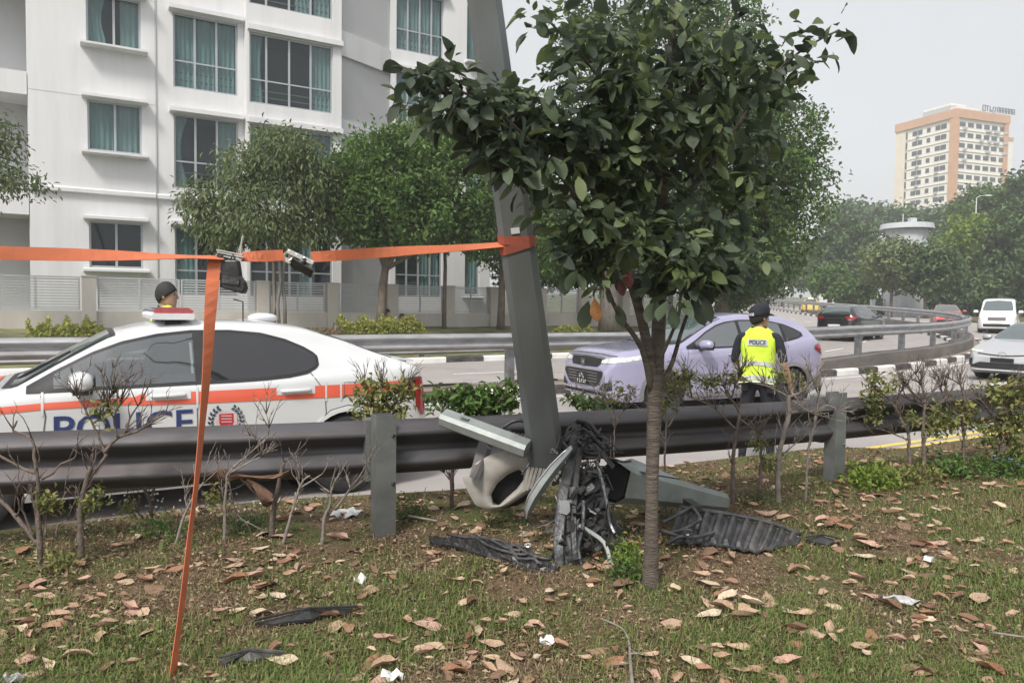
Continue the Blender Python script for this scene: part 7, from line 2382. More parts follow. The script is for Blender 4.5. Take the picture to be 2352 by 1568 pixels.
# ------------------------------------------------------------------ people
skin_m = mat('skin', (0.40, 0.235, 0.165), rough=0.55, var=0.06, scale=20)
navy_m = mat('navy_uniform', (0.012, 0.014, 0.022), rough=0.85, var=0.3, scale=14, bump=0.3, bscale=30)
hair_m = mat('black_hair', (0.012, 0.011, 0.011), rough=0.6, var=0.3, scale=60, bump=0.5, bscale=120)
boot_m = mat('black_boot', (0.012, 0.012, 0.013), rough=0.4)
vest_m = mat('hi_vis_yellow', (0.60, 0.80, 0.055), rough=0.7, var=0.05, scale=6, bump=0.25, bscale=20)
silver_m = mat('reflective_tape', (0.58, 0.60, 0.57), rough=0.35, metal=0.3, var=0.12, scale=25)
eye_m = mat('eye_dark', (0.02, 0.015, 0.012), rough=.2)
lip_m = mat('lips', (0.32, 0.14, 0.115), rough=.5)

def skin_body(joints, edges, mats, region, root, name='body'):
    """joints: name -> (pos, radius (a,b)); region(face centre, nearest edge) -> material index"""
    names = list(joints)
    me = bpy.data.meshes.new(name)
    me.from_pydata([joints[n][0] for n in names], [(names.index(a), names.index(b)) for a, b in edges], [])
    o = bpy.data.objects.new(name, me); COL.objects.link(o)
    sk = o.modifiers.new('skin', 'SKIN'); sk.use_smooth_shade = True; sk.branch_smoothing = .6
    for i, n in enumerate(names):
        r = joints[n][1]
        me.skin_vertices[0].data[i].radius = r if hasattr(r, '__len__') else (r, r)
        me.skin_vertices[0].data[i].use_root = (n == 'pelvis')
    sb = o.modifiers.new('sub', 'SUBSURF'); sb.levels = 2; sb.render_levels = 2
    dg = bpy.context.evaluated_depsgraph_get()
    m2 = bpy.data.meshes.new_from_object(o.evaluated_get(dg))
    bpy.data.objects.remove(o); bpy.data.meshes.remove(me)
    m2.name = name
    m2.materials.clear()
    for m in mats: m2.materials.append(m)
    segs = [(a, b, Vector(joints[a][0]), Vector(joints[b][0])) for a, b in edges]
    for p in m2.polygons:
        c = p.center
        best = min(segs, key=lambda s: (c - (s[2] + (s[3] - s[2]) * max(0, min(1, (c - s[2]).dot(s[3] - s[2]) / max(1e-9, (s[3] - s[2]).length_squared))))).length)
        p.material_index = region(c, best[0], best[1])
    o = bpy.data.objects.new(name, m2); COL.objects.link(o); o.parent = root
    return o

def fingers(J, E, side, wrist, d, out, nrm):
    """palm, four fingers of unequal length, a thumb from the side of the palm"""
    palm = wrist + d * .075
    J[side + 'palm'] = (palm, (.034, .018)); E.append((side + 'wrist', side + 'palm'))
    for k, (off, L) in enumerate(((-.03, .068), (-.010, .078), (.011, .074), (.031, .058))):
        b = palm + out * off + d * .022
        m = b + d * L * .5 + nrm * .006; t = b + d * L * .9 + nrm * .028
        for q, p, r in (('a', b, .0098), ('b', m, .0088), ('c', t, .0072)):
            J[f'{side}f{k}{q}'] = (p, r)
        E += [(side + 'palm', f'{side}f{k}a'), (f'{side}f{k}a', f'{side}f{k}b'), (f'{side}f{k}b', f'{side}f{k}c')]
    b = wrist + d * .035 - out * .034; m = b + d * .032 - out * .018 + nrm * .01; t = m + d * .028 + nrm * .012
    for q, p, r in (('a', b, .012), ('b', m, .010), ('c', t, .008)): J[f'{side}t{q}'] = (p, r)
    E += [(side + 'wrist', side + 'ta'), (side + 'ta', side + 'tb'), (side + 'tb', side + 'tc')]

def head_parts(root, hc, yaw, cap=False, s=1.0, hair=True, pitch=0.0):
    """face, ears, hair or cap on the head centred at hc; faces +y when yaw is 0"""
    h = bpy.data.objects.new('head_features', None); COL.objects.link(h); h.parent = root; h.location = hc; h.rotation_euler = (pitch, 0, yaw)
    def part(mb, n, m): return mb.build(n, m, h, smooth=True)
    # skull and jaw as one smooth shell over the neck stub
    mb = MB(); rings = []
    for z, rx, ry, cy in ((-.125, .030, .034, .045), (-.115, .046, .052, .035), (-.085, .060, .075, .018), (-.04, .069, .090, .006), (.0, .074, .096, 0), (.045, .076, .097, -.004), (.085, .068, .086, -.006), (.11, .048, .06, -.008), (.122, .018, .024, -.008)):
        rings.append([Vector((rx * s * math.cos(a), (cy + ry * math.sin(a)) * s, z * s)) for a in np.linspace(0, 2 * math.pi, 21)[:-1]])
    mb.loft(rings); part(mb, 'face', skin_m)
    mb = MB(); mb.loft([[Vector((x * s, y * s, z * s)) for x, y, z in q] for q in ([(-.008, .092, .012), (.008, .092, .012), (.006, .090, .014), (-.006, .09, .014)], [(-.016, .094, -.030), (.016, .094, -.030), (.012, .118, -.026), (-.012, .118, -.026)], [(-.012, .09, -.038), (.012, .09, -.038), (.008, .10, -.038), (-.008, .10, -.038)])]); part(mb, 'nose', skin_m)
    for sx in (-1, 1):
        mb = MB(); mb.ball((sx * .030 * s, .088 * s, .006 * s), (.011 * s, .007 * s, .006 * s), 8, 5); part(mb, 'eye', eye_m)
        mb = MB(); mb.bar((sx * .018 * s, .094 * s, .024 * s), (sx * .046 * s, .086 * s, .024 * s), .006 * s, .005 * s); part(mb, 'eyebrow', hair_m)
        mb = MB(); mb.ball((sx * .077 * s, -.006 * s, -.008 * s), (.010 * s, .019 * s, .032 * s), 8, 6); part(mb, 'ear', skin_m)
    mb = MB(); mb.ball((0, .090 * s, -.064 * s), (.022 * s, .008 * s, .006 * s), 10, 5); part(mb, 'mouth', lip_m)
    # hair: cap of the skull from the brow to the nape
    mb = MB(); rings = []
    for t in np.linspace(0, 1, 8):
        th = .02 + t * math.pi * .62
        ring = []
        for a in np.linspace(0, 2 * math.pi, 25)[:-1]:
            f = math.sin(a)                     # +1 = front
            tt = th * (1 - .34 * max(0, f)) * (1 + .22 * max(0, -f))
            ring.append(Vector((.088 * s * math.sin(tt) * math.cos(a), (-.008 + .108 * math.sin(tt) * math.sin(a)) * s, (.014 + .130 * math.cos(tt)) * s)))
        rings.append(ring)
    mb.loft(rings); part(mb, 'hair', hair_m)
    if cap:
        mb = MB(); rings = []
        for z, k in ((.02, 1.0), (.045, 1.02), (.08, .99), (.115, .86), (.138, .55), (.146, .15)):
            rings.append([Vector((.092 * k * s * math.cos(a), (-.006 + .114 * k * math.sin(a)) * s, (z + .02 * math.sin(a)) * s)) for a in np.linspace(0, 2 * math.pi, 25)[:-1]])
        mb.loft(rings); c = part(mb, 'cap', navy_m)
        mb = MB(); rings = []
        for k, dz in ((0, 0), (.5, -.004), (1, -.020)):
            rings.append([Vector((.088 * s * math.cos(a) * (1 - .15 * k), (.095 * math.sin(a) + .085 * k * (math.sin(a) ** .7)) * s, (.042 + dz) * s)) for a in np.linspace(.25, math.pi - .25, 13)] + [Vector((.088 * s * math.cos(a) * (1 - .15 * k), (.095 * math.sin(a) + .085 * k * (math.sin(a) ** .7)) * s, (.034 + dz) * s)) for a in np.linspace(math.pi - .25, .25, 13)])
        mb.loft(rings); b = part(mb, 'cap_brim', navy_m)
        vs, fs = text_mesh('POLICE', .036, .001)
        mb = MB(); out = []
        for v in vs:
            a = -math.pi / 2 - (-v.x) / .115
            a = -math.pi / 2 + v.x / .115
            out.append(Vector((.0955 * 1.0 * s * math.cos(a), (-.006 + .1185 * math.sin(a)) * s, (.045 + .02 * math.sin(a) + v.y) * s)))
        mb.add(out, fs); mb.build('cap_lettering', plate_w, h)
    return h

def vest_on(root, rings_def, lettering=True):
    mb = MB(); rings = []
    N = 40
    for z, rx, ry, cx, cy in rings_def:
        rings.append([Vector((cx + rx * (abs(math.cos(a)) ** .8) * (1 if math.cos(a) > 0 else -1) + .004 * math.sin(a * 7 + z * 40), cy + ry * (abs(math.sin(a)) ** .8) * (1 if math.sin(a) > 0 else -1) + .005 * math.sin(a * 5 + z * 23), z + .010 * math.sin(a * 3))) for a in np.linspace(0, 2 * math.pi, N + 1)[:-1]])
    dense = []
    for r0, r1 in zip(rings[:-1], rings[1:]):
        for t in (0, .5): dense.append([a.lerp(b, t) for a, b in zip(r0, r1)])
    dense.append(rings[-1])
    mb.loft(dense, cap=False)
    v = mb.build('hi_vis_vest', vest_m, root, smooth=True)
    bvh = BVHTree.FromPolygons(mb.v, mb.f)
    zs = [r[0] for r in rings_def]
    def ringat(z):
        i = max(0, min(len(zs) - 2, next((k for k in range(len(zs) - 1) if zs[k] <= z <= zs[k + 1]), 0)))
        t = (z - zs[i]) / (zs[i + 1] - zs[i]); a, b = rings_def[i], rings_def[i + 1]
        return [a[k] + (b[k] - a[k]) * t for k in range(5)]
    def band(z0, z1, m, name, off=.006):
        mb = MB(); rr = []
        for z in (z0, (z0 + z1) / 2, z1):
            q = ringat(z)
            rr.append([Vector((q[3] + (q[1] + off) * (abs(math.cos(a)) ** .8) * (1 if math.cos(a) > 0 else -1) + .004 * math.sin(a * 7 + z * 40), q[4] + (q[2] + off) * (abs(math.sin(a)) ** .8) * (1 if math.sin(a) > 0 else -1) + .005 * math.sin(a * 5 + z * 23), z + .010 * math.sin(a * 3))) for a in np.linspace(0, 2 * math.pi, N + 1)[:-1]])
        mb.loft(rr, cap=False); return mb.build(name, m, root, smooth=True)
    return v, bvh, band

def person(label, loc, rz, pose, cap=False, head_yaw=0.0, vest=True, shirt=None, group=None, scale=1.0, cat='person'):
    root = thing('person', label, cat, loc, rz, group)
    root.scale = (scale,) * 3
    V = Vector
    J, E = {}, []
    for n, p, r in pose['joints']: J[n] = (V(p), r)
    E += pose['edges']
    for side in ('R', 'L'):
        w = J[side + 'wrist'][0]; e = J[side + 'elbow'][0]
        d = (w - e).normalized(); out = V((0, 1, 0)) - d * d.y; out.normalize()
        nrm = d.cross(out) * (1 if side == 'R' else -1)
        fingers(J, E, side, w, d, -out, nrm)
    sh = shirt or navy_m
    def region(c, a, b):
        s = {a, b}
        if any(q[1:] in ('wrist', 'palm') or (len(q) > 2 and q[1] in 'ft' and q[0] in 'RL') for q in s): return 1
        if s & {'neck', 'head'} and 'chest' not in s: return 1
        if any(q in ('Rhip', 'Lhip', 'Rknee', 'Lknee', 'Rankle', 'Lankle', 'Rtoe', 'Ltoe') for q in s): return 2
        return 0
    skin_body(J, E, [sh, skin_m, navy_m], region, root)
    hc = J['head'][0]
    head_parts(root, hc + V((0, .0, .0)), head_yaw, cap)
    for side in ('R', 'L'):
        a, t = J[side + 'ankle'][0], J[side + 'toe'][0]
        mb = MB(); f = (t - a); f.z = 0; f.normalize(); x = f.cross(V((0, 0, 1)))
        g = min(a.z, t.z) - .045 if a.z < .3 else a.z - .08
        rr = []
        for u, w_, h in ((-.07, .030, .10), (-.05, .042, .12), (.02, .045, .115), (.08, .048, .075), (.15, .050, .055), (.20, .038, .04)):
            c = a + f * u; c.z = g
            rr.append([c + x * w_ * math.cos(q) + V((0, 0, max(0, h * .5 + h * .5 * math.sin(q)))) for q in np.linspace(0, 2 * math.pi, 15)[:-1]])
        mb.loft(rr); mb.build('boot', boot_m, root, smooth=True)
    return root, J

STAND = dict(joints=[('pelvis', (0, 0, .93), (.135, .105)), ('spine', (0, .01, 1.10), (.125, .095)), ('chest', (.0, .0, 1.30), (.155, .105)), ('neck', (0, .0, 1.455), .052), ('head', (.0, .015, 1.575), (.062, .07)),
                     ('Rshoulder', (.185, -.01, 1.385), .062), ('Relbow', (.255, -.05, 1.115), .044), ('Rwrist', (.315, .04, .885), .029),
                     ('Lshoulder', (-.185, -.01, 1.385), .062), ('Lelbow', (-.245, .0, 1.115), .044), ('Lwrist', (-.16, .20, 1.02), .029),
                     ('Rhip', (.095, 0, .87), .092), ('Rknee', (.125, .04, .49), .062), ('Rankle', (.15, -.02, .10), .042), ('Rtoe', (.17, .12, .055), .035),
                     ('Lhip', (-.095, 0, .87), .092), ('Lknee', (-.115, .03, .49), .062), ('Lankle', (-.135, -.05, .10), .042), ('Ltoe', (-.16, .09, .055), .035)],
             edges=[('pelvis', 'spine'), ('spine', 'chest'), ('chest', 'neck'), ('neck', 'head'), ('chest', 'Rshoulder'), ('Rshoulder', 'Relbow'), ('Relbow', 'Rwrist'), ('chest', 'Lshoulder'), ('Lshoulder', 'Lelbow'), ('Lelbow', 'Lwrist'),
                    ('pelvis', 'Rhip'), ('Rhip', 'Rknee'), ('Rknee', 'Rankle'), ('Rankle', 'Rtoe'), ('pelvis', 'Lhip'), ('Lhip', 'Lknee'), ('Lknee', 'Lankle'), ('Lankle', 'Ltoe')])
SIT = dict(joints=[('pelvis', (0, 0, .13), (.13, .11)), ('spine', (0, -.02, .30), (.12, .10)), ('chest', (.0, .0, .50), (.15, .105)), ('neck', (0, .02, .645), .05), ('head', (.0, .045, .76), (.062, .07)),
                   ('Rshoulder', (.18, .0, .57), .058), ('Relbow', (.23, .10, .34), .042), ('Rwrist', (.14, .28, .36), .028), ('Lshoulder', (-.18, .0, .57), .058), ('Lelbow', (-.23, .10, .34), .042), ('Lwrist', (-.13, .28, .36), .028),
                   ('Rhip', (.10, .03, .12), .09), ('Rknee', (.13, .36, .40), .06), ('Rankle', (.13, .42, .08), .042), ('Rtoe', (.14, .55, .04), .034), ('Lhip', (-.10, .03, .12), .09), ('Lknee', (-.12, .36, .40), .06), ('Lankle', (-.12, .42, .08), .042), ('Ltoe', (-.13, .55, .04), .034)],
           edges=STAND['edges'])

# officer beside the crossover, back to the camera
op = G(1742, 1078, 0.0)
op = P(1735, 1070, 7.75); 
off_, J = person('officer in black cap and yellow POLICE vest seen from behind beside the lilac crossover', (op.x, op.y, 0), math.radians(-24), STAND, cap=True, head_yaw=math.radians(-46))
RD_ = [(.90, .205, .145, -.015, .0), (.98, .190, .140, -.01, .0), (1.08, .178, .132, 0, .0), (1.18, .176, .132, 0, .0), (1.28, .180, .134, 0, 0), (1.36, .172, .125, 0, -.003), (1.415, .140, .105, 0, -.004), (1.445, .105, .088, 0, 0), (1.468, .078, .074, 0, .002)]
v, bv, band = vest_on(off_, RD_)
band(.915, .965, silver_m, 'silver_tape'); band(1.07, 1.115, silver_m, 'silver_tape')
band(.895, .908, mat('pale_hem', (.80, .84, .62), rough=.7), 'vest_hem', .004)
def on_vest(x, z, off=.010):
    h = bv.ray_cast(Vector((x, -1, z)), Vector((0, 1, 0)))
    return (h[0] + Vector((0, -off, 0))) if h[0] is not None else Vector((x, -.15, z))
mb = MB(); rr = []
for z in np.linspace(1.283, 1.347, 5):
    rr.append([on_vest(x, z, .009) for x in np.linspace(-.102, .102, 16)])
mb.loft(rr, closed=False); mb.build('back_panel', silver_m, off_)
vs, fs = text_mesh('POLICE', .060, .0018)
mb = MB(); mb.add([on_vest(v_.x * .84, 1.315 + v_.y, .0125) for v_ in vs], fs); mb.build('vest_lettering', mat('vest_navy_print', (.03, .045, .16), rough=.6), off_)
mb = MB(); rr = []
for a in np.linspace(0, 2 * math.pi, 30): rr.append([Vector((.150 * math.cos(a), .118 * math.sin(a), z)) for z in (.885, .93)] + [Vector((.156 * math.cos(a), .124 * math.sin(a), z)) for z in (.93, .885)])
mb.loft(rr, cap=False); mb.build('belt', boot_m, off_)
mb = MB(); mb.box((.13, -.07, .86), (.06, .05, .13)); mb.build('belt_pouch', boot_m, off_)
mb = MB(); mb.box((-.12, -.08, .865), (.07, .045, .11)); mb.build('belt_pouch', boot_m, off_)

# officer standing beyond the police car, head and shoulder over its roof
q = P(380, 700, 8.3)
o2, J2 = person('officer without cap beyond the police car roof, face turned right', (q.x, q.y, 0), math.radians(-80), STAND, head_yaw=math.radians(-5), scale=1.10)
v2, b2, band2 = vest_on(o2, RD_); band2(1.07, 1.115, silver_m, 'silver_tape'); band2(.915, .965, silver_m, 'silver_tape')

# two people seated on the bank behind the hedge
pink_sh = mat('pale_shirt', (.50, .46, .45), rough=.85); dk_sh = mat('dark_shirt', (.06, .05, .055), rough=.85)
for px, py, sh, lab in ((888, 709, pink_sh, 'person in a pale shirt sitting behind the hedge, left of the seated pair'), (922, 719, dk_sh, 'person in a dark shirt sitting behind the hedge, right of the seated pair')):
    b = bank_at(px, 4.1)
    top = P(px, py, b.y).z
    person(lab, (b.x, b.y, top - .90), math.radians(-120 if px < 900 else -140), SIT, shirt=sh)

# ------------------------------------------------------------------ far street furniture
lamp_p = mat('lamp_column', (.52, .54, .55), rough=.5, metal=.3, var=.05)
def column(px, top, base, d, label, head=True, sign=None, r=.07, name='street_lamp', cat='street lamp'):
    t = P(px, top, d); zb = zroad(d) - .03
    root = thing(name, label, cat, (t.x, t.y, zb))
    mb = MB(); mb.tube([(0, 0, 0), (0, 0, t.z - zb)], [r, r * .6], 8); mb.build('column', lamp_p, root, smooth=True)
    if head:
        mb = MB(); mb.tube([(0, 0, t.z - zb), (.4, 0, t.z - zb + .25), (1.0, 0, t.z - zb + .3)], r * .5, 6); mb.build('arm', lamp_p, root)
        mb = MB(); mb.ball((1.3, 0, t.z - zb + .28), (.45, .16, .09), 10, 6); mb.build('lamp_head', plate_w, root, smooth=True)
    if sign:
        z = P(px, sign, d).z - zb
        mb = MB(); mb.tube([(0, -.10, z), (0, -.13, z)], .42, 20); mb.build('sign_disc', plate_w, root)
        mb = MB(); mb.tube([(0, -.132, z), (0, -.14, z)], .24, 16); mb.build('sign_face', mat('sign_grey', (.35, .37, .4), rough=.5), root)
column(1805, 560, 700, 92, 'tall pale road pole carrying a round sign beyond the bend', head=False, sign=658, name='sign_pole', cat='road sign')
column(1776, 600, 700, 98, 'thin pale road pole left of the round sign', head=False, r=.06, name='road_pole', cat='pole')
column(1790, 650, 700, 96, 'short pale road pole between the taller poles', head=False, r=.06, name='road_pole', cat='pole')
column(1883, 582, 650, 110, 'street lamp with a bright head among the far trees, left', r=.08)
column(2243, 455, 715, 82, 'slender street lamp before the wood at the right', r=.08)
column(1825, 600, 680, 120, 'distant thin lamp column right of the round sign', head=False, r=.06, name='road_pole', cat='pole')
gp_ = P(2040, 690, 72)
gate = thing('entrance_gate', 'pale entrance gate pillars with a dark gate beyond the far lane', 'gate', (gp_.x, 72, zroad(72)))
for x in (-1.5, 1.5, 2.6):
    mb = MB(); mb.box((x, 0, .7), (.35, .35, 1.4)); mb.box((x, 0, 1.44), (.42, .42, .08)); mb.build('gate_pillar', rw_, gate)
for k in range(9):
    mb = MB(); mb.box((-1.1 + k * .27, 0, .8), (.05, .05, 1.5)); mb.build('gate_bar', trim_m, gate)
mb = MB(); mb.box((0, 0, 1.5), (2.4, .06, .06)); mb.build('gate_rail', trim_m, gate)
# ------------------------------------------------------------------ grass, fallen leaves, litter
def verge_z_np(x, y):
    return np.array([verge_z(a, b) for a, b in zip(x, y)])
rg = np.random.default_rng(21)
# grid lookup of the verge height for speed
GX, GY = np.arange(-6, 9.01, .1), np.arange(.8, 9.01, .1)
GZ = np.array([[verge_z(a, b) for a in GX] for b in GY]); GT = np.array([[kerb_dist(a, b) for a in GX] for b in GY])
def bil(T, x, y):
    fx = np.clip((x - GX[0]) / .1, 0, len(GX) - 1.001); fy = np.clip((y - GY[0]) / .1, 0, len(GY) - 1.001)
    i, j = fx.astype(int), fy.astype(int); u, v = fx - i, fy - j
    return T[j, i] * (1 - u) * (1 - v) + T[j, i + 1] * u * (1 - v) + T[j + 1, i] * (1 - u) * v + T[j + 1, i + 1] * u * v
def field(x, y, s=1.0, ph=0):
    return (np.sin(x * 2.1 * s + 1.3 * np.sin(y * 1.7 * s + ph) + ph) * np.cos(y * 2.6 * s - 1.1 * np.sin(x * 1.9 * s) + ph * 2) + .5 * np.sin(x * 5.3 * s + y * 3.1 * s + ph) * np.sin(y * 6.1 * s - x * 2.0 * s))
def scatter(n, fmin, dmin=2.2, dmax=8.5, pw=1.7, keep=None):
    """points on the verge inside the view, denser near the camera"""
    d = dmin + (dmax - dmin) * rg.random(n) ** pw
    x = d * (rg.random(n) * 2.1 - 1.05)
    t = bil(GT, x, d)
    ok = (t > .04)
    if keep is not None: ok &= keep(x, d, t)
    return x[ok], d[ok]

def grass(name, n, h0, h1, w, m, keep, lean=.6, seed=1, lab=None, cat='grass', kind='stuff', tone=(.2, .9), pw=1.7):
    r = np.random.default_rng(seed)
    x, y = scatter(n, 0, keep=keep, pw=pw)
    k = len(x); z = bil(GZ, x, y) - .004
    a = r.random(k) * 2 * math.pi; h = h0 + (h1 - h0) * r.random(k) ** 1.5
    ln = lean * (0.25 + r.random(k)); dx, dy = np.cos(a) * ln, np.sin(a) * ln
    sx, sy = -np.sin(a) * w * (.6 + .8 * r.random(k)), np.cos(a) * w * (.6 + .8 * r.random(k))
    b = np.stack([x, y, z], 1)
    s = np.stack([sx, sy, 0 * sx], 1)
    mid = b + np.stack([dx * h * .4, dy * h * .4, h * .62], 1)
    tip = b + np.stack([dx * h, dy * h, h * (1 - .35 * ln)], 1)
    v = np.stack([b - s, b + s, mid - s * .7, mid + s * .7, tip], 1).reshape(-1, 3)
    i = np.arange(k)[:, None] * 5
    f = np.concatenate([i + np.array([[0, 1, 3]]), i + np.array([[0, 3, 2]]), i + np.array([[2, 3, 4]])], 1).reshape(-1, 3)
    tn = tone[0] + (tone[1] - tone[0]) * r.random(k)
    o = np_mesh(name, v, f, m, None, np.repeat(tn, 3))
    return tag(o, lab, cat, kind=kind)
grass_m = leaf_mat('grass_blade', [(0.055, 0.095, 0.020), (0.105, 0.165, 0.038), (0.17, 0.22, 0.06), (0.26, 0.25, 0.10)], rough=.6, trans=.3)
straw_m = leaf_mat('straw_blade', [(0.10, 0.075, 0.045), (0.22, 0.165, 0.09), (0.36, 0.29, 0.17)], rough=.8, trans=.15)
bare = lambda x, y, t: field(x, y, 1.0) + .35 * field(x, y, 2.7, 2.0)
lush = lambda x, y, t: (bare(x, y, t) + .9 * (rg.random(len(x)) - .5) > .16 + .9 * np.exp(-((x - .35) ** 2 / .9 + (y - 4.0) ** 2 / .35)) + .9 * np.clip((1.9 - t) / 1.2, 0, 1) - .45 * np.clip((3.1 - y) / .6, 0, 1))
grass('grass', 330000, .020, .062, .0021, grass_m, lush, .9, 1, 'short patchy green grass on the verge')
grass('dry_grass', 160000, .012, .045, .0018, straw_m, None, 1.6, 2, 'dry straw coloured grass and thatch between the green patches', tone=(0, 1))
grass('weeds', 9000, .03, .10, .004, grass_m, lambda x, y, t: (field(x, y, 1.7, 3) > .35) & (t < 2.6), .8, 3, 'taller green weeds near the guard rail', tone=(.1, .6))

# thatch: flat brown bits
def bits(name, n, size, m, seed, lab, keep=None):
    r = np.random.default_rng(seed)
    x, y = scatter(n, 0, keep=keep, pw=1.4)
    k = len(x); z = bil(GZ, x, y) + .006 + .012 * r.random(k)
    c = np.stack([x, y, z], 1)
    d = rand_dirs(k, r); d[:, 2] *= .25; d /= np.linalg.norm(d, axis=1, keepdims=True)
    nn = rand_dirs(k, r) * .5 + np.array([0, 0, 1.0])
    L = size * (.4 + 1.1 * r.random(k) ** 2)
    v, f = leaf_tris(c, d, nn, L, L * (.15 + .5 * r.random(k)), fold=.3)
    o = np_mesh(name, v, f, m, None, np.repeat(r.random(k), 2))
    return tag(o, lab, 'leaf litter', kind='stuff')
litter_m = leaf_mat('litter_bits', [(0.07, 0.045, 0.03), (0.17, 0.105, 0.065), (0.30, 0.20, 0.13), (0.46, 0.37, 0.26)], rough=.8, trans=.1)
bits('leaf_litter', 80000, .022, litter_m, 5, 'crumbled brown leaf litter on the soil')
bits('leaf_litter', 45000, .034, litter_m, 6, 'broken brown leaves heaped under the guard rail', keep=lambda x, y, t: (t < 1.9) & (field(x, y, 1.3, 4) > -.5))

# dead leaves: 300 as things of their own, more in one mesh
dead_m = [mat('dead_leaf_' + n, c, rough=.65, var=.22, scale=14, bump=.35, bscale=40, spec=.3) for n, c in (('tan', (.42, .29, .20)), ('pinkish', (.45, .285, .22)), ('brown', (.21, .13, .085)), ('pale', (.56, .45, .33)), ('rusty', (.28, .145, .085)))]
def dead_shape(seed, W, curl, cup, twist):
    r = random.Random(seed)
    sts = [(-.08, .02), (0, .03), (.12, .30), (.3, .46), (.5, .5), (.7, .42), (.87, .22), (1.0, .015)]
    vs, fs = [], []
    for t, w in sts:
        z = curl * (t - .45) ** 2 * 1.4 + r.uniform(-.015, .015)
        for s in (-1, -.5, 0, .5, 1):
            ww = w * W * s
            vs.append((t - .5 + r.uniform(-.05, .05) * abs(s), ww * r.uniform(.72, 1.12) + .05 * math.sin(t * 5 + seed * 2), z + cup * (abs(s) ** 1.6) * w * 1.6 + twist * (t - .5) * s * w + r.uniform(-.02, .02)))
    for i in range(len(sts) - 1):
        for j in range(4):
            a = i * 5 + j
            fs.append((a, a + 5, a + 6, a + 1))
    return vs, fs
dead_shapes = [dead_shape(1, .56, .12, .06, .2), dead_shape(2, .44, .45, .22, -.3), dead_shape(3, .62, -.15, -.10, .4), dead_shape(4, .34, .25, .30, .5), dead_shape(5, .50, -.3, .14, -.4), dead_shape(6, .58, .05, -.12, .15), dead_shape(7, .40, .2, .1, .6)]
dead_me = {}
def dmesh(s, k):
    if (s, k) not in dead_me:
        me = bpy.data.meshes.new('dead_leaf'); me.from_pydata(dead_shapes[s][0], [], dead_shapes[s][1]); me.materials.append(dead_m[k])
        me.polygons.foreach_set('use_smooth', [True] * len(me.polygons)); dead_me[s, k] = me
    return dead_me[s, k]
rd = random.Random(31)
# leaves that can be picked out in the photograph first: (px, py, length px, turn, colour)
spots = [(295, 1402, 62, -30, 1), (148, 1418, 66, 5, 0), (240, 1446, 58, 50, 0), (300, 1410, 50, 20, 1), (645, 1232, 56, 35, 1), (600, 1258, 40, 10, 3), (885, 1468, 56, 5, 1), (985, 1428, 70, 8, 1), (1045, 1334, 46, 20, 0),
         (920, 1345, 40, 0, 2), (1230, 1424, 52, -45, 1), (1150, 1422, 36, 20, 1), (1130, 1472, 60, -15, 0), (975, 1495, 54, 35, 1), (1120, 1530, 52, -30, 0), (1065, 1470, 28, 40, 4), (1425, 1365, 34, 70, 0), (1625, 1340, 60, -40, 3), (1540, 1440, 60, 30, 0),
         (1630, 1420, 64, 15, 3), (1710, 1430, 70, 5, 0), (1760, 1390, 50, -10, 1), (1890, 1358, 36, 60, 0), (1985, 1252, 66, 8, 1), (2010, 1362, 60, 0, 1), (1980, 1275, 60, -25, 3), (2090, 1310, 46, -20, 1), (2130, 1250, 54, 10, 1), (2190, 1290, 40, 60, 0),
         (2060, 1470, 50, 15, 1), (1905, 1454, 50, 60, 0), (1830, 1420, 70, 0, 0), (1690, 1500, 70, 12, 0), (1810, 1530, 64, -10, 1), (2135, 1545, 80, 10, 1), (2250, 1510, 60, 20, 0), (2330, 1410, 40, 0, 1), (1490, 1510, 46, 0, 0), (1440, 1400, 30, 20, 1), (650, 1520, 70, 3, 3),
         (300, 1520, 40, 40, 0), (415, 1530, 40, -20, 3), (75, 1535, 50, 15, 0), (85, 1348, 40, 5, 0), (180, 1330, 54, 8, 1), (545, 1410, 46, 0, 3), (600, 1415, 54, 10, 3), (510, 1420, 40, 30, 1), (960, 1290, 30, 5, 2), (820, 1285, 34, 45, 2), (1340, 1510, 40, 12, 0), (1590, 1530, 54, -15, 3)]
dl_list = []
for px, py, L, turn, col in spots:
    g = G(px, py, .345)
    dl_list.append((g.x, g.y, L / FPX * g.y * 1.05, math.radians(turn), col, rd.uniform(-.25, .25)))
while len(dl_list) < 300:
    d = 2.5 + 4.2 * rd.random() ** 1.25
    x = d * rd.uniform(-.74, .74)
    if kerb_dist(x, d) < .1 or field(x, d, 1.6, 5) + rd.uniform(-.9, .9) < -.1: continue
    dl_list.append((x, d, rd.choice((.06, .08, .095, .11, .13)) * rd.uniform(.85, 1.15), rd.uniform(0, 6.28), rd.choice((0, 0, 0, 1, 1, 2, 2, 3, 4)), rd.uniform(-.35, .35)))
MARKS = [('thin tree trunk', nt_base), ('lamp post foot', Vector((pb.x, pb.y, 0))), ('ribbed undertray', uo), ('crushed black bumper', co), ('hanging orange strap', vo), ('long black plastic shard', G(700, 1412, .35)),
         ('left rail post', P(880, 1225, 4.27)), ('right rail post', P(1915, 1092, 5.72)), ('forked dry stick', G(1444, 1480, .35)), ('crushed plastic wrapper', G(2065, 1374, .35)), ('white carton', G(2132, 1284, .35)), ('white tissue', G(1258, 1470, .35)), ('left shrub', G(95, 1262, .33)), ('short black shard', G(580, 1508, .35))]
def leaf_label(x, y, L, col):
    nm, q = min(MARKS, key=lambda m: (m[1].x - x) ** 2 + (m[1].y - y) ** 2)
    dx, dy = x - q.x, y - q.y
    dist = math.hypot(dx, dy)
    where = ('right of', 'left of')[dx < 0] if abs(dx) > abs(dy) else ('behind', 'in front of')[dy < 0]
    return f"{('small', 'medium sized', 'large')[(L > .075) + (L > .10)]} {('tan', 'pinkish', 'dark brown', 'pale straw', 'rusty')[col]} dry leaf {('close', 'well')[dist > .45]} {where} the {nm}"
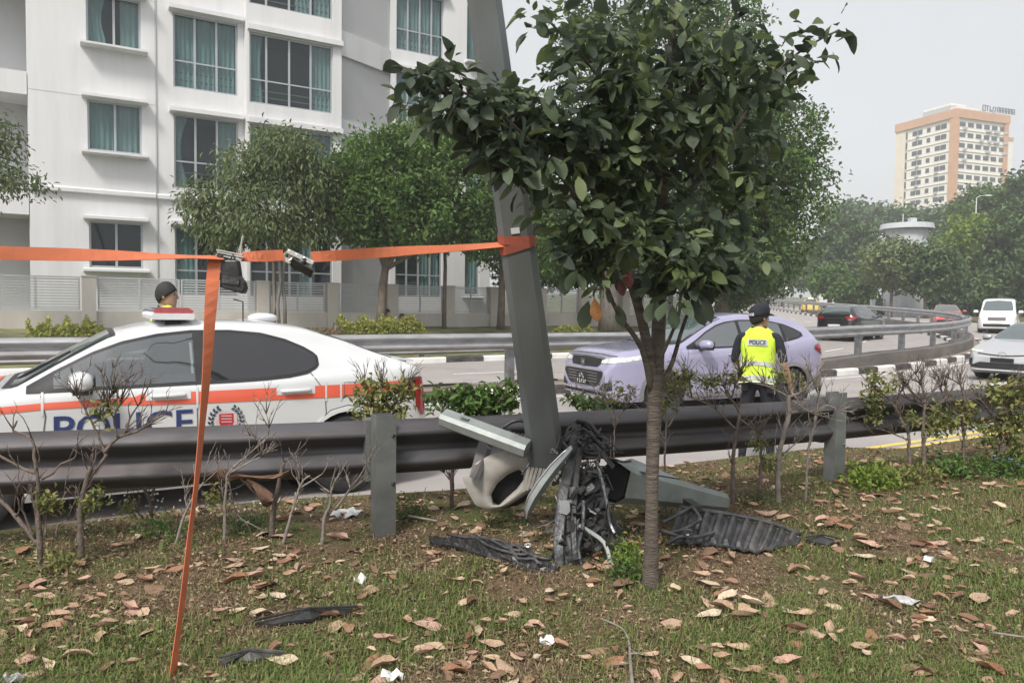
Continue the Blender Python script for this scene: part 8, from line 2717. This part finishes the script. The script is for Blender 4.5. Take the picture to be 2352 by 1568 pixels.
for x, y, L, tn, col, tilt in dl_list[:300]:
    o = bpy.data.objects.new('dead_leaf', dmesh(rd.randrange(7), col)); COL.objects.link(o)
    o.location = (x, y, float(bil(GZ, np.array([x]), np.array([y]))[0]) + .014 + .06 * L)
    o.rotation_euler = (tilt * .8, rd.uniform(-.25, .25), tn); o.scale = (L, L, L)
    tag(o, leaf_label(x, y, L, col), 'leaf', 'dry fallen leaves on the verge')
vs, fs, tn = [], [], []
for k in range(2900):
    d = 2.5 + 5.0 * rd.random(); x = d * rd.uniform(-1.0, 1.0)
    t = kerb_dist(x, d)
    if t < .05 or field(x, d, 1.6, 5) + rd.uniform(-.7, .7) < 0: continue
    s = dead_shapes[rd.randrange(7)]; L = rd.uniform(.03, .095)
    M = Matrix.Translation((x, d, verge_z(x, d) + .015 + .08 * L)) @ Matrix.Rotation(rd.uniform(0, 6.28), 4, 'Z') @ Matrix.Rotation(rd.uniform(-.4, .4), 4, 'X') @ Matrix.Scale(L, 4)
    o0 = len(vs); vs += [tuple(M @ Vector(p)) for p in s[0]]; fs += [[i + o0 for i in f] for f in s[1]]; tn += [rd.random()] * len(s[1])
o = np_mesh('dead_leaves', np.array(vs), np.array(fs), leaf_mat('dead_leaf_mix', [(.15, .085, .055), (.30, .17, .11), (.42, .27, .18), (.55, .43, .30)], rough=.7, trans=.08), None, np.array(tn), smooth=True)
tag(o, 'smaller dry leaves spread thickly over the verge', 'leaves', kind='stuff')

# litter and sticks
paper = mat('white_paper', (.78, .78, .76), rough=.7, var=.06, scale=20, bump=.3)
def scrap(name, label, cat, px, py, w, h, m, seed, flat=True):
    g = G(px, py, .345); r = random.Random(seed); k = g.y / FPX
    root = thing(name, label, cat, (g.x, g.y, verge_z(g.x, g.y) + .012))
    mb = MB(); n = 5; rows = []
    for j in range(n):
        rows.append([Vector(((i / (n - 1) - .5) * w * k + r.uniform(-1, 1) * w * k * .06, (j / (n - 1) - .5) * h * k * 2.2 + r.uniform(-1, 1) * h * k * .1, r.uniform(0, .022) + .015 * math.sin(i * 2 + j))) for i in range(n)])
    top = [p for row in rows for p in row]
    fs = [(j * n + i, j * n + i + 1, j * n + n + i + 1, j * n + n + i) for j in range(n - 1) for i in range(n - 1)]
    N = len(top); bot = [p - Vector((0, 0, .002)) for p in top]
    mb.add(top + bot, fs + [tuple(q + N for q in reversed(f)) for f in fs]); mb.build('sheet', m, root)
    root.rotation_euler = (0, 0, r.uniform(-.5, .5))
scrap('paper_scrap', 'crumpled white tissue on the grass below the lamp post, right of the dead leaves', 'paper scrap', 1258, 1470, 38, 12, paper, 1)
scrap('paper_scrap', 'white paper scrap left of the crushed black bumper', 'paper scrap', 826, 1332, 28, 16, paper, 2)
scrap('paper_scrap', 'white paper scrap at the bottom edge of the photo', 'paper scrap', 903, 1560, 46, 16, paper, 3)
scrap('plastic_wrapper', 'clear crushed plastic wrapper on the grass at the right', 'plastic wrapper', 2065, 1374, 80, 16, mat('clear_wrap', (.38, .38, .38), rough=.15, var=.3, scale=30), 5)
scrap('plastic_wrapper', 'small glittering plastic wrapper at the lower left', 'plastic wrapper', 30, 1548, 40, 14, mat('clear_wrap', (.55, .55, .55)), 6)
scrap('paper_scrap', 'crumpled pale tissue caught in the forked shrub left of the rail post', 'paper scrap', 795, 1172, 46, 30, paper, 7)
g = G(2132, 1284, .36); cs = thing('carton', 'small white carton lying on the grass at the right', 'carton', (g.x, g.y, verge_z(g.x, g.y) + .02)); cs.rotation_euler = (.1, .2, .9)
mb = MB(); mb.box((0, 0, .01), (.07, .035, .022)); mb.build('box', paper, cs)
mb = MB(); mb.box((.0, 0, .0225), (.05, .02, .002)); mb.build('print', mat('carton_grey', (.3, .3, .3)), cs)
g = P(2312, 1042, 6.4); bt = thing('plastic_bottle', 'blue labelled clear plastic bottle lying under the right hand shrubs', 'bottle', (g.x, g.y, verge_z(g.x, g.y) + .04)); bt.rotation_euler = (0, .12, -.75)
mb = MB(); mb.tube([(-.11, 0, 0), (-.10, 0, 0), (.05, 0, 0), (.085, 0, 0), (.105, 0, 0)], [.024, .032, .032, .02, .013], 14); mb.build('bottle_body', mat('pet_clear', (.55, .62, .70), rough=.1, coat=.5), bt, smooth=True, angle=40)
mb = MB(); mb.tube([(-.06, 0, 0), (.03, 0, 0)], .0335, 14); mb.build('label', mat('bottle_blue', (.10, .20, .55), rough=.3), bt, smooth=True, angle=40)
mb = MB(); mb.tube([(.105, 0, 0), (.125, 0, 0)], .015, 10); mb.build('cap', mat('bottle_cap', (.12, .2, .6)), bt)
def stick(label, pts, r, m=twig_pale, forks=()):
    o = G(pts[0][0], pts[0][1], .35); o.z = verge_z(o.x, o.y)
    root = thing('stick', label, 'stick', o)
    sp = smooth_path([G(x, y, .352) - o for x, y in pts], .03)
    mb = MB(); mb.tube(sp, list(np.linspace(r, r * .5, len(sp))), 6); mb.build('shaft', m, root, smooth=True)
    for f in forks:
        mb = MB(); mb.tube(smooth_path([G(x, y, .355) - o for x, y in f], .03), r * .5, 5); mb.build('side_twig', m, root, smooth=True)
stick('forked dry stick on the grass at the bottom of the photo below the thin tree', [(1455, 1600), (1448, 1520), (1444, 1470), (1425, 1440), (1380, 1420)], .008, forks=[[(1446, 1500), (1500, 1498)], [(1448, 1522), (1405, 1526)]])
stick('straight pale stick on the soil right of the left rail post', [(938, 1184), (1005, 1196)], .010)
stick('thin dry stick at the right edge of the grass', [(2280, 1452), (2380, 1466)], .006)
stick('thin pale stick lying between dead leaves at the left', [(160, 1500), (250, 1440)], .005, twig_m)
# dry palm sheath caught on the shrubs under the rail
sh_m = mat('dry_sheath', (.12, .062, .042), rough=.85, var=.5, scale=9, bump=.5, dirt=(.26, .18, .11), dirt_amt=.5, dirt_scale=8)
sv = P(560, 1095, 4.0)
sheath = thing('dry_leaf_sheath', 'big curled rust brown dry leaf hanging in the shrubs under the guard rail', 'dry leaf', sv)
def ragged(pts, name):
    rows = []
    for i, (x, y0, y1) in enumerate(pts):
        r = [P(x + rd.uniform(-2, 2), y0 + (y1 - y0) * s + rd.uniform(-2, 2), 4.0 - .03 * math.sin(math.pi * s) + rd.uniform(-.025, .025)) - sv for s in (0, .33, .66, 1)]
        rows.append(r + [p + Vector((0, .006, 0)) for p in reversed(r)])
    mb = MB(); mb.loft(rows); mb.build(name, sh_m, sheath, smooth=True, angle=60)
ragged([(455, 1094, 1097), (475, 1090, 1097), (492, 1078, 1100), (508, 1074, 1106), (524, 1082, 1104), (545, 1086, 1099), (572, 1090, 1100), (600, 1093, 1102), (628, 1091, 1100), (650, 1086, 1095), (664, 1080, 1088)], 'blade')
ragged([(566, 1098, 1108), (580, 1104, 1122), (594, 1112, 1146), (606, 1120, 1162), (616, 1126, 1166), (626, 1134, 1156)], 'hanging_flap')
# white flowers under the rail
fl = leaf_mat('tiny_flower', [(.6, .6, .55), (.8, .8, .76)], trans=.2)
r = np.random.default_rng(4); n = 60
c = np.array([list(P(rd.uniform(210, 600), rd.uniform(1130, 1200), rd.uniform(4.0, 4.25))) for _ in range(n)])
v, f = leaf_tris(c, rand_dirs(n, r), rand_dirs(n, r), np.full(n, .016), np.full(n, .016))
tag(np_mesh('white_flowers', v, f, fl, None, np.repeat(r.random(n), 2)), 'tiny white flowers in the weeds under the guard rail', 'flowers', kind='stuff')

# ------------------------------------------------------------------ thin haze over the whole place
hz = MB(); hz.box((60, 260, 39), (1100, 760, 82))
hm = bpy.data.materials.new('haze'); hm.use_nodes = True
hn = hm.node_tree.nodes; hn.clear()
ho_ = hn.new('ShaderNodeOutputMaterial'); hv = hn.new('ShaderNodeVolumePrincipled')
hv.inputs['Color'].default_value = (0.93, 0.95, 0.98, 1); hv.inputs['Density'].default_value = 0.0012; hv.inputs['Anisotropy'].default_value = 0.2
hm.node_tree.links.new(hv.outputs['Volume'], ho_.inputs['Volume'])
hzo = hz.build('haze', hm); hzo['kind'] = 'stuff'
SC.cycles.volume_bounces = 1
